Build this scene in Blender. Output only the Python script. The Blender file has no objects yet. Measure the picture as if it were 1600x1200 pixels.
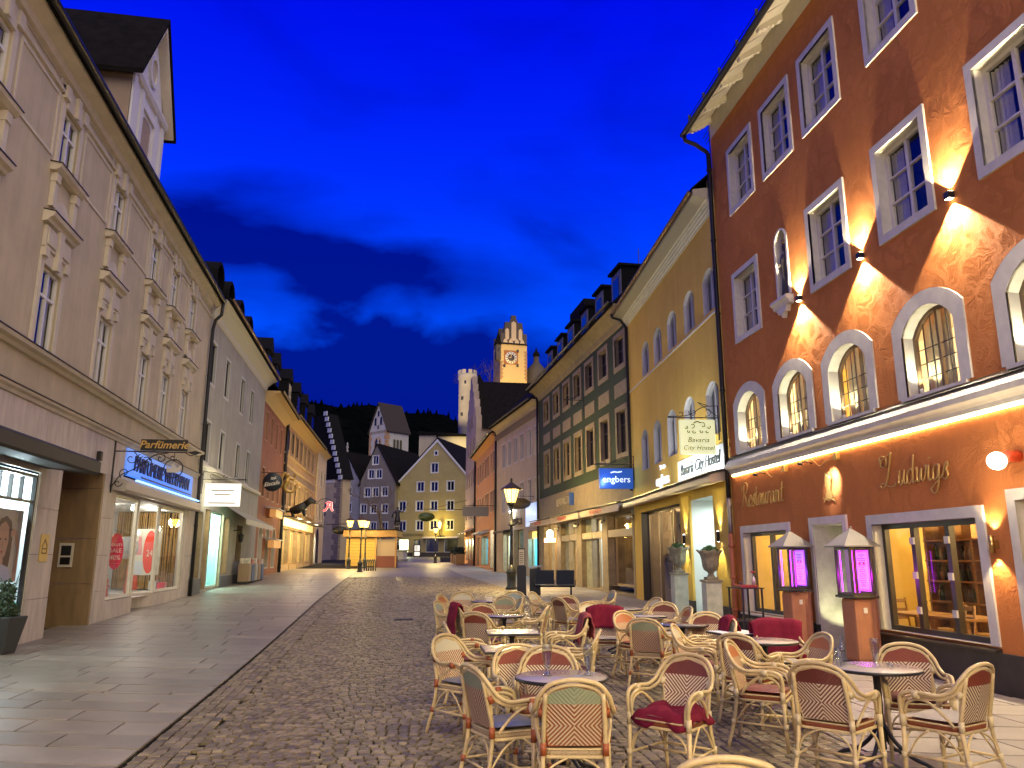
import bpy, bmesh, math, random
from math import sin, cos, pi, radians, hypot, atan2, sqrt
from mathutils import Vector, Matrix
from mathutils.geometry import tessellate_polygon
random.seed(7)
S = bpy.context.scene
COL = S.collection

# ---------------------------------------------------------------- camera
FPX, HORIZON, EYE = 1220.0, 872.0, 1.65
PITCH = math.atan((HORIZON - 600) / FPX)
cam_data = bpy.data.cameras.new('camera')
cam_data.sensor_width = 36.0
cam_data.lens = FPX / 1600 * 36
cam_data.clip_start, cam_data.clip_end = 0.05, 6000
cam = bpy.data.objects.new('camera', cam_data)
cam.location = (0, 0, EYE)
cam.rotation_euler = (pi / 2 + PITCH, 0, 0)
COL.objects.link(cam)
S.camera = cam

# ---------------------------------------------------------------- dusk sky (world)
world = bpy.data.worlds.new('World')
S.world = world
world.use_nodes = True
wn, wl = world.node_tree.nodes, world.node_tree.links
wn.clear()
w_out = wn.new('ShaderNodeOutputWorld'); w_bg = wn.new('ShaderNodeBackground')
w_tc = wn.new('ShaderNodeTexCoord')
w_sep = wn.new('ShaderNodeSeparateXYZ'); wl.new(w_tc.outputs['Generated'], w_sep.inputs[0])
w_ramp = wn.new('ShaderNodeValToRGB')           # elevation (z of the direction) -> dusk blue
er = w_ramp.color_ramp; er.interpolation = 'B_SPLINE'
er.elements[0].position = 0.0; er.elements[0].color = (0.0, 0.035, 0.66, 1)
er.elements[1].position = 1.0; er.elements[1].color = (0.0, 0.001, 0.55, 1)
for p_, c_ in ((0.14, (0.0, 0.065, 0.95, 1)), (0.28, (0.0, 0.090, 1.08, 1)), (0.42, (0.0, 0.030, 1.04, 1)), (0.58, (0.0, 0.004, 0.88, 1)), (0.75, (0.0, 0.001, 0.70, 1))):
    e_ = er.elements.new(p_); e_.color = c_
wl.new(w_sep.outputs['Z'], w_ramp.inputs[0])
w_map = wn.new('ShaderNodeMapping'); w_map.inputs['Scale'].default_value = (1.7, 1.7, 3.6); w_map.inputs['Location'].default_value = (5.2, 2.3, 0.1)
wl.new(w_tc.outputs['Generated'], w_map.inputs[0])
w_no = wn.new('ShaderNodeTexNoise'); w_no.inputs['Scale'].default_value = 2.1; w_no.inputs['Detail'].default_value = 6; w_no.inputs['Roughness'].default_value = 0.5
w_no.inputs['Distortion'].default_value = 0.3
wl.new(w_map.outputs[0], w_no.inputs['Vector'])
def wmath(op, a, b=None, c=None):
    n = wn.new('ShaderNodeMath'); n.operation = op
    for i, v in enumerate((a, b, c)):
        if v is None: continue
        if isinstance(v, (int, float)): n.inputs[i].default_value = v
        else: wl.new(v, n.inputs[i])
    return n.outputs[0]
w_nrm = wmath('SUBTRACT', w_no.outputs['Fac'], 0.5)
# banks of dark cloud: (direction x, y, z), half extent, half height, depth of tone
w_sum = wmath('MULTIPLY', wmath('MAXIMUM', wmath('MULTIPLY_ADD', w_nrm, -3.0, 0.05), 0.0), 0.55)
for (cx_, cy_, cz_), (ex, ez), k_ in (((-0.29, 0.87, 0.365), (0.27, 0.10), 1.1), ((-0.12, 0.93, 0.345), (0.22, 0.065), 1.0), ((-0.12, 0.97, 0.195), (0.30, 0.115), 1.25), ((-0.30, 0.94, 0.18), (0.22, 0.07), 1.0), ((-0.45, 0.86, 0.24), (0.24, 0.06), .9), ((0.62, 0.7, 0.42), (0.3, 0.05), .6), ((-0.75, -0.5, 0.4), (0.4, 0.12), 1.0), ((0.5, -0.8, 0.3), (0.45, 0.1), 1.0), ((0.9, -0.1, 0.25), (0.4, 0.08), 1.0), ((-0.9, 0.3, 0.3), (0.35, 0.1), 1.0)):
    v = wn.new('ShaderNodeVectorMath'); v.operation = 'SUBTRACT'; wl.new(w_tc.outputs['Generated'], v.inputs[0]); v.inputs[1].default_value = (cx_, cy_, cz_)
    m_ = wn.new('ShaderNodeVectorMath'); m_.operation = 'DIVIDE'; wl.new(v.outputs[0], m_.inputs[0]); m_.inputs[1].default_value = (ex, ex, ez)
    l_ = wn.new('ShaderNodeVectorMath'); l_.operation = 'LENGTH'; wl.new(m_.outputs[0], l_.inputs[0])
    q_ = wmath('MULTIPLY', wmath('MAXIMUM', wmath('SUBTRACT', 1.0, wmath('MULTIPLY_ADD', w_nrm, 2.6, l_.outputs['Value'])), 0.0), 1.05 * k_)
    w_sum = wmath('ADD', w_sum, q_)
w_cl = wmath('MULTIPLY', wmath('MINIMUM', w_sum, 1.0), 0.9)
w_mx = wn.new('ShaderNodeMix'); w_mx.data_type = 'RGBA'; wl.new(w_cl, w_mx.inputs[0])
wl.new(w_ramp.outputs[0], w_mx.inputs[6]); w_mx.inputs[7].default_value = (0.0, 0.0015, 0.20, 1)
wl.new(w_mx.outputs[2], w_bg.inputs[0]); w_bg.inputs[1].default_value = 1.0
wl.new(w_bg.outputs[0], w_out.inputs[0])

# added warm fill from behind the camera: one very soft directional lamp
sun = bpy.data.lights.new('sun', 'SUN'); sun.energy = 3.0; sun.angle = radians(90); sun.color = (1.0, 0.86, 0.34)
fill_sun_o = bpy.data.objects.new('sun', sun); COL.objects.link(fill_sun_o)
fill_sun_o.rotation_euler = Vector((-0.38, 0.52, -0.70)).to_track_quat('-Z', 'Y').to_euler()

S.view_settings.view_transform = 'Standard'; S.view_settings.look = 'None'
S.view_settings.exposure = 0.0; S.view_settings.gamma = 1.0; S.view_settings.use_curve_mapping = False
S.render.engine = 'CYCLES'
cy = S.cycles
cy.use_denoising = True; cy.max_bounces = 6; cy.diffuse_bounces = 3; cy.glossy_bounces = 3; cy.transmission_bounces = 6
cy.transparent_max_bounces = 12; cy.sample_clamp_indirect = 4.0; cy.caustics_reflective = False; cy.caustics_refractive = False
try: cy.use_light_tree = True
except Exception: pass

# ---------------------------------------------------------------- calibration helpers (photograph pixel -> point in the place)
_c, _s = cos(PITCH), sin(PITCH)
def ray(x, y):
    a = (x - 800) / FPX; b = -(y - 600) / FPX
    return Vector((a, _c - _s * b, _s + _c * b))
def gz(y):                                    # the street rises gently away from the camera
    t = (y - 13) / 2
    return 0.018 * (math.log1p(math.exp(-abs(t))) * 2 + max(y - 13, 0))
def ground(x, y):
    d = ray(x, y); lo, hi = 0., 300.
    for _ in range(50):
        m = (lo + hi) / 2
        if EYE + d.z * m - gz(d.y * m) > 0: lo = m
        else: hi = m
    return Vector((d.x * lo, d.y * lo, EYE + d.z * lo))
def at_height(x, y, h):                       # point seen at a pixel, h above the ground
    d = ray(x, y); lo, hi = 0., 300.
    for _ in range(50):
        m = (lo + hi) / 2
        if EYE + d.z * m - gz(d.y * m) - h > 0: lo = m
        else: hi = m
    return Vector((d.x * lo, d.y * lo, gz(d.y * lo)))
def at_depth(x, y, Y):
    d = ray(x, y); return Vector((d.x * Y / d.y, Y, EYE + d.z * Y / d.y))
def azim(px): d = ray(px, HORIZON); return d.x / d.y
def extend(P, vx, px):
    k = azim(vx); m = azim(px); y = (P[0] - k * P[1]) / (m - k); return (m * y, y)

# ---------------------------------------------------------------- materials
MATS = {}
def mat(name, col, rough=0.7, metal=0.0, var=0.0, vscale=3.0, bump=0.0, bscale=40.0, bdist=0.01, emit=None, estr=0.0, col2=None, spec=0.5, island=0.0, stretch=None, detail=6, rvar=0.0, coat=0.0, streak=0.0):
    if name in MATS: return MATS[name]
    m = bpy.data.materials.new(name); m.use_nodes = True
    nt = m.node_tree; N, L = nt.nodes, nt.links
    b = N['Principled BSDF']
    b.inputs['Base Color'].default_value = (*col, 1); b.inputs['Roughness'].default_value = rough
    b.inputs['Metallic'].default_value = metal; b.inputs['Specular IOR Level'].default_value = spec
    if coat: b.inputs['Coat Weight'].default_value = coat
    tc = None
    def coords():
        nonlocal tc
        if tc is None:
            t = N.new('ShaderNodeTexCoord'); tc = t.outputs['Object']
            if stretch:
                mp = N.new('ShaderNodeMapping'); mp.inputs['Scale'].default_value = stretch
                L.new(tc, mp.inputs[0]); tc = mp.outputs[0]
        return tc
    src = None
    if var or col2:
        no = N.new('ShaderNodeTexNoise'); no.inputs['Scale'].default_value = vscale; no.inputs['Detail'].default_value = detail; no.inputs['Roughness'].default_value = 0.62
        L.new(coords(), no.inputs['Vector'])
        cr = N.new('ShaderNodeValToRGB')
        a = [max(0, x * (1 - var)) for x in col]; c = list(col2) if col2 else [min(1, x * (1 + var)) for x in col]
        cr.color_ramp.elements[0].position = 0.30; cr.color_ramp.elements[0].color = (*a, 1)
        cr.color_ramp.elements[1].position = 0.70; cr.color_ramp.elements[1].color = (*c, 1)
        L.new(no.outputs['Fac'], cr.inputs[0]); src = cr.outputs[0]
        if rvar:
            mr = N.new('ShaderNodeMapRange'); mr.inputs[3].default_value = max(0.02, rough - rvar); mr.inputs[4].default_value = min(1, rough + rvar)
            L.new(no.outputs['Fac'], mr.inputs[0]); L.new(mr.outputs[0], b.inputs['Roughness'])
    if streak and src:
        mp2 = N.new('ShaderNodeMapping'); mp2.inputs['Scale'].default_value = (1.3, 1.3, 0.16); t2 = N.new('ShaderNodeTexCoord'); L.new(t2.outputs['Object'], mp2.inputs[0])
        n2 = N.new('ShaderNodeTexNoise'); n2.inputs['Scale'].default_value = 1.8; n2.inputs['Detail'].default_value = 7; n2.inputs['Roughness'].default_value = 0.65; L.new(mp2.outputs[0], n2.inputs['Vector'])
        m2 = N.new('ShaderNodeMapRange'); m2.inputs[1].default_value = 0.42; m2.inputs[2].default_value = 0.66; m2.inputs[3].default_value = 1 - streak; m2.inputs[4].default_value = 1.0; L.new(n2.outputs['Fac'], m2.inputs[0])
        x2 = N.new('ShaderNodeMix'); x2.data_type = 'RGBA'; x2.blend_type = 'MULTIPLY'; x2.inputs[0].default_value = 1; c2 = N.new('ShaderNodeCombineColor')
        for i in range(3): L.new(m2.outputs[0], c2.inputs[i])
        L.new(src, x2.inputs[6]); L.new(c2.outputs[0], x2.inputs[7]); src = x2.outputs[2]
    if island:
        ge = N.new('ShaderNodeNewGeometry'); oi = N.new('ShaderNodeObjectInfo')
        ad = N.new('ShaderNodeMath'); ad.operation = 'ADD'; L.new(ge.outputs['Random Per Island'], ad.inputs[0]); L.new(oi.outputs['Random'], ad.inputs[1])
        fr = N.new('ShaderNodeMath'); fr.operation = 'FRACT'; L.new(ad.outputs[0], fr.inputs[0])
        mr = N.new('ShaderNodeMapRange'); mr.inputs[3].default_value = 1 - island; mr.inputs[4].default_value = 1 + island
        L.new(fr.outputs[0], mr.inputs[0])
        mx = N.new('ShaderNodeMix'); mx.data_type = 'RGBA'; mx.blend_type = 'MULTIPLY'; mx.inputs[0].default_value = 1
        if src: L.new(src, mx.inputs[6])
        else: mx.inputs[6].default_value = (*col, 1)
        cb = N.new('ShaderNodeCombineColor'); 
        for i in range(3): L.new(mr.outputs[0], cb.inputs[i])
        L.new(cb.outputs[0], mx.inputs[7]); src = mx.outputs[2]
    if src: L.new(src, b.inputs['Base Color'])
    if bump:
        nb = N.new('ShaderNodeTexNoise'); nb.inputs['Scale'].default_value = bscale; nb.inputs['Detail'].default_value = 5
        L.new(coords(), nb.inputs['Vector'])
        bp = N.new('ShaderNodeBump'); bp.inputs['Strength'].default_value = bump; bp.inputs['Distance'].default_value = bdist
        L.new(nb.outputs['Fac'], bp.inputs['Height']); L.new(bp.outputs[0], b.inputs['Normal'])
    if emit:
        b.inputs['Emission Color'].default_value = (*emit, 1); b.inputs['Emission Strength'].default_value = estr
    MATS[name] = m
    return m
def mat_glass(name, tint=(0.93, 0.95, 0.96), r0=0.07):
    """thin glass: clear sheet that mirrors more at a slant, the same from both sides"""
    if name in MATS: return MATS[name]
    m = bpy.data.materials.new(name); m.use_nodes = True
    N, L = m.node_tree.nodes, m.node_tree.links; N.clear()
    o = N.new('ShaderNodeOutputMaterial'); mx = N.new('ShaderNodeMixShader'); t = N.new('ShaderNodeBsdfTransparent'); g = N.new('ShaderNodeBsdfGlossy')
    lw = N.new('ShaderNodeLayerWeight'); lw.inputs[0].default_value = 0.5
    pw = N.new('ShaderNodeMath'); pw.operation = 'POWER'; pw.inputs[1].default_value = 5.0; L.new(lw.outputs['Facing'], pw.inputs[0])
    ma = N.new('ShaderNodeMath'); ma.operation = 'MULTIPLY_ADD'; ma.inputs[1].default_value = 1 - r0; ma.inputs[2].default_value = r0; L.new(pw.outputs[0], ma.inputs[0])
    t.inputs[0].default_value = (*tint, 1); g.inputs['Roughness'].default_value = 0.015
    L.new(ma.outputs[0], mx.inputs[0]); L.new(t.outputs[0], mx.inputs[1]); L.new(g.outputs[0], mx.inputs[2]); L.new(mx.outputs[0], o.inputs[0])
    MATS[name] = m; return m
def mat_glassware(name): return mat_glass(name, (0.90, 0.92, 0.90), 0.10)
def nodes_of(m): return m.node_tree.nodes, m.node_tree.links, m.node_tree.nodes['Principled BSDF']
def mat_stucco(name, col, col2, amt=0.8):
    """hand-trowelled render: patches of parallel trowel strokes at changing angles, worn and streaked"""
    if name in MATS: return MATS[name]
    m = bpy.data.materials.new(name); m.use_nodes = True
    N, L, b = nodes_of(m); b.inputs['Roughness'].default_value = 0.9; b.inputs['Specular IOR Level'].default_value = 0.12
    tc = N.new('ShaderNodeTexCoord')
    def noise(scale, detail, vec, rough=0.5):
        n = N.new('ShaderNodeTexNoise'); n.inputs['Scale'].default_value = scale; n.inputs['Detail'].default_value = detail; n.inputs['Roughness'].default_value = rough; L.new(vec, n.inputs['Vector']); return n
    def mth(op, a, bb, c=None):
        n = N.new('ShaderNodeMath'); n.operation = op
        for i, x in enumerate((a, bb, c)):
            if x is None: continue
            if isinstance(x, (int, float)): n.inputs[i].default_value = x
            else: L.new(x, n.inputs[i])
        return n.outputs[0]
    wob = noise(2.6, 3, tc.outputs['Object'])
    va = N.new('ShaderNodeVectorMath'); va.operation = 'MULTIPLY_ADD'; va.inputs[1].default_value = (0.55, 0.0, 0.55); L.new(wob.outputs['Color'], va.inputs[0]); L.new(tc.outputs['Object'], va.inputs[2])
    hs = []
    for sc, off in ((1.7, 0.0), (2.3, 7.3)):
        vo = N.new('ShaderNodeTexVoronoi'); vo.feature = 'SMOOTH_F1'; vo.inputs['Scale'].default_value = sc; vo.inputs['Smoothness'].default_value = 0.25; L.new(va.outputs[0], vo.inputs['Vector'])
        sep = N.new('ShaderNodeSeparateColor'); L.new(vo.outputs['Color'], sep.inputs[0])
        vr = N.new('ShaderNodeVectorRotate'); vr.rotation_type = 'Y_AXIS'; L.new(va.outputs[0], vr.inputs['Vector']); L.new(mth('MULTIPLY_ADD', sep.outputs[0], 2.2, off - 0.4), vr.inputs['Angle'])
        mp = N.new('ShaderNodeMapping'); mp.inputs['Scale'].default_value = (1.4, 1.0, 11.0); L.new(vr.outputs[0], mp.inputs[0])
        hs.append(noise(1.6, 2.5, mp.outputs[0], 0.55).outputs['Fac'])
    big = noise(0.9, 4, tc.outputs['Object'])
    fine = noise(45, 3, tc.outputs['Object'])
    st = N.new('ShaderNodeMapping'); st.inputs['Scale'].default_value = (2.4, 1, 0.16); L.new(tc.outputs['Object'], st.inputs[0])
    streak = noise(1.6, 5, st.outputs[0], 0.6)
    f = mth('MULTIPLY_ADD', streak.outputs['Fac'], 0.45, mth('MULTIPLY', big.outputs['Fac'], 0.55))
    cr = N.new('ShaderNodeValToRGB'); cr.color_ramp.elements[0].position = 0.30; cr.color_ramp.elements[0].color = (*col, 1); cr.color_ramp.elements[1].position = 0.68; cr.color_ramp.elements[1].color = (*col2, 1)
    L.new(f, cr.inputs[0]); L.new(cr.outputs[0], b.inputs['Base Color'])
    h = mth('ADD', mth('MULTIPLY', mth('ADD', hs[0], hs[1]), 0.55), mth('MULTIPLY_ADD', big.outputs['Fac'], 1.2, mth('MULTIPLY', fine.outputs['Fac'], 0.06)))
    bp = N.new('ShaderNodeBump'); bp.inputs['Strength'].default_value = amt; bp.inputs['Distance'].default_value = 0.05
    L.new(h, bp.inputs['Height']); L.new(bp.outputs[0], b.inputs['Normal'])
    MATS[name] = m; return m
def mat_weave(name, top, stripe_a, stripe_b):
    """rattan weave of the bistro chairs: plain band on top, crossed chevrons below"""
    if name in MATS: return MATS[name]
    m = bpy.data.materials.new(name); m.use_nodes = True
    N, L, b = nodes_of(m); b.inputs['Roughness'].default_value = 0.4
    tc = N.new('ShaderNodeTexCoord'); sp = N.new('ShaderNodeSeparateXYZ'); L.new(tc.outputs['Object'], sp.inputs[0])
    def M(op, a, bb=None, c=None):
        n = N.new('ShaderNodeMath'); n.operation = op
        for i, x in enumerate((a, bb, c)):
            if x is None: continue
            if isinstance(x, (int, float)): n.inputs[i].default_value = x
            else: L.new(x, n.inputs[i])
        return n.outputs[0]
    ax = M('ABSOLUTE', sp.outputs['X']); az = M('ABSOLUTE', M('SUBTRACT', sp.outputs['Z'], 0.60))
    f = M('MULTIPLY', M('SUBTRACT', ax, az), 2 * pi / 0.029)
    st = M('GREATER_THAN', M('SINE', f), 0.0)
    mx = N.new('ShaderNodeMix'); mx.data_type = 'RGBA'; mx.inputs[6].default_value = (*stripe_a, 1); mx.inputs[7].default_value = (*stripe_b, 1); L.new(st, mx.inputs[0])
    tp = M('GREATER_THAN', sp.outputs['Z'], 0.735)
    # faint chevron in the plain band
    f2 = M('SINE', M('MULTIPLY', M('SUBTRACT', ax, sp.outputs['Z']), 2 * pi / 0.016))
    mr = N.new('ShaderNodeMapRange'); mr.inputs[1].default_value = -1; mr.inputs[3].default_value = 0.78; mr.inputs[4].default_value = 1.0; L.new(f2, mr.inputs[0])
    t2 = N.new('ShaderNodeMix'); t2.data_type = 'RGBA'; t2.blend_type = 'MULTIPLY'; t2.inputs[0].default_value = 1; t2.inputs[6].default_value = (*top, 1)
    cb = N.new('ShaderNodeCombineColor')
    for i in range(3): L.new(mr.outputs[0], cb.inputs[i])
    L.new(cb.outputs[0], t2.inputs[7])
    m2 = N.new('ShaderNodeMix'); m2.data_type = 'RGBA'; L.new(tp, m2.inputs[0]); L.new(mx.outputs[2], m2.inputs[6]); L.new(t2.outputs[2], m2.inputs[7])
    L.new(m2.outputs[2], b.inputs['Base Color'])
    bp = N.new('ShaderNodeBump'); bp.inputs['Strength'].default_value = 0.5; bp.inputs['Distance'].default_value = 0.004
    h = M('MULTIPLY_ADD', M('SINE', f), 0.5, M('MULTIPLY', M('SINE', M('MULTIPLY', M('ADD', ax, az), 900)), 0.3)); L.new(h, bp.inputs['Height']); L.new(bp.outputs[0], b.inputs['Normal'])
    MATS[name] = m; return m

# ---------------------------------------------------------------- mesh building
class MB:
    def __init__(s): s.v = []; s.f = []; s.m = []; s.sm = []
    def add(s, vs, fs, mi=0, smooth=False):
        o = len(s.v); s.v += [tuple(v) for v in vs]
        for f in fs: s.f.append([i + o for i in f]); s.m.append(mi); s.sm.append(smooth)
        return s
    def box(s, x0, x1, y0, y1, z0, z1, mi=0):
        x0, x1 = sorted((x0, x1)); y0, y1 = sorted((y0, y1)); z0, z1 = sorted((z0, z1))
        return s.add([(x0,y0,z0),(x1,y0,z0),(x1,y1,z0),(x0,y1,z0),(x0,y0,z1),(x1,y0,z1),(x1,y1,z1),(x0,y1,z1)],
                     [(0,3,2,1),(4,5,6,7),(0,1,5,4),(1,2,6,5),(2,3,7,6),(3,0,4,7)], mi)
    def quad(s, a, b, c, d, mi=0): return s.add([a, b, c, d], [(0,1,2,3)], mi)
    def poly(s, pts, mi=0): return s.add(pts, [tuple(range(len(pts)))], mi)
    def tube(s, path, r=0.01, n=8, mi=0, cap=True, smooth=True, closed=False):
        P = [Vector(p) for p in path]; k = len(P); vs = []; up = None
        rr = r if hasattr(r, '__len__') else [r] * k
        for i, p in enumerate(P):
            if closed: t = P[(i + 1) % k] - P[i - 1]
            else: t = P[min(i + 1, k - 1)] - P[max(i - 1, 0)]
            t = t.normalized() if t.length > 1e-9 else Vector((0, 0, 1))
            if up is None:
                up = Vector((0, 0, 1)) if abs(t.z) < 0.9 else Vector((1, 0, 0))
            a = (up - t * up.dot(t))
            a = a.normalized() if a.length > 1e-6 else t.orthogonal().normalized()
            up = a; b = t.cross(a)
            for j in range(n):
                q = 2 * pi * j / n; vs.append(p + a * (rr[i] * cos(q)) + b * (rr[i] * sin(q)))
        fs = []
        for i in range(k if closed else k - 1):
            i2 = (i + 1) % k
            for j in range(n): fs.append((i*n + j, i*n + (j+1) % n, i2*n + (j+1) % n, i2*n + j))
        s.add(vs, fs, mi, smooth)
        if cap and not closed:
            o = len(s.v) - len(vs)
            s.f.append([o + j for j in range(n)][::-1]); s.m.append(mi); s.sm.append(False)
            s.f.append([o + (k-1)*n + j for j in range(n)]); s.m.append(mi); s.sm.append(False)
        return s
    def lathe(s, prof, n=16, c=(0,0,0), mi=0, smooth=True, axis='z'):
        vs = []; fs = []; k = len(prof)
        for r, z in prof:
            for j in range(n):
                a = 2 * pi * j / n
                if axis == 'z': vs.append((c[0] + r*cos(a), c[1] + r*sin(a), c[2] + z))
                elif axis == 'y': vs.append((c[0] + r*cos(a), c[1] + z, c[2] + r*sin(a)))
                else: vs.append((c[0] + z, c[1] + r*cos(a), c[2] + r*sin(a)))
        for i in range(k - 1):
            for j in range(n): fs.append((i*n + j, i*n + (j+1) % n, (i+1)*n + (j+1) % n, (i+1)*n + j))
        s.add(vs, fs, mi, smooth)
        o = len(s.v) - len(vs)
        if prof[0][0] > 1e-5: s.f.append([o + j for j in range(n)][::-1]); s.m.append(mi); s.sm.append(False)
        if prof[-1][0] > 1e-5: s.f.append([o + (k-1)*n + j for j in range(n)]); s.m.append(mi); s.sm.append(False)
        return s
    def sheet(s, outer, holes=(), y=0.0, mi=0):
        """flat sheet in the x-z plane with holes"""
        loops = [[Vector((p[0], p[1], 0)) for p in l] for l in [outer, *holes]]
        tris = tessellate_polygon(loops); flat = [p for l in loops for p in l]
        return s.add([(p.x, y, p.y) for p in flat], [tuple(t) for t in tris], mi)
    def strip(s, loop, y0, y1, mi=0, closed=True):
        n = len(loop); vs = [(p[0], y0, p[1]) for p in loop] + [(p[0], y1, p[1]) for p in loop]
        fs = [(i, (i+1) % n, n + (i+1) % n, n + i) for i in range(n if closed else n - 1)]
        return s.add(vs, fs, mi)
    def ring(s, outer, inner, y0, y1, mi=0):
        """frame between two outlines of equal point count, y0 back to y1 front"""
        n = len(outer)
        vs = [(p[0], y1, p[1]) for p in outer] + [(p[0], y1, p[1]) for p in inner]
        s.add(vs, [(i, (i+1) % n, n + (i+1) % n, n + i) for i in range(n)], mi)
        s.strip(outer, y0, y1, mi); s.strip(inner, y1, y0, mi); return s
    def prism(s, loop, y0, y1, mi=0):
        s.sheet(loop, (), y1, mi); s.sheet(loop, (), y0, mi); s.strip(loop, y0, y1, mi); return s
    def sweep_u(s, prof, x0, x1, mi=0, cap=True):
        """profile of (y,z) points drawn out along x"""
        n = len(prof); vs = [(x0, p[0], p[1]) for p in prof] + [(x1, p[0], p[1]) for p in prof]
        s.add(vs, [(i, (i+1) % n, n + (i+1) % n, n + i) for i in range(n)], mi)
        if cap: s.add(vs, [tuple(range(n))[::-1], tuple(range(n, 2*n))], mi)
        return s
    def mesh(s, name, mats, flip=False, bevel=0.0, segs=2):
        me = bpy.data.meshes.new(name)
        if flip: me.from_pydata([(-v[0], v[1], v[2]) for v in s.v], [], [f[::-1] for f in s.f])
        else: me.from_pydata(s.v, [], s.f)
        for m in mats: me.materials.append(m)
        me.polygons.foreach_set('material_index', s.m); me.polygons.foreach_set('use_smooth', s.sm)
        if bevel:
            bm = bmesh.new(); bm.from_mesh(me)
            bmesh.ops.remove_doubles(bm, verts=bm.verts, dist=1e-5)
            ed = [e for e in bm.edges if len(e.link_faces) == 2 and e.calc_face_angle(0) > 0.6]
            bmesh.ops.bevel(bm, geom=ed, offset=bevel, segments=segs, profile=0.6, affect='EDGES', clamp_overlap=True)
            bm.to_mesh(me); bm.free()
        me.update(); return me
    def build(s, name, mats, parent=None, loc=(0,0,0), rz=0.0, flip=False, bevel=0.0, segs=2):
        if not isinstance(mats, (list, tuple)): mats = [mats]
        o = bpy.data.objects.new(name, s.mesh(name, mats, flip, bevel, segs)); COL.objects.link(o)
        o.location = loc; o.rotation_euler = (0, 0, rz)
        if parent: o.parent = parent
        return o
def tag(o, label=None, cat=None, group=None, kind=None):
    if label: o['label'] = label
    if cat: o['category'] = cat
    if group: o['group'] = group
    if kind: o['kind'] = kind
    return o
def empty(name, loc=(0,0,0), rz=0.0, label=None, cat=None, group=None):
    o = bpy.data.objects.new(name, None); COL.objects.link(o); o.location = loc; o.rotation_euler = (0,0,rz); o.empty_display_size = 0.2
    return tag(o, label, cat, group)
KIDS = {}
def kids(o):
    return [c for c in bpy.data.objects if c.parent == o]
def tree_of(o):
    """(object, its tree of children) read once, so that copies need no search"""
    by = {}
    for c in bpy.data.objects:
        if c.parent: by.setdefault(c.parent.name, []).append(c)
    def rec(x): return (x, [rec(c) for c in by.get(x.name, [])])
    return rec(o)
def copy_tree(t, parent=None):
    c = t[0].copy(); COL.objects.link(c)
    if parent: c.parent = parent
    for k in t[1]: copy_tree(k, c)
    return c
GAIN = 5.2
def lamp(kind, loc, energy, color=(1, 0.75, 0.45), size=0.05, parent=None, aim=None, angle=80, blend=0.3, sizey=None):
    l = bpy.data.lights.new(kind.lower() + '_light', kind); l.energy = energy * GAIN; l.color = color
    if kind == 'AREA':
        l.size = size
        if sizey: l.shape = 'RECTANGLE'; l.size_y = sizey
    else: l.shadow_soft_size = size
    if kind == 'SPOT': l.spot_size = radians(angle); l.spot_blend = blend
    o = bpy.data.objects.new(l.name, l); COL.objects.link(o); o.location = loc
    if aim is not None: o.rotation_euler = Vector(aim).to_track_quat('-Z', 'Y').to_euler()
    if parent: o.parent = parent
    return o
def catmull(pts, k=6):
    P = [Vector(p) for p in pts]; P = [P[0] * 2 - P[1]] + P + [P[-1] * 2 - P[-2]]; out = []
    for i in range(1, len(P) - 2):
        a, b, c, d = P[i-1], P[i], P[i+1], P[i+2]
        for j in range(k):
            t = j / k
            out.append(0.5 * ((2*b) + (c - a)*t + (2*a - 5*b + 4*c - d)*t*t + (3*b - a - 3*c + d)*t**3))
    out.append(P[-2]); return out
def spiral(cx, cz, r0, r1, a0, a1, n=22, y=0):
    return [(cx + (r0 + (r1 - r0)*i/n) * cos(a0 + (a1 - a0)*i/n), y, cz + (r0 + (r1 - r0)*i/n) * sin(a0 + (a1 - a0)*i/n)) for i in range(n + 1)]
def text_mb(s, size=1.0, shear=0.0, ext=0.01, offset=0.0, space=1.0, align='CENTER'):
    """letters as a solid in x-z, front face toward +y; x is the reading direction"""
    cu = bpy.data.curves.new('lettering', 'FONT'); cu.body = s; cu.size = size; cu.shear = shear; cu.extrude = ext; cu.offset = offset
    cu.align_x = align; cu.align_y = 'CENTER'; cu.space_character = space; cu.resolution_u = 3
    o = bpy.data.objects.new('lettering', cu); COL.objects.link(o)
    dg = bpy.context.evaluated_depsgraph_get(); me = bpy.data.meshes.new_from_object(o.evaluated_get(dg))
    mb = MB(); mb.add([(v.co.x, v.co.z + ext, v.co.y) for v in me.vertices], [tuple(p.vertices)[::-1] for p in me.polygons])
    bpy.data.objects.remove(o); bpy.data.curves.remove(cu); bpy.data.meshes.remove(me); return mb

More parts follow.
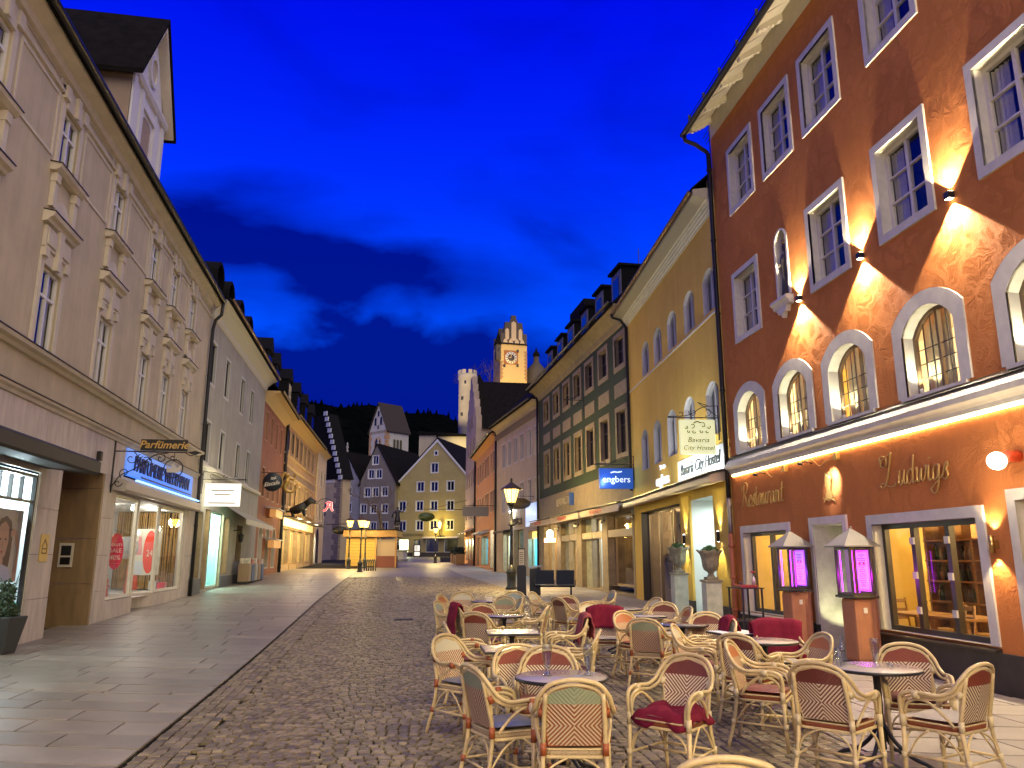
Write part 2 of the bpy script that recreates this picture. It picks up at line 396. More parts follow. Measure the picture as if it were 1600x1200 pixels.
class Facade:
    """a building on the line A-B; local coordinates u along the wall, n out to the viewer, z up"""
    def __init__(f, name, label, A, B, cat='building', side=None, group=None):
        A = Vector((A[0], A[1])); B = Vector((B[0], B[1])); f.A = A; f.t = (B - A).normalized(); f.L = (B - A).length
        n = Vector((f.t.y, -f.t.x))
        if n.dot(-A) < 0 if side is None else side < 0: n = -n
        f.n = n; f.s = 1 if (f.t.x * n.y - f.t.y * n.x) > 0 else -1
        x = f.t * f.s
        f.root = empty(name, (A.x, A.y, 0), atan2(x.y, x.x), label, cat, group)
    def px(f, x, y, n=0.0):
        d = ray(x, y); A = f.A + f.n * n; t = f.t
        det = d.x * -t.y + d.y * t.x
        k = (A.x * -t.y + A.y * t.x) / det; u = (d.x * A.y - d.y * A.x) / det
        return u * -1 if False else (Vector((d.x*k - A.x, d.y*k - A.y)).dot(t)), EYE + k * d.z
    def W(f, u, n, z): p = f.A + f.t * u + f.n * n; return Vector((p.x, p.y, z))
    def loc(f, u, n, z): return (f.s * u, n, z)
    def part(f, name, mb, m, parent=None, loc=None, bevel=0.0):
        return mb.build(name, m, parent or f.root, loc=f.loc(*loc) if loc else (0,0,0), flip=f.s < 0, bevel=bevel)
    def place(f, o, u, n, z, rz=0.0):           # a free-standing thing set at a wall coordinate, turned to the wall
        o.location = f.W(u, n, z); o.rotation_euler = (0, 0, f.root.rotation_euler.z + rz); return o
    def text(f, name, s, size, u, n, z, m, parent=None, shear=0.0, ext=0.01, offset=0.0, space=1.0):
        t = text_mb(s, size, shear, ext, offset, space); d = -f.s
        mb = MB(); vs = [(u + d * v[0], n + v[1], z + v[2]) for v in t.v]
        mb.add(vs, [fa[::-1] if d < 0 else fa for fa in t.f])
        return f.part(name, mb, m, parent)
    def lamp(f, kind, u, n, z, e, col=(1,0.75,0.45), size=0.05, aim=None, **k):
        a = None
        if aim is not None: p = f.t * aim[0] + f.n * aim[1]; a = (p.x, p.y, aim[2])
        return lamp(kind, f.W(u, n, z), e, col, size, aim=a, **k)
def outline(w, h, rise=0.0, k=10, x=0.0, z=0.0):
    """window opening: bottom centre at (x,z); straight sides, head curved by rise"""
    if rise <= 1e-6: return [(x - w/2, z), (x + w/2, z), (x + w/2, z + h), (x - w/2, z + h)]
    hs = h - rise; R = (w*w/4 + rise*rise) / (2*rise); a = math.asin(min(1, w/2/R)); 
    if rise > w/2: a = pi - a
    top = [(x + R*sin(a - 2*a*i/k), z + hs - R*cos(a) + R*cos(a - 2*a*i/k)) for i in range(k + 1)]
    return [(x - w/2, z), (x + w/2, z)] + top
GLASS = mat_glass('window_glass'); 
GLASS_DARK = mat('dark_window_glass', (0.012, 0.014, 0.02), 0.04, spec=0.9)
DARKROOM = mat('unlit_room', (0.03, 0.028, 0.03), 0.9)  # near-black box stands in for unlit rooms, darkness put into the colour
def make_window(f, w, h, rise=0.0, depth=0.15, cols=2, rows=1, fw=0.06, bar=0.03, frame_m=None, surround=0.0, proud=0.04, sur_m=None, rev_m=None,
                sill=None, glass=None, room=True, curtain=None, curtain_w=0.4, transom=None, mull=None, lead=None, sur_sill=True):
    """one window as a part (its frame) with panes, surround, sill, curtain as sub-parts; bottom centre at the origin"""
    o_ = outline(w, h, rise); i_ = outline(w - 2*fw, h - 2*fw, max(0, rise - fw*0.25) if rise else 0, z=fw)
    mb = MB(); yb = -depth - 0.06; yf = -depth
    mb.ring(o_, i_, yb, yf)
    mull = mull or fw
    xs = [-w/2 + fw + (w - 2*fw) * i / cols for i in range(cols + 1)]
    zt = h - fw
    for x in xs[1:-1]: mb.box(x - mull/2, x + mull/2, yb + 0.005, yf + 0.006, fw, zt - (0.004 if not rise else 0.01))
    zs = [fw + (h - 2*fw) * i / rows for i in range(rows + 1)]
    if transom: zs = [fw, transom, h - fw]
    if not rise or transom:
        for z in zs[1:-1]: mb.box(-w/2 + fw, w/2 - fw, yb + 0.008, yf + 0.002, z - bar/2, z + bar/2)
    fr = f.part('window', mb, frame_m)
    g = glass or GLASS_DARK
    if not rise:
        for i in range(cols):
            for j in range(len(zs) - 1):
                q = MB().quad((xs[i], yf - 0.03, zs[j]), (xs[i+1], yf - 0.03, zs[j]), (xs[i+1], yf - 0.03, zs[j+1]), (xs[i], yf - 0.03, zs[j+1]))
                f.part('pane', q, g, fr)
    else:
        ia = i_
        for i in range(cols):
            a, b = xs[i], xs[i+1]
            pts = [(p[0], p[1]) for p in ia if a - 1e-4 <= p[0] <= b + 1e-4]
            mid = max(p[1] for p in pts)
            if cols == 2 and i == 0: pts = [(0.0, fw)] + [p for p in pts if p[0] > -9 ]; 
            poly = [(a, fw), (b, fw)] + sorted([p for p in ia[2:] if a - 1e-4 <= p[0] <= b + 1e-4], key=lambda p: -p[0])
            f.part('pane', MB().poly([(p[0], yf - 0.03, p[1]) for p in poly]), g, fr)
    if lead:
        ml = MB(); nx, nz = lead
        for i in range(1, nx * cols):
            if i % nx: x = -w/2 + fw + (w - 2*fw) * i / (nx * cols); ml.box(x - 0.007, x + 0.007, yf - 0.034, yf - 0.02, fw, h - fw - (rise * (abs(x)/(w/2))**2 if rise else 0))
        for j in range(1, nz): z = fw + (h - rise - fw) * j / nz; ml.box(-w/2 + fw, w/2 - fw, yf - 0.033, yf - 0.021, z - 0.007, z + 0.007)
        f.part('leading', ml, mat('lead_came', (0.05, 0.04, 0.03), 0.5), fr)
    ms = MB(); ms.strip(o_, 0.0, yb, 0)
    if surround:
        so = outline(w + 2*surround, h + surround + (surround if sur_sill else 0), rise + surround*0.15 if rise else 0, z=-(surround if sur_sill else 0))
        ms.ring(so, o_, -0.01, proud)
        ms.strip(o_, proud, 0.0)
    f.part('surround', ms, sur_m or rev_m or frame_m, fr)
    if sill: f.part('sill', MB().box(-w/2 - surround*0.6, w/2 + surround*0.6, -depth, sill, -0.05, 0.002), sur_m or frame_m, fr)
    if room and g is not GLASS_DARK:
        b = MB(); D = 0.9; x0, x1, z0, z1 = -w/2 + 0.02, w/2 - 0.02, 0.01, h - 0.01; y0 = yb - 0.001; y1 = yb - D
        b.quad((x0,y1,z0),(x1,y1,z0),(x1,y1,z1),(x0,y1,z1)); b.quad((x0,y0,z0),(x0,y1,z0),(x0,y1,z1),(x0,y0,z1)); b.quad((x1,y0,z0),(x1,y1,z0),(x1,y1,z1),(x1,y0,z1))
        b.quad((x0,y0,z0),(x1,y0,z0),(x1,y1,z0),(x0,y1,z0)); b.quad((x0,y0,z1),(x1,y0,z1),(x1,y1,z1),(x0,y1,z1))
        f.part('niche_behind_glass', b, DARKROOM, fr)
    if curtain:
        for sx in (-1, 1):
            c = MB(); n = 14; W_ = w * curtain_w; vs = []
            for i in range(n + 1):
                x = sx * (w/2 - 0.01 - W_ * i / n); y = yb - 0.07 + 0.025 * sin(i * 1.9)
                vs += [(x, y, 0.03), (x, y, h - 0.04)]
            c.add(vs, [(2*i, 2*i+1, 2*i+3, 2*i+2) for i in range(n)], 0, True)
            f.part('curtain', c, curtain, fr)
    return fr
def put_windows(f, proto, spots):
    """moves the first window to its place and copies it to the others (local u, z)"""
    t = tree_of(proto)
    for i, (u, z) in enumerate(spots):
        o = proto if i == 0 else copy_tree(t, f.root)
        o.location = f.loc(u, 0, z)
def hip(f, u0, u1, ze, depth, rise, m, over=0.4, name='roof', th=0.12):
    """pitched roof with its ridge along the wall"""
    mb = MB(); d = depth
    pr = [(over, ze), (-d/2, ze + rise), (-d - over, ze), (-d - over, ze - th), (-d/2, ze + rise - th), (over, ze - th)]
    mb.sweep_u(pr, u0, u1); return f.part(name, mb, m)
def gutter(f, u0, u1, n, z, r, m, name='gutter', joints=1.1):
    mb = MB(); k = 10; pr = [(n + r*cos(pi + pi*i/k), z + r*sin(pi + pi*i/k)) for i in range(k + 1)]; pr += [(n + (r-0.008)*cos(2*pi - pi*i/k), z + (r-0.008)*sin(2*pi - pi*i/k)) for i in range(k + 1)]
    mb.sweep_u(pr, u0, u1)
    u = u0 + 0.3
    while u < u1:
        mb.sweep_u([(n + (r+0.006)*cos(pi + pi*i/k), z + (r+0.006)*sin(pi + pi*i/k)) for i in range(k + 1)], u, u + 0.03, cap=False); u += joints
    return f.part(name, mb, m)
# ================================================================ setting: terrain, road, pavements
def lerp_line(line, y):
    for (x0, y0), (x1, y1) in zip(line, line[1:]):
        if y <= y1 or (x1, y1) == line[-1]: return x0 + (x1 - x0) * (y - y0) / (y1 - y0)
LEFT_EDGE = [(-0.75, -8), (-3.19, 6.8), (-6.71, 28.26), (-10.3, 52), (-17.5, 100)]
RIGHT_EDGE = [(4.6, -8), (2.95, 9), (0.05, 32.8), (-3.2, 50), (-6.4, 72), (-9.0, 100)]
LEFT_WALL = [(-5.0, -10), (-9.30, 15.2), (-11.84, 29.4), (-14.15, 43.9), (-19.2, 80), (-24, 112)]
RIGHT_WALL = [(8.7, -10), (6.12, 9.93), (5.07, 18.1), (4.36, 28.3), (1.52, 44.2), (-1.09, 54.7), (-4.67, 79), (-6, 112)]
m_joint = mat('joint_sand', (0.014, 0.012, 0.010), 0.95, spec=0.1, var=0.3, vscale=8)
m_sett = mat('granite_sett', (0.185, 0.148, 0.090), 0.45, spec=0.3, var=0.35, vscale=6.0, bump=0.5, bscale=60, bdist=0.004, island=0.36, rvar=0.18)
m_slab = mat('pavement_slab', (0.255, 0.222, 0.168), 0.42, spec=0.35, var=0.22, vscale=2.2, bump=0.35, bscale=120, bdist=0.002, island=0.16, rvar=0.15)
m_slab_r = mat('terrace_slab', (0.26, 0.23, 0.19), 0.5, var=0.22, vscale=2.0, bump=0.35, bscale=120, bdist=0.002, island=0.14, rvar=0.15)
# ground sheet under everything, out to the hills
mb = MB(); ys = [-60, -10] + list(range(0, 40, 4)) + list(range(40, 140, 10)) + [140, 400, 1500]
xs = [-1500, -200, -60, -30, -15, -8, 0, 8, 15, 30, 60, 200, 1500]
for y in ys:
    for x in xs: mb.v.append((x, y, gz(min(y, 130)) - 0.05))
n = len(xs)
for i in range(len(ys) - 1):
    for j in range(n - 1): mb.f.append([i*n + j, i*n + j + 1, (i+1)*n + j + 1, (i+1)*n + j]); mb.m.append(0); mb.sm.append(False)
tag(mb.build('ground', mat('ground_earth', (0.05, 0.046, 0.042), 0.9, var=0.3, vscale=0.6)), kind='structure')
# ---- road: granite setts laid in segmental arches between straight border rows
road = tag(MB().build('road', m_joint), kind='structure')
def sett_mesh(mb, c, ang, lx, ly, h, tilt=(0, 0)):
    cs, sn = cos(ang), sin(ang); top = 0.78
    vs = []
    for k, (zz, q) in enumerate(((-0.03, 1.0), (h - 0.008, 1.0), (h, top))):
        for sx, sy in ((-1,-1),(1,-1),(1,1),(-1,1)):
            x, y = sx * lx/2 * q, sy * ly/2 * q
            vs.append((c[0] + x*cs - y*sn, c[1] + x*sn + y*cs, c[2] + zz + (x*tilt[0] + y*tilt[1] if k == 2 else 0)))
    fs = []
    for k in (0, 1):
        for j in range(4): fs.append((k*4 + j, k*4 + (j+1) % 4, (k+1)*4 + (j+1) % 4, (k+1)*4 + j))
    fs.append((8, 9, 10, 11)); mb.add(vs, fs)
rnd = random.Random(3)
setts = []                      # (x, y, angle, lx, ly, h)
SW = 1.45                       # width of one arch
def edge_ang(line, y): return -math.atan((lerp_line(line, y + .5) - lerp_line(line, y - .5)))
def band_in(x, y, off_l, off_r): return lerp_line(LEFT_EDGE, y) + off_l < x < lerp_line(RIGHT_EDGE, y) - off_r
Y0, Y1 = 4.2, 46.0
BL, BR = 0.50, 2.1
y = Y0 - 1
row = 0
while y < Y1:
    far = y > 20
    p = 0.104 if not far else 0.15
    xa, xb = -10.5, 4.2
    x = xa + rnd.random() * p
    while x < xb:
        lx = p * rnd.uniform(0.86, 1.22)
        xm = x + lx/2; s_ = ((xm + 0.164 * y + 60) % SW) / SW - 0.5
        yy = y + 0.42 * (0.25 - s_*s_) * SW
        if yy > Y0 and band_in(xm, yy, BL, BR):
            ang = math.atan(-2 * s_ * 0.42) + rnd.gauss(0, 0.07)
            setts.append((xm, yy + rnd.gauss(0, .004), ang, lx - 0.015, p - 0.017 + rnd.gauss(0, .004), rnd.gauss(0, .0035)))
        x += lx
    y += p * 0.97
for line, lo, hi in ((LEFT_EDGE, 0.03, BL), (RIGHT_EDGE, -BR, -0.03)):      # straight rows along the kerb lines
    o = lo
    while o < hi - 0.05:
        y = Y0 + rnd.random() * .1
        while y < Y1:
            p = 0.115 if y < 20 else 0.17
            ly = p * rnd.uniform(.85, 1.35)
            x = lerp_line(line, y) + o + 0.055
            setts.append((x + rnd.gauss(0, .004), y + ly/2, edge_ang(line, y) * -1 * -1 + rnd.gauss(0, .03), 0.098, ly - 0.012, rnd.gauss(0, .003))); y += ly
        o += 0.109
def in_view(x, y):
    d = y * _c; px_ = 800 + FPX * x / max(.1, d); return -40 < px_ < 1640
setts = [s for s in setts if in_view(s[0], s[1])]
cams = [hypot(s[0], s[1]) for s in setts]
order = sorted(range(len(setts)), key=lambda i: cams[i])
vis = [i for i in order if -0.05 * 0 + setts[i][1] > 6.4 or True]
single = set(); 
for i in order:
    s = setts[i]; yp = 872 + EYE / s[1] * FPX
    if yp < 1240 and len(single) < 290: single.add(i)
protos = []
for k in range(7):
    q = MB(); sett_mesh(q, (0,0,0), 0, 1, 1, 0.0, (rnd.gauss(0, .010), rnd.gauss(0, .010))); protos.append(q.mesh('sett', [m_sett]))
stuff = MB()
for i, s in enumerate(setts):
    z = gz(s[1])
    if i in single:
        o = bpy.data.objects.new('sett', protos[rnd.randrange(7)]); COL.objects.link(o); o.parent = road
        o.location = (s[0], s[1], z + s[5]); o.rotation_euler = (0, 0, s[2]); o.scale = (s[3], s[4], 1)
    else: sett_mesh(stuff, (s[0], s[1], z), s[2], s[3], s[4], s[5], (rnd.gauss(0, .03), rnd.gauss(0, .03)))
tag(stuff.build('further_setts', m_sett, road), kind='stuff')
# far part of the road, where single setts can no longer be told apart
def strip_between(la, lb, oa, ob, y0, y1, dz, name, m, parent=None, step=3.0):
    mb = MB(); y = y0; rows = []
    while y < y1: rows.append(y); y += step
    rows.append(y1)
    for y in rows: mb.v += [(lerp_line(la, y) + oa, y, gz(y) + dz), (lerp_line(lb, y) + ob, y, gz(y) + dz)]
    for i in range(len(rows) - 1): mb.f.append([2*i, 2*i+1, 2*i+3, 2*i+2]); mb.m.append(0); mb.sm.append(False)
    return mb.build(name, m, parent)
strip_between(LEFT_EDGE, RIGHT_EDGE, 0, 0, Y1 - 0.2, 112, -0.004, 'far_paving', mat('far_setts', (0.12, 0.105, 0.095), 0.5, var=0.4, vscale=5, bump=0.6, bscale=14, bdist=0.02), road)
# ---- pavements of large slabs in courses across the street
def pavement(name, la, lb, y0, y1, m, row_h, lens, skip=0.0, oa=0.0, ob=0.0, limit=290, ang=0.0):
    base = tag(strip_between(la, lb, oa, ob, -8, 112, -0.018, name, m_joint), kind='structure')
    q = MB(); q.box(-.5, .5, -.5, .5, -0.03, 0.0); slab = None
    r2 = random.Random(len(name)); n = 0; y = y0; rest = MB()
    while y < y1:
        h = row_h * r2.uniform(.82, 1.15) if r2.random() > .08 else 0.16
        if y > 26: h *= 1.25
        yc = y + h/2; x0 = lerp_line(la, yc) + oa; x1 = lerp_line(lb, yc) + ob
        x = x0
        while x < x1 - 0.04:
            l = r2.uniform(*lens)
            if x + l > x1 - 0.35: l = x1 - x
            sk = ang * 1.0
            g = 0.010
            vs = []
            for zz, ins in ((-0.03, g), (-0.002, g), (0.001 + r2.gauss(0, .0012), g + 0.006)):
                for sx, sy in ((0,0),(1,0),(1,1),(0,1)):
                    X = x + (l - 2*ins) * sx + ins; iy = ins + 0.008; Yb = y + (h - 2*iy) * sy + iy
                    Yb += sk * (X - x1)
                    dx = (lerp_line(lb, Yb) - lerp_line(lb, yc))
                    vs.append((X + dx, Yb, gz(Yb) + zz))
            fs = [(k*4 + j, k*4 + (j+1) % 4, (k+1)*4 + (j+1) % 4, (k+1)*4 + j) for k in (0, 1) for j in range(4)] + [(8,9,10,11)]
            mid = in_view(x, y) or in_view(x + l, y)
            if mid:
                if n < limit and y > 5.2 :
                    c = Vector((x + l/2, yc, gz(yc))); p_ = MB(); p_.add([(v[0]-c.x, v[1]-c.y, v[2]-c.z) for v in vs], fs); p_.build('slab', m, base, loc=c); n += 1
                else: rest.add(vs, fs)
            x += l
        y += h
    if rest.f: tag(rest.build('further_slabs', m, base), kind='stuff')
    return base
pavement('pavement', LEFT_WALL, LEFT_EDGE, 5.0, 60.0, m_slab, 0.60, (0.8, 1.7), oa=-0.6, ang=-0.13)
pavement('pavement', RIGHT_EDGE, RIGHT_WALL, 5.0, 80.0, m_slab_r, 0.62, (0.7, 1.5), ob=0.6, ang=-0.13)

# ---- wooded mountain behind the town
def ridge(name, prof, Y, m, depth, seed, spiky):
    r3 = random.Random(seed); mb = MB(); pts = []
    for (x0, y0), (x1, y1) in zip(prof, prof[1:]):
        k = max(2, int(abs(x1 - x0) / spiky))
        for i in range(k):
            t = i / k; p = at_depth(x0 + (x1 - x0)*t, y0 + (y1 - y0)*t, Y)
            pts.append((p.x, p.z))
    p = at_depth(*prof[-1], Y); pts.append((p.x, p.z))
    rows = 7; n = len(pts)
    for r_ in range(rows):
        t = r_ / (rows - 1)
        for x, z in pts:
            mb.v.append((x + r3.gauss(0, 2), Y - depth * (1 - (1 - t)**0.7 * 0 - t*0) * t, max(0, z * (1 - t)**0.85) + (r3.gauss(0, 5) if r_ else 0)))
    for r_ in range(rows - 1):
        for i in range(n - 1): mb.f.append([r_*n + i, r_*n + i + 1, (r_+1)*n + i + 1, (r_+1)*n + i]); mb.m.append(0); mb.sm.append(True)
    # the crowns of the firs along the crest
    for i in range(n - 1):
        (x0, z0), (x1, z1) = pts[i], pts[i+1]
        for k in range(2):
            t = r3.random(); x = x0 + (x1 - x0)*t; z = z0 + (z1 - z0)*t - 7; h = r3.uniform(7, 12) + (6 if r3.random() < .06 else 0); w = r3.uniform(2.5, 5); y = Y - 4 + r3.uniform(-14, 2)
            vs = [(x + w*cos(a), y + w*sin(a), z) for a in (0, 1.26, 2.51, 3.77, 5.03)] + [(x, y, z + h)]
            mb.add(vs, [(j, (j+1) % 5, 5) for j in range(5)])
    return tag(mb.build(name, m), kind='structure')
m_forest = mat('fir_forest', (0.0022, 0.003, 0.003), 1.0, spec=0.0, var=0.5, vscale=0.05, bump=1.0, bscale=0.12, bdist=6)
ridge('mountain', [(-500, 700), (200, 660), (330, 640), (400, 610), (455, 622), (480, 627), (505, 632), (530, 637), (560, 634), (585, 632), (610, 640), (640, 646), (665, 645), (690, 648), (715, 660), (760, 690), (900, 700), (1200, 690), (2000, 720)], 950, m_forest, 560, 5, 9)

dc = empty('drain_cover', ground(631, 968), 0.16, 'small rectangular iron drain cover set into the setts left of the terrace', 'drain cover')
m_iron = mat('worn_iron', (.03, .028, .026), .5, metal=.5, var=.3, vscale=20)
MB().box(-.27, .27, -.2, .2, -.02, .004).build('frame', m_iron, dc, bevel=.004)
for i in range(7): MB().box(-.22, .22, -.165 + i*.05, -.14 + i*.05, .004, .012).build('grate_bar', m_iron, dc)
# ================================================================ buildings on the right
WARM = (1.0, 0.72, 0.40); WARMW = (1.0, 0.83, 0.58); COOLW = (0.85, 0.95, 1.0)
m_white = mat('white_paint', (0.70, 0.66, 0.54), 0.5, var=0.08, vscale=6)
m_cream = mat('cream_paint', (0.62, 0.56, 0.44), 0.6, var=0.08, vscale=4)
m_trim = mat('painted_stone_trim', (0.63, 0.60, 0.49), 0.65, var=0.10, vscale=5, bump=0.2, bscale=60, bdist=.003)
m_black = mat('black_metal', (0.012, 0.012, 0.013), 0.45, spec=0.5)
m_gut = mat('dark_gutter', (0.03, 0.026, 0.024), 0.35, metal=0.6)
m_copper = mat('brown_gutter', (0.10, 0.055, 0.03), 0.4, metal=0.6)
m_roof = mat('dark_roof_tile', (0.008, 0.007, 0.0065), 0.95, spec=0.06, var=0.4, vscale=3, bump=.5, bscale=8, bdist=.02)
m_terra = mat_stucco('terracotta_render', (0.50, 0.175, 0.048), (0.60, 0.215, 0.060), 0.6)
m_plinth = mat('dark_plinth', (0.040, 0.032, 0.024), 0.7, var=.3, vscale=4, bump=.4, bscale=80, bdist=.003)
m_dframe = mat('dark_brown_frame', (0.030, 0.024, 0.019), 0.4)
m_gold = mat('gold_leaf', (0.62, 0.40, 0.12), 0.38, metal=0.7)
m_brass = mat('brass', (0.55, 0.36, 0.12), 0.3, metal=0.9)
m_led = mat('light_strip', (1, 0.8, 0.5), 0.5, emit=(1.0, 0.70, 0.38), estr=40.0)
m_bulb = mat('lit_bulb', (1, 0.9, 0.7), 0.5, emit=(1.0, 0.82, 0.52), estr=25.0)
m_bulbw = mat('lit_bulb_white', (1, 1, 1), 0.5, emit=(0.95, 0.97, 1.0), estr=25.0)
m_curt = mat('cream_curtain', (0.70, 0.56, 0.30), 0.85, var=.06, vscale=8)
m_netc = mat('pale_net_curtain', (0.50, 0.46, 0.40), 0.9, var=.1, vscale=12)
m_room = mat('warm_room_wall', (0.72, 0.52, 0.16), 0.8, var=.08, vscale=2)
m_wood = mat('oak_furniture', (0.30, 0.16, 0.06), 0.45, var=.3, vscale=5, stretch=(1, 1, 6))
m_woodd = mat('dark_oak_door', (0.075, 0.036, 0.016), 0.5, var=.4, vscale=6, stretch=(6, 6, 1))
FAR_R = (6.12, 9.93); C_R1 = (5.07, 18.12); C_R2 = (4.36, 28.26); C_R3 = (1.52, 44.19); C_R4 = (-1.09, 54.73); C_R5 = (-3.20, 68.95); C_R7 = (-4.67, 78.9)

def downpipe(f, u, n, z0, z1, r, m, bends=(), name='downpipe'):
    mb = MB(); pts = [(u, n, z0)] + [(u, n, z0 + (z1 - z0) * t) for t in (0.33, 0.66)] + [(u, n, z1)] + list(bends); mb.tube(pts, r, 10)
    z = z0 + 0.6
    while z < z1: mb.tube([(u, n, z), (u, n, z + .05)], r * 1.25, 10); z += 1.9
    return f.part(name, mb, m)

# ---------------------------------------------------------------- terracotta restaurant
R1 = Facade('restaurant_building', 'terracotta rough-plastered restaurant building with white window surrounds and a light strip under its cornice', FAR_R, C_R1)
UP = [(6.64, 9.53), (4.86, 9.53), (3.12, 9.55), (0.96, 9.62), (-1.1, 9.6)]
MID = [(6.78, 6.43), (3.30, 6.46), (1.09, 6.50), (-1.15, 6.50), (-3.2, 6.5)]
ARC = [(7.02, 3.98), (5.02, 3.98), (3.06, 3.98), (0.92, 3.98), (-1.22, 3.98), (-3.3, 3.98)]
WU = 1.10; HU = 1.42
holes = [outline(WU, HU, x=u, z=z + 0.14) for u, z in UP + MID]
holes += [outline(1.16, 1.26, 0.34, x=u, z=z) for u, z in ARC]
holes += [outline(0.44, 1.40, 0.21, x=5.02, z=6.78)]
holes += [outline(2.02, 1.66, x=6.70, z=0.53), outline(0.98, 2.20, x=4.12, z=0.03), outline(2.36, 1.60, x=1.58, z=0.57), outline(1.2, 2.36, x=-0.88, z=0.03), outline(2.0, 1.6, x=-3.2, z=.6)]
ET = 12.08
mb = MB(); mb.sheet([(-7, -0.3), (R1.L, -0.3), (R1.L, ET), (-7, ET)], holes)
mb.strip([(-7, -0.3), (R1.L, -0.3), (R1.L, ET + 0.5), (-7, ET + .5)], 0, -9.0)
R1.part('wall', mb, m_terra)
R1.part('wall', MB().sheet([(-7, ET), (R1.L, ET), (R1.L, ET + .62), (-7, ET + .62)], (), .004), m_cream)
mb = MB()
for a, b in ((-7, -1.5), (-0.27, 3.62), (4.62, R1.L)): mb.box(a, b, -0.02, 0.045, -0.3, 0.50)
R1.part('plinth', mb, m_plinth, bevel=.008)
w = make_window(R1, WU, HU, depth=0.13, cols=2, rows=3, fw=0.06, bar=0.03, frame_m=m_white, surround=0.13, proud=0.035, sur_m=m_trim, glass=GLASS, curtain=m_netc, curtain_w=.30, sill=0.03)
t0 = tree_of(w)
for i, (u, z) in enumerate(UP + MID):
    o = w if i == 0 else copy_tree(t0, R1.root); o.location = R1.loc(u, 0, z + 0.14)
w = make_window(R1, 1.16, 1.26, 0.34, depth=0.16, cols=2, fw=0.05, frame_m=mat('stained_window_frame', (0.16, 0.10, 0.05), 0.5), surround=0.22, proud=0.03, sur_m=m_trim, glass=GLASS, room=False, lead=(3, 4), sill=0.05, sur_sill=False)
tr = tree_of(w)
for i, (u, z) in enumerate(ARC):
    o = w if i == 0 else copy_tree(tr, R1.root); o.location = R1.loc(u, 0, z)
# lit dining room on the first floor (one long room) with cream curtains
def room(f, u0, u1, n0, n1, z0, z1, m, name='room', floor_m=None, parent=None):
    mb = MB(); mb.quad((u0,n1,z0),(u1,n1,z0),(u1,n1,z1),(u0,n1,z1)); mb.quad((u0,n0,z0),(u0,n1,z0),(u0,n1,z1),(u0,n0,z1)); mb.quad((u1,n0,z0),(u1,n1,z0),(u1,n1,z1),(u1,n0,z1))
    mb.quad((u0,n0,z1),(u1,n0,z1),(u1,n1,z1),(u0,n1,z1)); mb.quad((u0,n0,z0),(u1,n0,z0),(u1,n1,z0),(u0,n1,z0), 1 if floor_m else 0)
    return f.part(name, mb, [m, floor_m] if floor_m else m, parent)
room(R1, -4.5, 8.1, -0.27, -3.2, 3.7, 6.1, mat('dining_room_wall', (0.75, 0.62, 0.40), 0.8), 'dining_room')
for u in (7.0, 5.0, 3.0, 0.9, -1.3): R1.lamp('POINT', u, -1.5, 5.5, 36, (1, 0.80, 0.48), 0.15)
mc = MB(); k = 0
for u, z in ARC:
    vs = []
    for i in range(17): x = u + 0.60 - 0.66 * i / 16; vs += [(x, -0.36 + .02*sin(i*2.1), 3.95), (x, -0.36 + .02*sin(i*2.1), 5.3)]
    mq = MB(); mq.add(vs, [(2*i, 2*i+1, 2*i+3, 2*i+2) for i in range(16)], 0, True); R1.part('curtain', mq, m_curt)
# moulded string course and light strip below it
mb = MB(); pr = [(-.02, 3.50), (0.05, 3.52), (0.06, 3.58), (0.10, 3.62), (0.16, 3.66), (0.17, 3.74), (0.13, 3.76), (0.10, 3.82), (0.06, 3.85), (-.02, 3.93)]
mb.sweep_u(pr, -7, R1.L - 0.05); R1.part('string_course', mb, m_trim)
R1.part('string_course_flashing', MB().sweep_u([(-.01, 3.94), (0.09, 3.86), (.09, 3.875), (-.01, 3.955)], -7, R1.L - .05), m_gut)
tag(R1.part('light_strip', MB().box(-7, R1.L - 0.15, 0.012, 0.03, 3.475, 3.497), m_led))
# sloping eaves with scalloped rafter ends, gutter with snow guard, roof
mb = MB(); mb.sweep_u([(-.02, ET + .60), (0.58, ET + .17), (0.58, ET + .23), (-.02, ET + .68)], -7, R1.L + .12); R1.part('soffit', mb, m_cream)
u = R1.L - .1
while u > -6:
    mb = MB(); mb.sweep_u([(.005, ET + .585), (0.55, ET + .19), (0.53, ET + .11), (0.47, ET + .12), (.43, ET + .17), (.38, ET + .165), (.33, ET + .225), (.28, ET + .22), (.23, ET + .28), (.18, ET + .275), (.12, ET + .35), (.005, ET + .40)], u - .06, u + .06); R1.part('rafter_end', mb, m_cream)
    R1.part('board_joint', MB().sweep_u([(.02, ET + .578), (.56, ET + .172), (.56, ET + .182), (.02, ET + .588)], u - .50, u - .485), m_gut); u -= 0.98
hip(R1, -7, R1.L + 0.15, ET + 0.24, 9.0, 4.6, m_roof, over=0.62, th=.05)
gutter(R1, -7, R1.L + 0.14, .68, ET + .16, 0.08, m_gut)
mb = MB()
for zz in (0.52, 0.62): mb.tube([(-7, 0.52, ET + zz), (R1.L + .1, 0.52, ET + zz)], 0.012, 5)
R1.part('snow_guard', mb, m_black)
u = R1.L
while u > -6: R1.part('snow_guard_bracket', MB().box(u - .012, u + .012, 0.49, 0.56, ET + .36, ET + .66), m_black); u -= 1.0
downpipe(R1, R1.L - 0.02, 0.09, 3.0, ET - 0.45, 0.055, m_gut, [(R1.L, 0.12, ET - .35), (R1.L + .03, .40, ET - .14), (R1.L + .05, .65, ET - .04), (R1.L + .05, .68, ET + .10)])
mb = MB(); mb.tube([(R1.L - .02, 0.09, -0.1), (R1.L - .02, .09, 1.0), (R1.L - .02, .09, 2.2)], 0.062, 10)
for z in (.5, 1.2, 1.9): mb.tube([(R1.L - .02, .09, z), (R1.L - .02, .09, z + .05)], .08, 10)
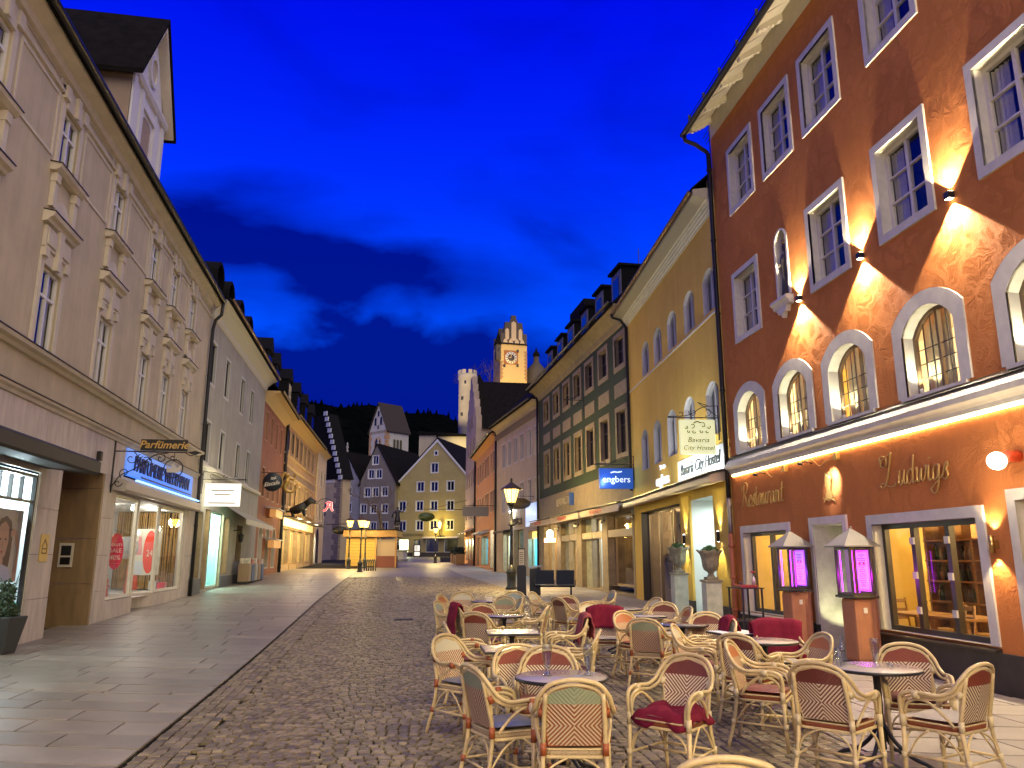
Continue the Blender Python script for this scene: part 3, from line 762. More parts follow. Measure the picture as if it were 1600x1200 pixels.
R1.part('downpipe', mb, mat('terracotta_pipe', (0.42, 0.13, 0.05), .5))
downpipe(R1, R1.L - 0.02, 0.09, 2.2, 3.0, 0.05, mat('zinc_pipe', (0.3, 0.28, 0.26), .4, metal=.7))
# niche lining
ms = MB(); o_ = outline(0.44, 1.40, 0.21, x=5.02, z=6.78); ms.strip(o_, 0, -0.22); ms.sheet(o_, (), -0.22); ms.ring(outline(0.56, 1.46, 0.26, x=5.02, z=6.76), o_, -.01, .03); R1.part('niche', ms, m_white)
mb = MB(); mb.sweep_u([(-.02, 6.72), (0.16, 6.72), (.18, 6.66), (0.12, 6.62), (.10, 6.55), (-.02, 6.52)], 4.68, 5.36); mb.prism([(4.80, 6.54), (4.86, 6.42), (4.94, 6.44), (5.02, 6.32), (5.10, 6.44), (5.18, 6.42), (5.24, 6.54)], -.02, .10); R1.part('niche_bracket', mb, m_white, bevel=.006)
# ground-floor windows and doors
def big_frame(f, name, u0, u1, z0, z1, xs, m, depth=.2, fw=.07, sur=0.16, transom=None, glass=GLASS, sur_m=m_trim, proud=.03, base=True):
    w, h = u1 - u0, z1 - z0; mb = MB(); o_ = [(u0, z0), (u1, z0), (u1, z1), (u0, z1)]; i_ = [(u0 + fw, z0 + fw), (u1 - fw, z0 + fw), (u1 - fw, z1 - fw), (u0 + fw, z1 - fw)]
    mb.ring(o_, i_, -depth - .08, -depth)
    for x in xs: mb.box(x - fw*.6, x + fw*.6, -depth - .075, -depth + .012, z0 + fw, z1 - fw)
    if transom: mb.box(u0 + fw, u1 - fw, -depth - .07, -depth + .006, transom - fw*.45, transom + fw*.45)
    fr = f.part(name, mb, m)
    ed = [u0 + fw] + list(xs) + [u1 - fw]; zz = [z0 + fw] + ([transom] if transom else []) + [z1 - fw]
    for a, b in zip(ed, ed[1:]):
        for c, d in zip(zz, zz[1:]): f.part('pane', MB().quad((a, -depth - .04, c), (b, -depth - .04, c), (b, -depth - .04, d), (a, -depth - .04, d)), glass, fr)
    ms = MB(); ms.strip(o_, 0, -depth - .08)
    if sur: 
        q = sur if base else 0
        so = [(u0 - sur, z0 - (sur if base else 0)), (u1 + sur, z0 - (sur if base else 0)), (u1 + sur, z1 + sur), (u0 - sur, z1 + sur)]; ms.ring(so, o_, -.01, proud); ms.strip(o_, proud, 0)
    f.part('surround', ms, sur_m, fr); return fr
b = big_frame(R1, 'folding_window', 0.40, 2.76, 0.57, 2.17, (1.20, 1.98), m_dframe, depth=.14, fw=.075, sur=.15, base=False)
R1.part('sill', MB().sweep_u([(-.2, .50), (.10, .50), (.10, .53), (-.2, .58)], .25, 2.9), m_dframe, b)
for x in (1.20, 1.98):
    for z in (0.9, 1.4, 1.9): R1.part('hinge', MB().box(x - .045, x + .045, -.13, -.10, z - .05, z + .05), m_trim, b)
b = big_frame(R1, 'folding_window', 5.69, 7.71, 0.53, 2.19, (6.70,), m_dframe, depth=.14, fw=.075, sur=.15, base=False)
R1.part('sill', MB().sweep_u([(-.2, .47), (.12, .47), (.12, .50), (-.2, .54)], 5.5, 7.9), m_trim, b)
# recessed doorway with pale green stone jambs
ms = MB(); o_ = outline(0.98, 2.20, x=4.12, z=0.03); ms.strip(o_, 0, -0.7); ms.sheet(o_, (), -.7)
ms.ring([(3.5, .03), (4.74, .03), (4.74, 2.35), (3.5, 2.35)], [(3.63, .03), (4.61, .03), (4.61, 2.23), (3.63, 2.23)], -.01, .03)
R1.part('doorway', ms, mat('pale_green_stone', (0.50, 0.50, 0.36), 0.7, var=.25, vscale=3, bump=.5, bscale=14, bdist=.02))
R1.part('doorway_surround', MB().ring([(3.49, .02), (4.75, .02), (4.75, 2.37), (3.49, 2.37)], [(3.60, .02), (4.64, .02), (4.64, 2.25), (3.60, 2.25)], -.01, .045), m_trim)
R1.lamp('SPOT', 4.1, -.15, .12, 12, (1, .95, .62), .03, (0, -.3, 1), angle=110)
fr = big_frame(R1, 'door', -1.44, -0.32, 0.05, 2.34, (), m_cream, depth=.3, fw=.09, sur=.14, base=False)
# bar room behind the folding windows
room(R1, -1.9, 8.0, -.36, -4.2, .02, 2.75, m_room, 'bar_room', mat('oak_floor', (0.25, 0.13, 0.05), .4))
for u, e in ((0.7, 34), (2.3, 34), (6.3, 30), (7.5, 26), (-0.9, 36)): R1.lamp('POINT', u, -2.0, 2.45, e, (1, 0.70, 0.30), .1)
for u in (2.5, 1.75, 6.1, 7.3): R1.lamp('SPOT', u, -3.95, .9, 14, (1, 0.8, .3), .04, (0, -.25, 1), angle=80)
# things inside the bar room
sh = empty('bar_shelf', label='dark wooden bar shelf filled with bottles behind the folding window', cat='shelf'); SHU = R1.px(1512, 860, -2.1)[0]; R1.place(sh, SHU, -2.25, 0.02)
MB().box(-.9, .9, -.02, .02, 0, 2.2).build('back_panel', m_wood, sh)
for x in (-.9, -.3, .3, .9): MB().box(x - .03, x + .03, .02, .3, 0, 2.2).build('upright', m_wood, sh)
r4 = random.Random(11)
for z in (0.9, 1.25, 1.6, 1.95):
    MB().box(-.93, .93, .02, .32, z - .03, z).build('shelf_board', m_wood, sh)
for i in range(44):
    z = (0.9, 1.25, 1.6)[i % 3]; x = -.8 + 1.6 * r4.random(); h = r4.uniform(.18, .28)
    c_ = [(0.02, 0.05, 0.02), (.25, .10, .02), (.35, .3, .22), (.02, .02, .03)][i % 4]
    o = MB().lathe([(0.001, 0), (.035, 0), (.035, h * .6), (.014, h * .75), (.014, h), (0.001, h)], 8).build('bottle', mat('bottle_glass_%d' % (i % 4), c_, .1)); tag(o, 'small bottle standing on the bar shelf behind the folding window', 'bottle', 'bottles on the bar shelf')
    R1.place(o, SHU + R1.s * x, -2.07, z + .02)
def simple_table(f, u, n, w, lab):
    t = empty('wooden_table', label=lab, cat='table'); f.place(t, u, n, 0.02)
    MB().box(-w/2, w/2, -.4, .4, .72, .76).build('tabletop', m_wood, t, bevel=.006)
    for sx in (-1, 1):
        for sy in (-1, 1): MB().box(sx*(w/2 - .08) - .03, sx*(w/2 - .08) + .03, sy*.33 - .03, sy*.33 + .03, 0, .72).build('leg', m_wood, t)
    return t
simple_table(R1, R1.px(1440, 960, -1.0)[0], -1.0, .9, 'oak table inside, nearer the doorway end of the folding window')
simple_table(R1, R1.px(1515, 965, -1.1)[0], -1.1, .9, 'oak table inside, in front of the bottle shelf')
simple_table(R1, R1.px(1195, 945, -.9)[0], -.9, 1.0, 'oak table inside the smaller restaurant window')
def wood_chair(f, u, n, rz, lab):
    t = empty('wooden_chair', label=lab, cat='chair', group='wooden chairs inside the restaurant'); f.place(t, u, n, 0.02, rz)
    MB().box(-.21, .21, -.2, .2, .44, .475).build('seat', m_wood, t, bevel=.006)
    for sx in (-1, 1):
        MB().tube([(sx*.18, .17, 0), (sx*.18, .17, .45)], .018, 6).build('leg', m_wood, t); MB().tube([(sx*.18, -.17, 0), (sx*.18, -.17, .45), (sx*.17, -.24, .95)], .018, 6).build('leg', m_wood, t)
    for z in (.62, .75, .9): MB().box(-.17, .17, -.24 - .0, -.20, z - .03, z + .03).build('back_rail', m_wood, t)
wood_chair(R1, R1.px(1415, 960, -1.2)[0], -1.2, pi*.5, 'wooden chair inside, between the window and the nearer oak table')
wood_chair(R1, R1.px(1465, 950, -1.6)[0], -1.6, pi*.9, 'wooden chair inside, far side of the oak table next to the doorway end')
wood_chair(R1, R1.px(1490, 960, -.7)[0], -.7, -.3, 'wooden chair inside, in front of the table by the bottle shelf')
wood_chair(R1, R1.px(1530, 950, -1.6)[0], -1.6, pi*.8, 'wooden chair inside, between the table and the bottle shelf')
# gilt lettering and emblem
def stroke_text(f, name, strokes, u, z, sc, m, n=0.03, r=0.014):
    """hand-drawn letters: strokes in reading coordinates"""
    mb = MB(); d = -f.s
    for st in strokes:
        P = catmull([(p[0], 0, p[1]) for p in st], 4) if len(st) > 2 else [Vector((p[0], 0, p[1])) for p in st]
        k = len(P); rr = [r * (0.65 + 0.5 * abs((P[min(i+1, k-1)] - P[max(i-1, 0)]).normalized().z)) for i in range(k)]
        mb.tube([(u + d * p.x * sc, n, z + p.z * sc) for p in P], rr, 6)
    return f.part(name, mb, m)
def sh_(st, dx, k=0.18): return [[(x + dx + k*y, y) for x, y in s] for s in st]
LET = {
 'L': ([[(-.25, .95), (-.30, 1.15), (-.05, 1.2), (.15, 1.05), (.1, .8), (-.2, .85), (-.1, 1.1), (.4, 1.25)], [(.42, 1.3), (.38, .9), (.25, .3), (.1, .05), (-.15, .0), (-.2, .12), (0, .15), (.35, .02), (.7, .02), (.85, .15)]], .95),
 'u': ([[(0, .5), (.05, .55), (.05, .2), (.12, .02), (.25, .1), (.33, .5)], [(.33, .55), (.33, .12), (.42, .02), (.5, .1)]], .5),
 'd': ([[(.35, .45), (.2, .55), (.03, .35), (.05, .08), (.2, .02), (.35, .2)], [(.36, 1.05), (.36, .15), (.45, .02), (.54, .1)]], .54),
 'w': ([[(0, .5), (.05, .55), (.08, .12), (.2, .05), (.3, .5)], [(.3, .5), (.32, .12), (.45, .05), (.58, .4), (.55, .58), (.68, .5)]], .66),
 'i': ([[(0, .5), (.06, .55), (.06, .12), (.15, .02), (.24, .1)], [(.07, .78), (.09, .83)]], .27),
 'g': ([[(.33, .45), (.2, .55), (.03, .35), (.08, .05), (.25, .08), (.34, .5)], [(.34, .55), (.33, -.2), (.15, -.45), (-.05, -.3), (.1, -.15), (.5, .12)]], .52),
 's': ([[(0, .1), (.2, .55), (.3, .48), (.2, .35), (.3, .15), (.2, .0), (.02, .06)]], .36),
 'R': ([[(-.2, .8), (-.15, 1.1), (.25, 1.2), (.5, 1.0), (.35, .7), (.1, .62)], [(.1, 1.1), (.06, .5), (-.05, .1), (-.25, .05)], [(.12, .62), (.3, .5), (.5, .05), (.65, .08)]], .66),
 'e': ([[(.04, .28), (.3, .35), (.22, .55), (.05, .4), (.08, .05), (.25, .02), (.38, .15)]], .38),
 't': ([[(.12, .9), (.1, .15), (.2, .02), (.32, .1)], [(-.05, .6), (.32, .62)]], .33),
 'a': ([[(.33, .48), (.18, .55), (.02, .3), (.08, .03), (.25, .1), (.34, .5)], [(.34, .52), (.34, .1), (.42, .02), (.5, .1)]], .5),
 'r': ([[(0, .5), (.06, .55), (.06, .0)], [(.06, .4), (.2, .56), (.32, .52)]], .33),
 'n': ([[(0, .5), (.06, .55), (.06, .0)], [(.06, .38), (.22, .56), (.32, .4), (.32, .1), (.4, .02), (.48, .1)]], .5),
}
def script(word):
    x = 0; out = []
    for ch in word: st, w_ = LET[ch]; out += sh_(st, x); x += w_
    return out, x
st, w_ = script('Ludwigs'); stroke_text(R1, 'ludwigs_lettering', st, 2.32, 2.72, 1.52 / w_, m_gold, r=.013)
st, w_ = script('Restaurant'); stroke_text(R1, 'restaurant_lettering', st, 7.62, 2.74, 1.95 / w_, m_gold, r=.012)
mb = MB(); mb.prism([(-.11, -.24), (.11, -.24), (.09, -.14), (.05, -.09), (.06, -.03), (.10, 0.0), (.085, .06), (.10, .11), (.08, .17), (.03, .23), (-.05, .235), (-.10, .18), (-.115, .10), (-.09, .02), (-.07, -.04), (-.06, -.10), (-.10, -.15)], 0, .035)
mb.tube([(-.2, .02, -.30), (-.05, .02, -.22), (.05, .02, -.2), (.19, .02, -.27)], .012, 6); mb.tube([(-.17, .02, -.20), (0, .02, -.27), (.2, .02, -.21)], .012, 6)
for i in range(7): mb.tube([(-.09 + .02*i, .03, .05 + .02*i), (-.12 + .025*i, .045, .10 + .02*i), (-.10 + .03*i, .03, .15 + .01*i)], .012, 6)
R1.part('bust_emblem', mb, m_gold, loc=(3.96, .005, 2.90))
R1.lamp('SPOT', 3.70, .30, 3.20, 24, (1.0, .88, .88), .03, (0.25, -.75, -.55), angle=75, blend=.9)

# up-and-down wall lamps between the second-floor windows
LAMPS = [(4.40, 6.52, 'wall lamp beside the niche with the statue'), (2.29, 6.55, 'wall lamp between the two middle windows of the second floor'), (0.08, 6.56, 'wall lamp beside the largest second-floor window'), (-2.1, 6.55, 'wall lamp past the edge of the picture')]
for u, z, lab in LAMPS[:3]:
    t = empty('wall_lamp', label='small black up-and-down ' + lab, cat='wall lamp', group='up-and-down wall lamps'); R1.place(t, u, 0, z)
    MB().box(-.05, .05, .0, .10, -.05, .05).build('housing', m_black, t, bevel=.006)
    MB().box(-.042, .042, .012, .088, .051, .054).build('lens', m_bulb, t); MB().box(-.042, .042, .012, .088, -.054, -.051).build('lens', m_bulb, t)
for u, z, lab in LAMPS:  # last entry is light alone, an assumed lamp out of view
    R1.lamp('SPOT', u, .07, z + .06, 110, WARMW, .02, (0, 0.04, 1), angle=98, blend=.10); R1.lamp('SPOT', u, .07, z - .06, 160, WARMW, .02, (0, .04, -1), angle=98, blend=.10)
# small uplights in the arched windows
for i, (u, z) in enumerate(ARC[:5]):
    lab = ['arched window next to the drainpipe', 'second arched window from the drainpipe', 'middle one of the arched windows', 'arched window above the gilt Ludwigs lettering', 'arched window cut by the picture edge'][i]
    t = empty('window_spotlight', label='small white spotlight on the sill of the ' + lab, cat='spotlight', group='spotlights in the arched windows'); R1.place(t, u + .44, -.12, z)
    MB().tube([(0, 0, 0), (0, 0, .05)], .01, 6).build('stem', m_white, t); MB().lathe([(.001, .045), (.03, .045), (.035, .10), (.03, .103), (.001, .10)], 10).build('head', m_white, t); MB().lathe([(.001, .104), (.026, .104)], 10).build('lens', m_bulbw, t)
    R1.lamp('SPOT', u + .44, -.12, z + .12, 11, (1.0, .95, .70), .02, (-.25, -.02, 1), angle=130, blend=.5)
# brass sconce by the door
t = empty('brass_sconce', label='brass tube sconce shining up and down beside the doorway at the picture edge', cat='wall lamp'); R1.place(t, .10, .0, 1.82)
MB().lathe([(.001, -.11), (.035, -.11), (.035, .11), (.001, .11)], 14, c=(0, .08, 0)).build('tube', m_brass, t); MB().box(-.03, .03, 0, .05, -.05, .05).build('mount', m_brass, t)
R1.lamp('SPOT', .10, .08, 1.95, 9, WARM, .02, (0, -.1, 1), angle=90, blend=.4); R1.lamp('SPOT', .10, .08, 1.69, 9, WARM, .02, (0, -.1, -1), angle=90, blend=.4)
# globe lamp with orange-red fitting at the edge of the picture
t = empty('globe_lamp', label='white globe lamp on an orange-red wall fitting at the picture edge', cat='wall lamp'); R1.place(t, -.45, 0, 2.86)
MB().lathe([(.001, 0), (.07, 0), (.07, .16), (.05, .2), (.001, .2)], 14, axis='y').build('fitting', mat('orange_red_plastic', (.75, .10, .03), .4), t)
bm_ = MB(); bm_.lathe([(.11 * sin(pi*i/10) + .0005, .30 - .11 * cos(pi*i/10)) for i in range(11)], 16, c=(0, 0, -.06), axis='y'); bm_.build('globe', mat('lit_globe', (1, .95, .85), .4, emit=(1, .86, .66), estr=7), t)
R1.lamp('POINT', -.45, .36, 2.8, 14, WARMW, .11)
# two little arm spotlights with their cable boxes
for u, lab in ((6.44, 'above the Restaurant lettering'), (4.51, 'above the gilt bust')):
    t = empty('arm_spotlight', label='tiny black arm spotlight ' + lab, cat='spotlight'); R1.place(t, u, .0, 3.36)
    MB().tube(catmull([(0, 0, 0), (0, .12, .03), (0, .22, .0)], 5), .012, 6).build('arm', m_black, t); MB().lathe([(.001, .20), (.03, .20), (.025, .28), (.001, .28)], 10, c=(0, 0, -.015), axis='y').build('head', m_black, t)
    c = tag(MB().box(-.05, .05, 0, .08, -.06, .06).build('junction_box', m_gold, bevel=.005), 'small yellowish cable box on the wall right of the spotlight ' + lab, 'cable box'); R1.place(c, u - .92, .0, 3.37)
    cb = tag(MB().tube(catmull([(0, .03, 0), (.3, .03, -.04), (.6, .03, -.10), (.8, .03, .02), (.95, .04, .10)], 5), .006, 5).build('cable', m_gold), 'thin hanging cable joining the box and the spotlight ' + lab, 'cable'); R1.place(cb, u - .92 , 0, 3.37)
# statue in the niche: robed figure holding a child, with crown
st_ = empty('niche_statue', label='small dark robed statue standing in the wall niche', cat='statue'); R1.place(st_, 5.02, -.09, 6.78)
m_stat = mat('dark_carved_wood', (.05, .04, .03), .6)
mb = MB(); mb.lathe([(.001, 0), (.15, 0), (.14, .1), (.10, .45), (.115, .65), (.13, .78), (.10, .88), (.045, .92), (.04, .95), (.07, 1.0), (.075, 1.06), (.06, 1.12), (.001, 1.14)], 14); mb.build('figure', m_stat, st_)
MB().tube([(.11, .0, .82), (.17, .06, .70), (.05, .12, .66)], [.04, .035, .028], 8).build('arm', m_stat, st_); MB().tube([(-.11, 0, .82), (-.18, .05, .72), (-.28, .08, .74)], [.04, .033, .026], 8).build('arm', m_stat, st_)
MB().lathe([(.07, 1.12), (.085, 1.2), (.07, 1.2), (.06, 1.13)], 10).build('crown', m_gold, st_)

# ---------------------------------------------------------------- yellow hostel building
m_yel = mat_stucco('yellow_render', (0.68, 0.42, 0.075), (0.80, 0.53, 0.12), 0.45)
m_ywin = mat('pale_window_frame', (0.55, 0.53, 0.50), 0.5)
R2 = Facade('hostel_building', 'yellow plastered hostel building with arched windows and a striped white cornice', C_R1, C_R2)
T1 = [(0.80, 7.75), (2.54, 7.75), (4.32, 7.74), (6.0, 7.73), (7.63, 7.73)]; T2 = [(1.0, 4.62), (2.95, 4.62), (4.76, 4.60), (6.46, 4.58), (8.13, 4.55)]
holes = [outline(0.98, 1.14, .26, x=u, z=z) for u, z in T1] + [outline(0.98, 1.36, .26, x=u, z=z) for u, z in T2]
holes += [outline(1.94, 3.05, x=2.30, z=0.12), outline(4.75, 3.05, x=6.70, z=.12)]
mb = MB(); E2 = 10.50; mb.sheet([(.0, -.2), (R2.L, -.2), (R2.L, E2), (.0, E2)], holes); mb.strip([(0, -.2), (R2.L, -.2), (R2.L, E2), (0, E2)], 0, -9); R2.part('wall', mb, m_yel)
for hh, spots in ((1.14, T1), (1.36, T2)):
    w = make_window(R2, .98, hh, .26, depth=.09, cols=2, fw=.05, frame_m=m_ywin, surround=0, sur_m=m_ywin, rev_m=m_ywin, glass=GLASS, curtain=mat('grey_lilac_blind', (.24, .235, .26), .8, var=.1, vscale=9), curtain_w=.36)
    put_windows(R2, w, spots)
mb = MB(); mb.sweep_u([(-.02, 7.60), (.04, 7.60), (.04, 7.64), (-.02, 7.66)], 0, R2.L); R2.part('string_course', mb, m_cream)
prof = [(-.02, 10.18)]
for i in range(4): prof += [(.03 + i*.045, 10.18 + i*.07), (.03 + i*.045, 10.23 + i*.07), (.05 + i*.045, 10.25 + i*.07)]
prof += [(.20, 10.47), (-.02, 10.47)]; mb = MB(); mb.sweep_u(prof, .04, R2.L + .05); R2.part('cornice', mb, m_trim)
R2.part('soffit', MB().sweep_u([(-.02, 10.48), (.19, 10.48), (.50, 10.56), (.52, 10.56), (.52, 10.72), (-.02, 10.80)], .04, R2.L + .08), mat('shaded_eaves_paint', (.34, .31, .24), .7))  # soffit grey carries the shade under the eaves in its colour
hip(R2, 0.05, R2.L + .1, 10.76, 9, 4.6, m_roof, over=.55, th=.04); gutter(R2, .05, R2.L + .15, .56, 10.70, .075, m_copper)
R2.part('gable_end', MB().prism([(.02, 10.48), (.5, 10.48), (.5, 11.15), (.02, 11.30)], -1.5, .0), m_trim)
downpipe(R2, R2.L - .05, .08, 4.0, E2 - .4, .05, m_gut, [(R2.L - .05, .3, E2 - .1), (R2.L, .58, E2), (R2.L, .61, E2 + .14)])
mb = MB()
for x, dz in ((0, 1.35), (-.5, .95), (.5, .8)): mb.tube([(x*0, 0, 0), (x*0, 0, 1.3)], .015, 5)
for z, l in ((1.25, .5), (1.1, .38), (.95, .3)): mb.tube([(-l, 0, z), (l, 0, z)], .01, 5)
ta = tag(mb.build('roof_aerial', m_black), 'thin black aerial on the yellow building roof beside the terracotta eaves', 'aerial'); R2.place(ta, .9, -.3, E2 + 1.2)
# fascia, cassette awning, entrance and shop
R2.part('awning_cassette', MB().sweep_u([(0, 3.44), (.42, 3.36), (.46, 3.40), (.46, 3.52), (.40, 3.58), (0, 3.66)], .2, R2.L - .25), mat('beige_cassette', (.52, .42, .28), .5))
R2.part('awning_cap', MB().sweep_u([(0, 3.665), (.42, 3.585), (.50, 3.59), (.50, 3.62), (0, 3.72)], .15, R2.L - .2), m_gut)
b = big_frame(R2, 'shopfront', 4.33, 9.07, .14, 3.17, (5.9, 6.1, 7.6), mat('bronze_shopfront', (.20, .15, .09), .35, metal=.5), depth=.25, fw=.07, sur=0, sur_m=m_dframe)
room(R2, 4.33, 9.07, -.35, -3.4, .1, 3.2, mat('shop_interior_tan', (.34, .24, .13), .8, var=.2, vscale=2), 'shop_interior'); 
for u in (5.2, 7.9): R2.lamp('POINT', u, -1.3, 2.9, 16, (1, .82, .55), .1)
mp_ = empty('fashion_poster', label='tall poster of a dark-suited figure inside the bronze shopfront', cat='poster'); R2.place(mp_, R2.px(1070, 838, -.6)[0], -.6, R2.px(1070, 838, -.6)[1], .5)
MB().box(-.42, .42, -.02, 0, -.75, .75).build('board', mat('poster_grey', (.42, .38, .33), .6), mp_)
MB().prism([(-.16, -.7), (-.03, -.7), (0, -.2), (.03, -.7), (.16, -.7), (.17, .1), (.22, .35), (.06, .42), (-.06, .42), (-.22, .35), (-.17, .1)], .002, .006).build('suit', m_black, mp_); MB().prism([(.07*cos(a*.5), .52 + .09*sin(a*.5)) for a in range(12)], .002, .007).build('face', mat('print_skin2', (.5, .3, .2), .6), mp_)
for px_ in (1018, 1032, 1048):
    dm_ = empty('shop_mannequin', label='dressed shop mannequin inside the bronze shopfront, %s' % {1018: 'farthest from the porch', 1032: 'middle one', 1048: 'nearest to the poster'}[px_], cat='mannequin', group='mannequins in the bronze shopfront'); R2.place(dm_, R2.px(px_, 880, -.9)[0], -.9, .15)
    MB().lathe([(.001, 0), (.16, 0), (.10, .02), (.02, .03), (.02, .5)], 10).build('stand', m_gut, dm_); MB().lathe([(.10, .5), (.14, .8), (.13, 1.05), (.19, 1.35), (.17, 1.5), (.05, 1.56), (.05, 1.62)], 12).build('coat', mat('coat_%d' % px_, {1018: (.03, .035, .05), 1032: (.12, .07, .04), 1048: (.05, .05, .055)}[px_], .85), dm_); MB().lathe([(.05, 1.6), (.085, 1.68), (.08, 1.78), (.001, 1.84)], 10).build('head', m_cream, dm_)
# entrance: white porch with uplit yellow columns
ms = MB(); o_ = outline(1.94, 3.05, x=2.30, z=.12); ms.strip(o_, 0, -1.6); ms.sheet(o_, (), -1.6); R2.part('porch', ms, mat('porch_white', (.72, .76, .72), .6))
R2.lamp('AREA', 2.3, -.8, 3.05, 11, (.86, 1.0, .93), .9, (0, 0, -1), sizey=.9)
for u, lab in ((3.62, 'between the shopfront and the white porch'), (.78, 'between the white porch and the restaurant drainpipe')):
    c = R2.part('column', MB().box(u - (.36 if u > 2 else .52), u + (.36 if u > 2 else .48), -.02, .05, .55, 3.3), m_yel, bevel=.01); R2.part('column_base', MB().box(u - (.38 if u > 2 else .54), u + (.38 if u > 2 else .5), -.02, .07, -.1, .55), m_plinth, bevel=.01)
    t = empty('column_lamp', label='tube lamp on the yellow column ' + lab, cat='wall lamp', group='column lamps of the hostel'); R2.place(t, u, .05, 2.15)
    MB().lathe([(.001, -.12), (.04, -.12), (.04, .12), (.001, .12)], 12, c=(0, .07, 0)).build('tube', m_gut, t)
    MB().lathe([(.001, .125), (.035, .125)], 10, c=(0, .07, 0)).build('lens', m_bulbw, t); MB().lathe([(.001, -.125), (.035, -.125)], 10, c=(0, .07, 0)).build('lens', m_bulbw, t)
    R2.lamp('SPOT', u, .14, 2.30, 16, (1, .92, .45), .02, (0, -.12, 1), angle=70, blend=.6); R2.lamp('SPOT', u, .14, 2.0, 16, (1, .92, .45), .02, (0, -.12, -1), angle=70, blend=.6)
p_ = tag(MB().box(-.55, .55, 0, .04, -.5, .5).build('hostel_board', mat('pale_mint_board', (.62, .70, .66), .4), bevel=.004), 'pale hostel board with teal lettering standing in the white porch', 'sign'); R2.place(p_, 2.0, -1.45, 1.75)
for s_, z, sz in (('Bavaria', -.1, .26), ('City Hostel', -.36, .2)):
    t = text_mb(s_, sz, .3, .004); MB().add([(-v[0], v[1] + .041, v[2] + z) for v in t.v], [f_[::-1] for f_ in t.f]).build('lettering', mat('teal_print', (.03, .22, .26), .5), p_)
# wall sign Bavaria City Hostel, lit from its edge
R2.part('hostel_sign_panel', MB().box(.28, 4.15, .01, .05, 3.70, 4.32), mat('white_sign_panel', (.72, .74, .74), .4, emit=(.75, .85, 1.0), estr=.22), bevel=.004)
R2.text('hostel_sign_lettering', 'Bavaria City Hostel', .44, 2.2, .055, 4.02, mat('dark_lettering', (.02, .03, .03), .4), shear=.35, ext=.012, space=.98)
R2.lamp('AREA', 2.3, .55, 3.72, 18, (.9, .97, 1), 3.4, (0, -.7, .7), sizey=.06)
# lit letters engbers with leaping emblem
m_engl = mat('white_lit_letters', (.9, .95, 1), .5, emit=(.80, .90, 1.0), estr=.7)
R2.text('shop_lettering', 'engbers', .46, 5.85, .03, 3.98, m_engl, ext=.03, offset=.003)
R2.part('shop_emblem', MB().prism([(5.5, 4.36), (5.62, 4.44), (5.85, 4.42), (6.1, 4.47), (6.2, 4.42), (6.05, 4.38), (6.15, 4.32), (5.9, 4.36), (5.7, 4.31)], .02, .06), m_engl)
R2.lamp('POINT', 5.85, .45, 4.0, 1.2, (.85, .93, 1), .2)
# urns with box balls on pedestals
m_urn = mat('weathered_stone_urn', (.24, .21, .14), .8, var=.35, vscale=8, bump=.5, bscale=30, bdist=.01)
m_box = mat('box_leaves', (.035, .10, .02), .7, var=.5, vscale=30)
def leaf_ball(r, n, seed, c=(0,0,0), sz=.02, sq=1.0):
    r5 = random.Random(seed); mb = MB()
    for i in range(n):
        d = Vector((r5.gauss(0,1), r5.gauss(0,1), r5.gauss(0,1))).normalized(); p = Vector(c) + Vector((d.x, d.y, d.z * sq)) * r * (r5.random() ** .33) 
        a = Vector((r5.gauss(0,1), r5.gauss(0,1), r5.gauss(0,1))).normalized(); b_ = a.orthogonal().normalized(); l = sz * r5.uniform(.7, 1.4)
        mb.add([p - a*l*.1, p + a*l*.5 + b_*l*.35, p + a*l, p + a*l*.5 - b_*l*.35], [(0,1,2,3)])
    return mb
for u, n, lab, H_ in ((R2.px(1062, 920, .5)[0], .5, 'in front of the shopfront', 1.08), (R2.px(1112, 920, .5)[0], .5, 'in front of the white porch', 1.02)):
    zg = gz(R2.W(u, n, 0).y)
    pe = empty('urn_pedestal', label='square stone pedestal carrying an urn ' + lab, cat='pedestal', group='urn pedestals at the hostel'); R2.place(pe, u, n, zg)
    MB().box(-.22, .22, -.22, .22, 0, .08).build('base', m_urn, pe, bevel=.01); MB().box(-.18, .18, -.18, .18, .08, H_).build('shaft', mat('pale_pedestal', (.45, .45, .36), .7, var=.2, vscale=5), pe, bevel=.01); MB().box(-.21, .21, -.21, .21, H_, H_ + .05).build('cap', m_urn, pe, bevel=.01)
    ur = empty('urn', label='fluted stone urn with a flared rim ' + lab, cat='urn', group='stone urns at the hostel'); R2.place(ur, u, n, zg + H_ + .05)
    MB().box(-.13, .13, -.13, .13, 0, .06).build('foot', m_urn, ur, bevel=.008)
    mb = MB(); prof = [(.10, .06), (.06, .12), (.07, .16), (.15, .22), (.18, .32), (.19, .45), (.22, .56), (.30, .64), (.28, .65), (.20, .58)]; nn = 32; vs = []
    for r_, z in prof:
        for j in range(nn): a = 2*pi*j/nn; q = r_ * (1 + (.09 * cos(8*a) if z > .2 else 0)); vs.append((q*cos(a), q*sin(a), z + (.025*cos(8*a) if z > .6 else 0)))
    mb.add(vs, [(i*nn + j, i*nn + (j+1) % nn, (i+1)*nn + (j+1) % nn, (i+1)*nn + j) for i in range(len(prof)-1) for j in range(nn)], 0, True); mb.build('bowl', m_urn, ur)
    bb = tag(leaf_ball(.20, 900, 5 + int(u), sz=.035, sq=.75).build('box_ball', m_box), 'clipped green box ball planted in the urn ' + lab, 'plant', 'box balls in the urns'); R2.place(bb, u, n, zg + H_ + .05 + .62)
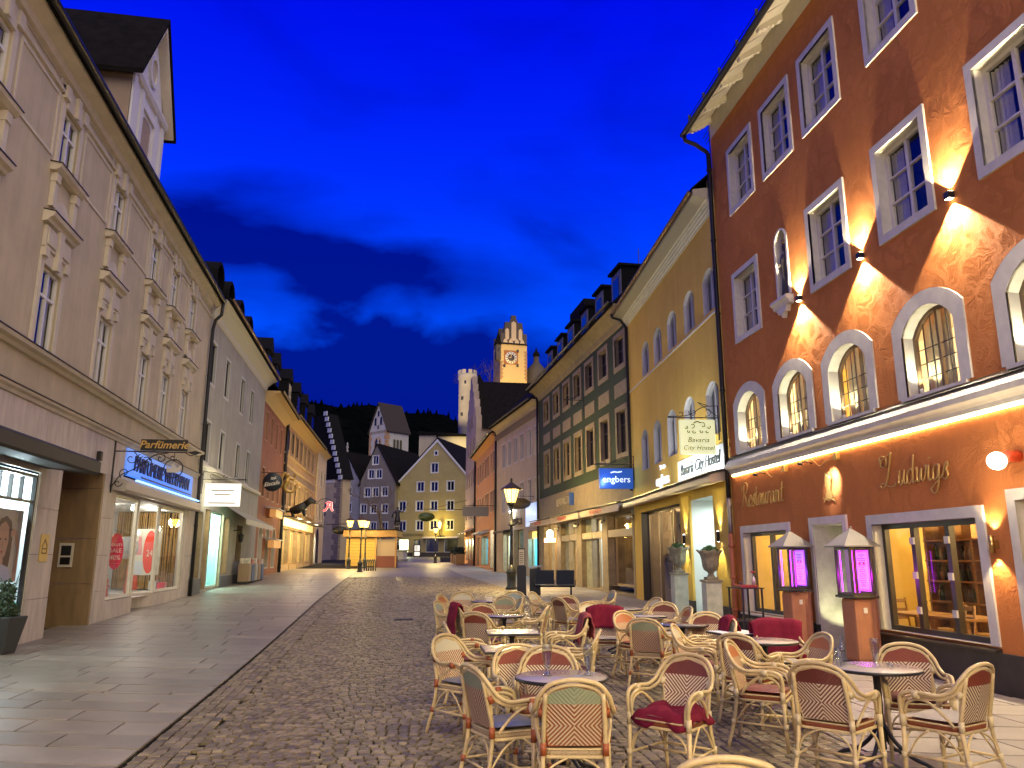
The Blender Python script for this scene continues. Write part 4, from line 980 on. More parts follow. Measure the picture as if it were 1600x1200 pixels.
# hanging signs on brackets
def bracket(parent, l, m, scroll=True, r=.014):
    """bracket arm along +y from the wall"""
    MB().tube([(0, 0, 0), (0, l, 0)], r, 6).build('arm', m, parent)
    MB().box(-.025, .025, 0, .02, -.55, .3).build('wall_plate', m, parent)
    if scroll:
        mb = MB()
        for q in (spiral(l*.22, .16, .02, .13, 0, 5.2), spiral(l*.5, .14, .02, .11, 1, 6.5), spiral(l*.75, .10, .015, .085, 0, 5.6), spiral(l*.2, -.2, .02, .12, 2, 7.5)):
            mb.tube([(0, p[0], p[2]) for p in q], r*.7, 5)
        mb.tube(catmull([(0, 0, .3), (0, l*.3, .26), (0, l*.6, .06), (0, l, .02)], 5), r*.8, 5); mb.build('scrollwork', m, parent)
hs = empty('hostel_hanging_sign', label='square lit hostel sign with an ornament above Bavaria City Hostel lettering, hanging from a rod', cat='sign'); R2.place(hs, .62, 0, 4.98, 0)
bracket(hs, 1.25, m_black, r=.012)
MB().tube([(0, 0, .02), (0, .5, .38), (0, .25, .3)], .01, 5).build('stay', m_black, hs)
MB().box(-.06, .06, .12, .98, -.90, -.06).build('panel', mat('lit_cream_panel', (.8, .82, .55), .4, emit=(.80, .86, .42), estr=.62), hs, bevel=.006)
m_olive = mat('olive_print', (.14, .15, .05), .5)
for s_, z, sz in (('Bavaria', -.555, .175), ('City Hostel', -.745, .155)):
    t = text_mb(s_, sz, .32, .003, space=1.05); MB().add([(-.062 - v[1], 0.55 - v[0], z + v[2]) for v in t.v], [f_ for f_ in t.f]).build('lettering', m_olive, hs)
mb = MB()
for sx in (-1, 1):
    for q in (spiral(sx*.13, -.20, .01, .075, 0, sx*5), spiral(sx*.27, -.24, .01, .05, 1, 1 + sx*5), spiral(sx*.10, -.35, .01, .05, 2, 2 - sx*5), spiral(sx*.22, -.35, .01, .04, 2, 2 + sx*5)): mb.tube([(-.066, .55 + p[0], p[2]) for p in q], .011, 5)
mb.tube([(-.066, .46, -.14), (-.066, .55, -.10), (-.066, .64, -.14)], .016, 5); mb.build('ornament_print', m_olive, hs)['kind'] = 'stuff'
es = empty('shop_hanging_sign', label='dark blue engbers box sign hanging from a scrolled bracket over the shopfront', cat='sign'); R2.place(es, R2.L - .25, 0, 4.92)
bracket(es, 1.45, m_black)
MB().box(-.09, .09, .06, 1.27, -.86, -.14).build('box', mat('blue_sign_box', (.01, .04, .20), .35, emit=(.01, .07, .32), estr=.9), es, bevel=.008)
t = text_mb('engbers', .32, 0, .004, offset=.002); MB().add([(-.092 - v[1], .665 - v[0], -.54 + v[2]) for v in t.v], t.f).build('lettering', m_engl, es)
MB().add([(-.094, .665 - x*.7, -.28 + z*.8) for x, z in ((-.3, 0), (-.1, .05), (.05, .02), (.28, .06), (.3, .01), (.1, -.03), (-.1, -.01), (-.28, -.05))], [tuple(range(8))]).build('emblem', m_engl, es)
R2.lamp('POINT', R2.L - .7, 1.1, 4.3, 5, (.3, .55, 1), .1)

# ---------------------------------------------------------------- green building
m_green = mat('green_render', (0.027, 0.044, 0.017), .85, var=.18, vscale=1.5, bump=.3, bscale=40, bdist=.006)
m_stone = mat('beige_stone', (.27, .205, .12), .75, var=.2, vscale=3, bump=.3, bscale=30, bdist=.005)
R3 = Facade('green_building', 'green plastered building with seven bays of stone-framed windows and box dormers', C_R2, C_R3)
CU = [1.03, 3.25, 5.38, 7.43, 9.55, 11.69, 14.0]; E3 = 10.7
holes = [outline(1.06, 1.10, x=u, z=8.93) for u in CU] + [outline(1.06, 1.62, x=u, z=5.52) for u in CU]
bays = [(0.22, 3.25), (4.02, 7.2), (8.05, 11.1), (11.9, 14.9)]
holes += [[(a, .42), (b_, .42), (b_, 3.3), (a, 3.3)] for a, b_ in bays]
mb = MB(); mb.sheet([(0, 4.85), (R3.L, 4.85), (R3.L, E3), (0, E3)], holes[:14]); mb.strip([(0, -.2), (R3.L, -.2), (R3.L, E3), (0, E3)], 0, -9); R3.part('wall', mb, m_green)
mb = MB(); mb.sheet([(0, -.1), (R3.L, -.1), (R3.L, 4.85), (0, 4.85)], holes[14:], .012); 
for a, b_ in bays: mb.strip([(a, .42), (b_, .42), (b_, 3.3), (a, 3.3)], .012, -.45)
R3.part('shop_facing', mb, m_stone)
m_brownw = mat('dark_brown_window', (.035, .02, .012), .4)
w = make_window(R3, 1.06, 1.10, depth=.12, cols=2, fw=.06, frame_m=m_brownw, surround=.20, proud=.04, sur_m=m_stone, transom=.62); put_windows(R3, w, [(u, 8.93) for u in CU])
w = make_window(R3, 1.06, 1.62, depth=.12, cols=2, fw=.06, frame_m=m_brownw, surround=.20, proud=.04, sur_m=m_stone, transom=1.1); put_windows(R3, w, [(u, 5.52) for u in CU])
pn = R3.part('stone_panel', MB().box(-.76, .76, -.01, .03, 7.72, 8.26), m_stone, bevel=.006); tp = tree_of(pn)
for i, u in enumerate(CU):
    o = pn if i == 0 else copy_tree(tp, R3.root); o.location = R3.loc(u, 0, 0)
mb = MB(); mb.sweep_u([(-.02, E3 - .3), (.05, E3 - .25), (.1, E3 - .05), (.35, E3 + .2), (.55, E3 + .28), (.55, E3 + .36), (-.02, E3 + .36)], 0, R3.L); R3.part('cove', mb, m_stone)
hip(R3, 0, R3.L + .1, E3 + .38, 9, 5.2, m_roof, over=.6); gutter(R3, 0, R3.L + .1, .68, E3 + .46, .075, m_gut)
def box_dormer(f, u, w, ze, n_front, back, h, front_m, roof_m, win=True, gable=0.0):
    d = f.part('dormer', MB().box(u - w/2, u + w/2, n_front - back, n_front, ze, ze + h), front_m)
    if gable:
        mb = MB(); lp = [(u - w/2 - .12, ze + h - .04), (u, ze + h + gable), (u + w/2 + .12, ze + h - .04)]; mb.prism(lp, n_front - back, n_front + .12); f.part('dormer_roof', mb, roof_m, d)
    else: f.part('dormer_roof', MB().box(u - w/2 - .1, u + w/2 + .1, n_front - back, n_front + .15, ze + h, ze + h + .1), roof_m, d)
    if win: f.part('dormer_window', MB().box(u - w*.34, u + w*.34, n_front - .01, n_front + .02, ze + h*.22, ze + h*.86), GLASS_DARK, d)
    return d
m_dorm = mat('grey_dormer_front', (.16, .15, .17), .7); m_dcheek = mat('dark_slate', (.007, .007, .0075), .9, spec=.08)
for x0, x1, y0, y1 in ((954, 970, 414, 460), (929, 942, 448, 489), (907, 918, 478, 513), (886, 896, 502, 537), (870, 879, 523, 554), (855, 862.5, 543, 568)):
    ua, zb_ = R3.px(x1, y1, -.5); ub, zt_ = R3.px(x0, y0, -.5); xm_ = (x0 + x1)/2; uc = (ua + ub)/2; w_ = abs(ub - ua); zt_ = R3.px(x1, y0, -.5)[1]
    d = box_dormer(R3, uc, w_ + .12, E3 + .3, -.55, 3.4, zt_ - E3 - .3, m_dcheek, m_dcheek, win=False)
    R3.part('dormer_front', MB().box(uc - w_/2, uc + w_/2, -.56, -.51, E3 + .6, zt_ - .12), m_dorm, d); R3.part('dormer_window', MB().box(uc - w_*.3, uc + w_*.3, -.52, -.49, E3 + 1.1, zt_ - .35), GLASS_DARK, d)
ua, za = R3.px(912, 466, -2.2); ub, zb_ = R3.px(890, 466, -2.2); R3.part('chimney', MB().box(ua, ub, -3.2, -2.2, E3 + 1.5, za), m_dcheek)
ua, za = R3.px(1013, 404, -1.6); ub, zb_ = R3.px(972, 408, -1.6); R3.part('chimney', MB().box(max(.1, ua), ub, -3.4, -1.6, E3 + 1.2, za), m_dcheek)
downpipe(R3, R3.L - .1, .1, 0.4, E3 + .1, .06, m_gut)
mb = MB().tube([(0, 0, 0), (0, 0, 2.6)], .02, 5); ta = tag(mb.build('roof_aerial', m_black), 'thin straight mast on the green building roof', 'aerial'); R3.place(ta, 4.6, -2.2, E3 + 2.0)
# awning boxes with red printed valances
m_val = mat('beige_valance', (.55, .44, .30), .8); m_red = mat('red_print', (.55, .04, .02), .6)
for a, b_ in ((.1, 5.4), (5.6, 11.0), (11.2, R3.L - .1)):
    v = R3.part('awning', MB().sweep_u([(0, 3.62), (.55, 3.56), (.58, 3.30), (.54, 3.30), (.5, 3.5), (0, 3.55)], a, b_), m_val); R3.part('awning_cap', MB().sweep_u([(0, 3.70), (.55, 3.60), (.62, 3.60), (.62, 3.63), (0, 3.74)], a, b_), m_gut, v)
    R3.text('valance_lettering', 'WOOLWORTH', .24, (a + b_)/2 + .2, .59, 3.43, m_red, v, ext=.002, offset=.006)
R3.text('shop_lettering', 'VERO MODA', .52, 10.2, .03, 4.32, mat('dull_steel_letters', (.45, .38, .28), .4, metal=.6), ext=.03)
R3.part('blade_sign', MB().box(8.35, 8.40, .02, .25, 4.05, 4.62), mat('blue_plate', (.05, .12, .4), .4))
m_shin = mat('shop_interior_pale', (.55, .50, .40), .8, var=.2, vscale=3)
m_shw = mat('lit_white_shop', (.8, .85, .85), .7)
m_gst = mat('grey_green_pier', (.26, .25, .18), .7, var=.3, vscale=4, bump=.3, bscale=30, bdist=.006)
m_fs = mat('shop_frame_tan', (.40, .28, .14), .5)
def shop(f, a, b_, z0, z1, m, xs=(), n=-.3, D=2.2, light=20, col=(1, .9, .7), fm=None, transom=None, name='shop_window'):
    fr = big_frame(f, name, a, b_, z0, z1, xs, fm or m_fs, depth=-n, fw=.07, sur=0, transom=transom, sur_m=m_stone)
    room(f, a, b_, n - .10, n - D, z0, z1, m, 'shop_interior', parent=fr)
    if light: f.lamp('POINT', (a + b_)/2, n - D*.45, z1 - .35, light, col, .12)
    return fr
shop(R3, .24, 3.23, .62, 3.28, mat('dim_shop', (.22, .15, .07), .8, var=.5, vscale=1.5), light=10, col=(1, .72, .35), transom=2.62)
shop(R3, 4.04, 5.55, .44, 3.28, m_shw, light=30, col=(.95, 1, .95), transom=2.55)
R3.part('stone_pier', MB().box(5.56, 7.18, -.4, -.2, .3, 3.28), m_gst)
shop(R3, 8.07, 9.5, .46, 3.28, m_shw, light=22, col=(1, .96, .85), transom=2.55)
R3.part('stone_pier', MB().box(9.51, 11.08, -.4, -.2, .3, 3.28), m_gst)
shop(R3, 11.92, 14.88, .5, 3.28, m_shin, xs=(13.6,), light=10, col=(1, .8, .5))
for i, (a, b_) in enumerate(bays[:3]): R3.part('roller_case', MB().box(a + .02, b_ - .02, -.28, -.02, 2.45, 2.72), m_val)
R3.part('column', MB().box(13.4, 13.6, -.6, -.4, .4, 3.2), m_stone)
for u, lab in ((3.62, 'first'), (7.62, 'second'), (11.5, 'third'), (.1, 'shopfront-side')):
    t = empty('pillar_spotlights', label='pair of white spotlights on the %s stone pillar of the green building' % lab, cat='spotlight', group='spotlights on the green building pillars'); R3.place(t, u, .03, 3.12)
    for dx in (-.1, .1): MB().lathe([(.001, 0), (.05, 0), (.06, .14), (.001, .14)], 8, c=(dx, .05, -.06), axis='y').build('head', m_white, t)
    MB().box(-.12, .12, 0, .05, -.03, .03).build('mount', m_gut, t)
for u in (3.62, 7.62, 11.5): R3.lamp('SPOT', u, .45, 3.1, 14, WARM, .04, (0, .05, -1), angle=110, blend=.6)
# carriage lamp in the fourth bay
t = empty('carriage_lamp', label='lit yellow carriage lamp hanging in the last bay of the green building', cat='lamp'); R3.place(t, 13.1, .1, 2.75)
MB().lathe([(.001, -.3), (.3, -.3), (.3, -.1), (.001, -.1)], 8).build('tray', mat('lit_amber', (1, .7, .3), .5, emit=(1, .62, .2), estr=6), t); MB().lathe([(.001, -.1), (.14, -.1), (.18, .2), (.001, .35)], 6).build('lantern_glass', m_bulb, t); MB().tube([(0, 0, .3), (0, 0, .6), (0, -.3, .6)], .02, 6).build('hook', m_black, t)
R3.lamp('POINT', 13.1, .4, 2.4, 16, WARM, .15)
# iron bracket on the wall, without a sign
t = empty('flag_bracket', label='bare black iron bracket between the upper windows of the green building', cat='bracket'); R3.place(t, 6.45, 0, 8.6); bracket(t, .9, m_black)

# ---------------------------------------------------------------- cream, orange and stepped-gable houses beyond
m_crm = mat('cream_render', (.54, .43, .28), .85, streak=.12, var=.1, vscale=1.2, bump=.2, bscale=40, bdist=.005)
R4 = Facade('cream_building', 'cream rendered house with a toothed cornice and tall grey windows, next to the green building', C_R3, C_R4)
CU4 = [.44, 2.02, 3.72, 5.3, 6.95, 8.5]; E4 = 10.35
holes = [outline(.80, 1.5, x=u, z=7.6) for u in CU4] + [outline(.80, 1.5, x=u, z=4.62) for u in CU4] + [outline(2.1, 2.1, x=1.35, z=1.1), outline(2.3, 2.6, x=4.6, z=.75), outline(2.2, 2.3, x=7.6, z=.85)]
mb = MB(); mb.sheet([(0, -.1), (R4.L, -.1), (R4.L, E4), (0, E4)], holes); mb.strip([(0, -.2), (R4.L, -.2), (R4.L, E4), (0, E4)], 0, -9); R4.part('wall', mb, m_crm)
m_gw = mat('grey_white_window', (.42, .40, .40), .5)
w = make_window(R4, .80, 1.5, depth=.12, cols=2, fw=.06, frame_m=m_gw, surround=.12, proud=.025, sur_m=mat('pale_trim', (.55, .48, .42), .7), transom=1.05); put_windows(R4, w, [(u, z) for u in CU4 for z in (7.6, 4.62)])
mb = MB(); mb.sweep_u([(-.02, E4 - .25), (.08, E4 - .2), (.12, E4), (.4, E4 + .15), (.4, E4 + .25), (-.02, E4 + .25)], 0, R4.L); R4.part('cornice', mb, m_crm)
u = .12
tt = None
while u < R4.L - .1:
    d = R4.part('cornice_tooth', MB().box(-.07, .07, -.01, .14, E4 - .65, E4 - .3), m_stone) if tt is None else copy_tree(tt, R4.root)
    if tt is None: tt = tree_of(d)
    d.location = R4.loc(u, 0, 0); u += .32
hip(R4, 0, R4.L, E4 + .28, 9, 4.8, m_roof, over=.5); gutter(R4, 0, R4.L, .55, E4 + .34, .07, m_gut); downpipe(R4, R4.L - .05, .08, .7, E4, .07, m_gut)
m_cyan = mat('cyan_lit_shop', (.15, .6, .75), .7)
shop(R4, .30, 2.40, 1.1, 3.2, m_cyan, light=70, col=(.45, .85, 1.0)); shop(R4, 3.45, 5.75, .75, 3.35, mat('grey_green_stone', (.22, .26, .24), .7, var=.5, vscale=4), light=7, col=(.8, 1, .9)); shop(R4, 6.5, 8.7, .85, 3.15, m_shw, light=40, col=(.8, 1, 1))
R4.part('shop_sign_panel', MB().box(.15, 2.75, .01, .06, 3.45, 4.75), mat('pale_blue_lit_panel', (.4, .6, .9), .4, emit=(.32, .52, .95), estr=.75), bevel=.004)
R4.part('amber_transom', MB().box(.35, 2.35, -.27, -.24, 2.75, 3.15), mat('lit_amber2', (1, .7, .3), .5, emit=(1, .6, .15), estr=1.6))
R4.text('shop_lettering', 'WÖHRL', .62, 4.75, .02, 3.82, mat('dark_letters', (.06, .04, .035), .5), ext=.03)
R4.text('window_lettering', 'OK', .55, 7.5, -.26, 2.7, m_red, ext=.01)
R4.lamp('POINT', 5.9, .5, 4.5, 10, COOLW, .08)
t = tag(MB().lathe([(.07 * sin(pi*i/8) + .001, .07 * -cos(pi*i/8)) for i in range(9)], 10).build('white_spot', m_bulbw), 'small bright white lamp on the cream house beside the street lantern', 'wall lamp'); R4.place(t, 5.9, .2, 4.5)
t = empty('oval_hanging_sign', label='dark oval sign on a thin bracket above the blue-lit shop', cat='sign'); R4.place(t, .9, 0, 5.1); bracket(t, 1.7, m_black, False); mb = MB(); mb.lathe([(.001, -.05), (.75, -.05), (.75, .05), (.001, .05)], 20, axis='x'); o = mb.build('plate', mat('dark_bronze_plate', (.12, .08, .03), .4), t, loc=(0, .95, -.42)); o.scale = (1, .92, .42)
R4.part('awning', MB().sweep_u([(0, 3.45), (.6, 3.35), (.62, 3.22), (.56, 3.22), (0, 3.3)], 6.2, 9.2), m_gut)

m_org = mat('apricot_render', (.52, .25, .10), .85, var=.12, vscale=1.0, bump=.2, bscale=40, bdist=.005)
R5 = Facade('apricot_building', 'apricot house with long rows of windows between the cream house and the stepped gable', C_R4, C_R5)
E5 = 10.1; CU5 = [1.3, 2.9, 4.9, 6.5, 8.4, 10.2, 12.0]
holes = [outline(.9, 1.5, x=u, z=7.75) for u in CU5] + [outline(.9, 1.45, x=u, z=4.95) for u in CU5] + [outline(2.3, 2.7, x=2.2, z=.9), outline(4.6, 2.2, x=7.0, z=1.1), outline(1.6, 2.2, x=11.6, z=1.1)]
mb = MB(); mb.sheet([(0, -.1), (R5.L, -.1), (R5.L, E5), (0, E5)], holes); mb.strip([(0, -.2), (R5.L, -.2), (R5.L, E5), (0, E5)], 0, -9); R5.part('wall', mb, m_org)
w = make_window(R5, .9, 1.48, depth=.1, cols=2, fw=.07, frame_m=mat('apricot_frame', (.50, .36, .26), .6), surround=.10, proud=.02, sur_m=mat('apricot_trim', (.55, .36, .22), .7)); put_windows(R5, w, [(u, z) for u in CU5 for z in (7.75, 4.95)])
R5.part('cornice', MB().sweep_u([(-.02, E5 - .2), (.1, E5 - .1), (.4, E5 + .1), (.4, E5 + .2), (-.02, E5 + .2)], 0, R5.L), m_org)
hip(R5, 0, R5.L, E5 + .22, 9, 3.6, m_roof, over=.5); gutter(R5, 0, R5.L, .55, E5 + .28, .07, m_gut); downpipe(R5, R5.L - .1, .08, .8, E5, .08, m_gut)
shop(R5, 1.1, 3.3, .95, 4.2, mat('white_lit_entrance', (.9, .92, .9), .6), light=90, col=(1, 1, .95)); shop(R5, 4.8, 9.2, 1.15, 3.25, m_cyan, xs=(7.0,), light=60, col=(.65, .95, 1)); shop(R5, 10.9, 12.3, 1.15, 3.25, m_shin, light=8, col=WARM)
R5.part('awning', MB().sweep_u([(0, 3.75), (.7, 3.6), (.72, 3.45), (.66, 3.45), (0, 3.5)], 4.3, 9.6), mat('pale_awning', (.45, .40, .36), .7))
t = empty('flat_hanging_sign', label='grey rectangular hanging sign on the apricot house', cat='sign'); R5.place(t, 1.6, 0, 5.3); MB().tube([(0, 0, 0), (0, 2.1, 0)], .02, 6).build('arm', m_black, t); MB().box(-.05, .05, .35, 2.2, -.75, -.08).build('plate', mat('grey_plate', (.20, .18, .16), .6), t)
# stepped gable house
m_gab = mat('grey_pink_render', (.36, .28, .22), .85, var=.2, vscale=.8)
R6 = Facade('stepped_gable_house', 'tall house with a stepped gable and broad black roof before the clock tower', C_R5, C_R7)
E6 = 13.2; AP = 18.6; L6 = R6.L; H2 = L6 / 2
steps = [(0, -.1), (L6, -.1), (L6, E6 + 1.0)]
ns = 6
for i in range(ns):
    x = L6 - H2 * i / ns; z = E6 + 1.0 + (AP - E6) * i / ns
    steps += [(x, z), (x - H2/ns, z)] if i == 0 else [(x, z), (x - H2/ns, z)]
for i in range(ns - 1, -1, -1):
    x = H2 * i / ns; z = E6 + 1.0 + (AP - E6) * i / ns
    steps += [(x + H2/ns, z), (x, z)]
cl = []
for p in steps:
    if not cl or (abs(cl[-1][0] - p[0]) + abs(cl[-1][1] - p[1])) > 1e-4: cl.append(p)
holes = [outline(.8, 1.3, x=u, z=z) for z in (5.2, 8.2) for u in (1.6, 3.7, 5.9, 8.2)] + [outline(.8, 1.2, x=u, z=11.2) for u in (2.4, 5, 7.6)] + [outline(.7, 1.1, x=u, z=13.6) for u in (3.8, 6.2)]
mb = MB(); mb.sheet(cl, holes, 0); mb.sheet(cl, (), -.5); mb.strip(cl, 0, -.5); mb.strip([(0, -.2), (L6, -.2), (L6, E6), (0, E6)], -.5, -17); R6.part('wall', mb, m_gab)
w = make_window(R6, .8, 1.3, depth=.1, cols=2, fw=.07, frame_m=mat('apricot_frame', (.5, .36, .26), .6), surround=.08, proud=.02, sur_m=m_gab); put_windows(R6, w, [(u, z) for z in (5.2, 8.2) for u in (1.6, 3.7, 5.9, 8.2)] + [(u, 11.15) for u in (2.4, 5, 7.6)] + [(u, 13.55) for u in (3.8, 6.2)])
mb = MB(); 
for sg in (-1, 1):
    x0 = H2 + sg * (H2 + .3); mb.quad((H2, -.5, AP - .2), (H2, -17, AP - .2), (x0, -17, E6 - .3), (x0, -.5, E6 - .3))
R6.part('roof', mb, m_roof)
sk = R6.part('skylight', MB().quad((H2 * .72, -7.4, E6 + (AP - E6) * .71), (H2 * .72, -8.6, E6 + (AP - E6) * .71), (H2 * .58, -8.6, E6 + (AP - E6) * .57), (H2 * .58, -7.4, E6 + (AP - E6) * .57)), GLASS_DARK)
R6.part('wall', MB().box(.05, L6 - .05, .005, .035, -.1, 4.4), m_org)
for a, b_ in ((1.0, 2.2), (3.6, 4.8), (6.2, 8.4)): R6.part('shop_window', MB().box(a, b_, .03, .05, 1.5, 3.4), mat('dim_amber_glass', (.2, .10, .03), .2, emit=(1, .5, .15), estr=.12))
R6.part('awning', MB().sweep_u([(.0, 4.3), (.9, 3.9), (.9, 3.8), (0, 4.2)], .4, 4.4), mat('pale_awning', (.45, .40, .36), .7)); R6.part('awning', MB().sweep_u([(.0, 4.3), (.9, 3.9), (.9, 3.8), (0, 4.2)], 5.2, 9.4), m_gut)
t = empty('bracket_sign', label='long iron bracket with a small dark oval sign at the far right houses', cat='sign'); R6.place(t, 8.6, 0, 6.3); MB().tube([(0, 0, 0), (0, 4.6, 0)], .03, 6).build('arm', m_black, t); MB().tube([(0, 0, .9), (0, 3.6, .03)], .02, 6).build('stay', m_black, t); o = MB().lathe([(.001, -.05), (.8, -.05), (.8, .05), (.001, .05)], 18, axis='x').build('plate', mat('dark_green_plate', (.04, .07, .02), .4), t, loc=(0, 3.9, -.75)); o.scale = (1, 1, .55)
for i, q in enumerate(((2.4, 1.1), (4.4, 1.1), (6.6, 1.2))):
    pl = empty('planter_box', label='light wooden planter box at the far right house fronts, %s' % ['nearest to the awnings', 'between two other planters', 'closest to the square'][i], cat='planter', group='planter boxes at the far houses'); R6.place(pl, q[0], q[1], gz(74 + i*2)); MB().box(-.5, .5, -.4, .4, 0, .9).build('box', m_wood, pl, bevel=.01); leaf_ball(.55, 260, 30 + i, (0, 0, 1.1), .16, .7).build('shrub', mat('dark_shrub', (.012, .022, .012), .8), pl)
# ================================================================ buildings on the left
C_L0 = (-9.301, 15.205); C_L1 = (-11.836, 29.41); C_L2 = (-14.154, 43.90); C_L3 = (-15.668, 53.36); C_L4 = (-17.96, 71.27); C_L5 = (-19.16, 80.63)
m_pink = mat('beige_pink_render', (.50, .425, .295), .85, streak=.13, var=.12, vscale=1.0, bump=.25, bscale=60, bdist=.004)
m_relief = mat('pale_stucco_relief', (.60, .53, .42), .75, streak=.12, var=.07, vscale=3, bump=.2, bscale=50, bdist=.003)
m_trav = mat('travertine', (.50, .43, .37), .55, var=.20, vscale=5, bump=.35, bscale=26, bdist=.006, stretch=(1, 1, .25), col2=(.60, .53, .46))
m_travw = mat('warm_travertine', (.23, .15, .07), .5, var=.25, vscale=5, bump=.3, bscale=26, bdist=.006, stretch=(1, 1, .2))  # travertine with the tan light of the door recess put into its colour
m_upv = mat('white_window_frame', (.70, .68, .64), .45)
L1 = Facade('perfumery_building', 'beige old apartment house with stucco window surrounds, a gabled dormer and travertine shop fronts', C_L0, C_L1)
CL = [-3.7, -0.42, 2.90, 6.32, 8.72, 11.30]
E1 = 11.35
holes = [outline(.90, 1.68, x=u, z=5.58) for u in CL] + [outline(.86, 1.36, x=u, z=9.28) for u in CL]
mb = MB(); mb.sheet([(-9, 4.6), (L1.L, 4.6), (L1.L, E1), (-9, E1)], holes); mb.strip([(-9, -.3), (L1.L, -.3), (L1.L, E1), (-9, E1)], 0, -9); L1.part('wall', mb, m_pink)
w = make_window(L1, .90, 1.68, depth=.045, cols=2, fw=.07, bar=.06, frame_m=m_upv, surround=0, rev_m=m_pink, sur_m=m_pink, glass=GLASS, transom=1.12, curtain=m_netc, curtain_w=.34); put_windows(L1, w, [(u, 5.58) for u in CL])
w = make_window(L1, .86, 1.36, depth=.045, cols=2, fw=.07, bar=.06, frame_m=m_upv, surround=0, rev_m=m_pink, sur_m=m_pink, glass=GLASS, transom=.92, curtain=m_netc, curtain_w=.3); put_windows(L1, w, [(u, 9.28) for u in CL])
# stucco surrounds
def surround_low():
    mb = MB()
    for sx in (-1, 1):
        mb.box(sx*.45, sx*.60, -.01, .03, -.02, 2.0); mb.box(sx*.60, sx*.64, -.01, .018, -.02, 1.95)
        mb.box(sx*.08, sx*.62, -.01, .07, 1.98, 2.42); mb.box(sx*.14, sx*.56, .06, .10, 2.06, 2.36); mb.box(sx*.45, sx*.62, -.01, .10, 1.80, 2.0)
    mb.prism([(-.07, 1.68), (.07, 1.68), (.11, 2.48), (-.11, 2.48)], -.01, .13); mb.box(-.45, .45, -.01, .04, 1.685, 1.98)
    mb.sweep_u([(-.01, 2.46), (.10, 2.48), (.13, 2.54), (.20, 2.58), (.22, 2.66), (-.01, 2.70)], -.74, .74); return mb
def surround_high():
    mb = MB()
    for sx in (-1, 1):
        mb.box(sx*.43, sx*.57, -.01, .03, 0, 1.55); mb.box(sx*.57, sx*.61, -.01, .018, 0, 1.5)
        mb.box(sx*.44, sx*.60, -.01, .09, -.86, -.14); mb.box(sx*.42, sx*.62, -.01, .12, -.34, -.16)
        mb.box(sx*.40, sx*.62, -.01, .10, 1.50, 1.78)
    mb.box(-.42, .42, -.01, .06, 1.365, 1.56); mb.box(-.62, .62, -.01, .05, 1.56, 1.80); mb.prism([(-.06, 1.36), (.06, 1.36), (.09, 1.80), (-.09, 1.80)], -.01, .13)
    mb.prism([(-.40, -.86)] + [(.40*cos(pi - pi*i/10)*.9, -.86 + .30*sin(pi*i/10)) for i in range(11)] + [(.40, -.86)], -.01, .05)
    mb.sweep_u([(-.01, -.15), (.12, -.14), (.20, -.08), (.22, 0), (-.01, .02)], -.72, .72); return mb
for fn, z, cz in ((surround_low, 5.58, 2.70), (surround_high, 9.28, .02)):
    p = L1.part('stucco_surround', fn(), m_relief); L1.part('flashing', MB().sweep_u([(-.01, cz + .004), (.24, cz - .035), (.24, cz - .02), (-.01, cz + .02)], -.75, .75), m_gut, p)
    tp = tree_of(p)
    for i, u in enumerate(CL):
        o = p if i == 0 else copy_tree(tp, L1.root); o.location = L1.loc(u, 0, z)
# frieze panels, cove and gutter
mb = MB(); mb.sweep_u([(-.01, 10.86), (.05, 10.87), (.06, 10.93), (-.01, 10.95)], -9, L1.L); mb.sweep_u([(-.01, E1 - .18), (.08, E1 - .15), (.14, E1 - .02), (.34, E1 + .06), (.36, E1 + .16), (-.01, E1 + .16)], -9, L1.L); L1.part('cornice', mb, m_relief)
for a, b_ in zip(CL, CL[1:]):
    q = MB(); x0, x1 = a + .75, b_ - .75
    if x1 - x0 > .25: q.ring([(x0, 10.98), (x1, 10.98), (x1, 11.12), (x0, 11.12)], [(x0 + .03, 11.0), (x1 - .03, 11.0), (x1 - .03, 11.10), (x0 + .03, 11.10)], -.01, .03); q.ring([(x0, 9.4), (x1, 9.4), (x1, 10.78), (x0, 10.78)], [(x0 + .05, 9.46), (x1 - .05, 9.46), (x1 - .05, 10.72), (x0 + .05, 10.72)], -.01, .025); L1.part('frieze_panel', q, m_relief)
gutter(L1, -9, L1.L - .1, .46, E1 + .20, .10, m_gut); hip(L1, -9, L1.L, E1 + .18, 9, 5.0, m_roof, over=.42)
downpipe(L1, L1.L - .06, .12, .3, 10.4, .065, m_black, [(L1.L - .1, .2, 10.75), (L1.L - .2, .42, 10.95), (L1.L - .2, .46, E1 + .1)])
# belts
mb = MB(); mb.sweep_u([(-.01, 5.36), (.06, 5.37), (.10, 5.43), (.18, 5.47), (.20, 5.54), (-.01, 5.57)], -9, L1.L); L1.part('belt_course', mb, m_relief); L1.part('flashing', MB().sweep_u([(-.01, 5.574), (.22, 5.545), (.22, 5.56), (-.01, 5.59)], -9, L1.L), m_gut)
mb = MB(); mb.sweep_u([(-.01, 4.54), (.05, 4.56), (.07, 4.62), (.12, 4.66), (.13, 4.71), (-.01, 4.74)], -9, L1.L); L1.part('belt_course', mb, m_relief); L1.part('flashing', MB().sweep_u([(-.01, 4.744), (.15, 4.715), (.15, 4.73), (-.01, 4.76)], -9, L1.L), m_gut)
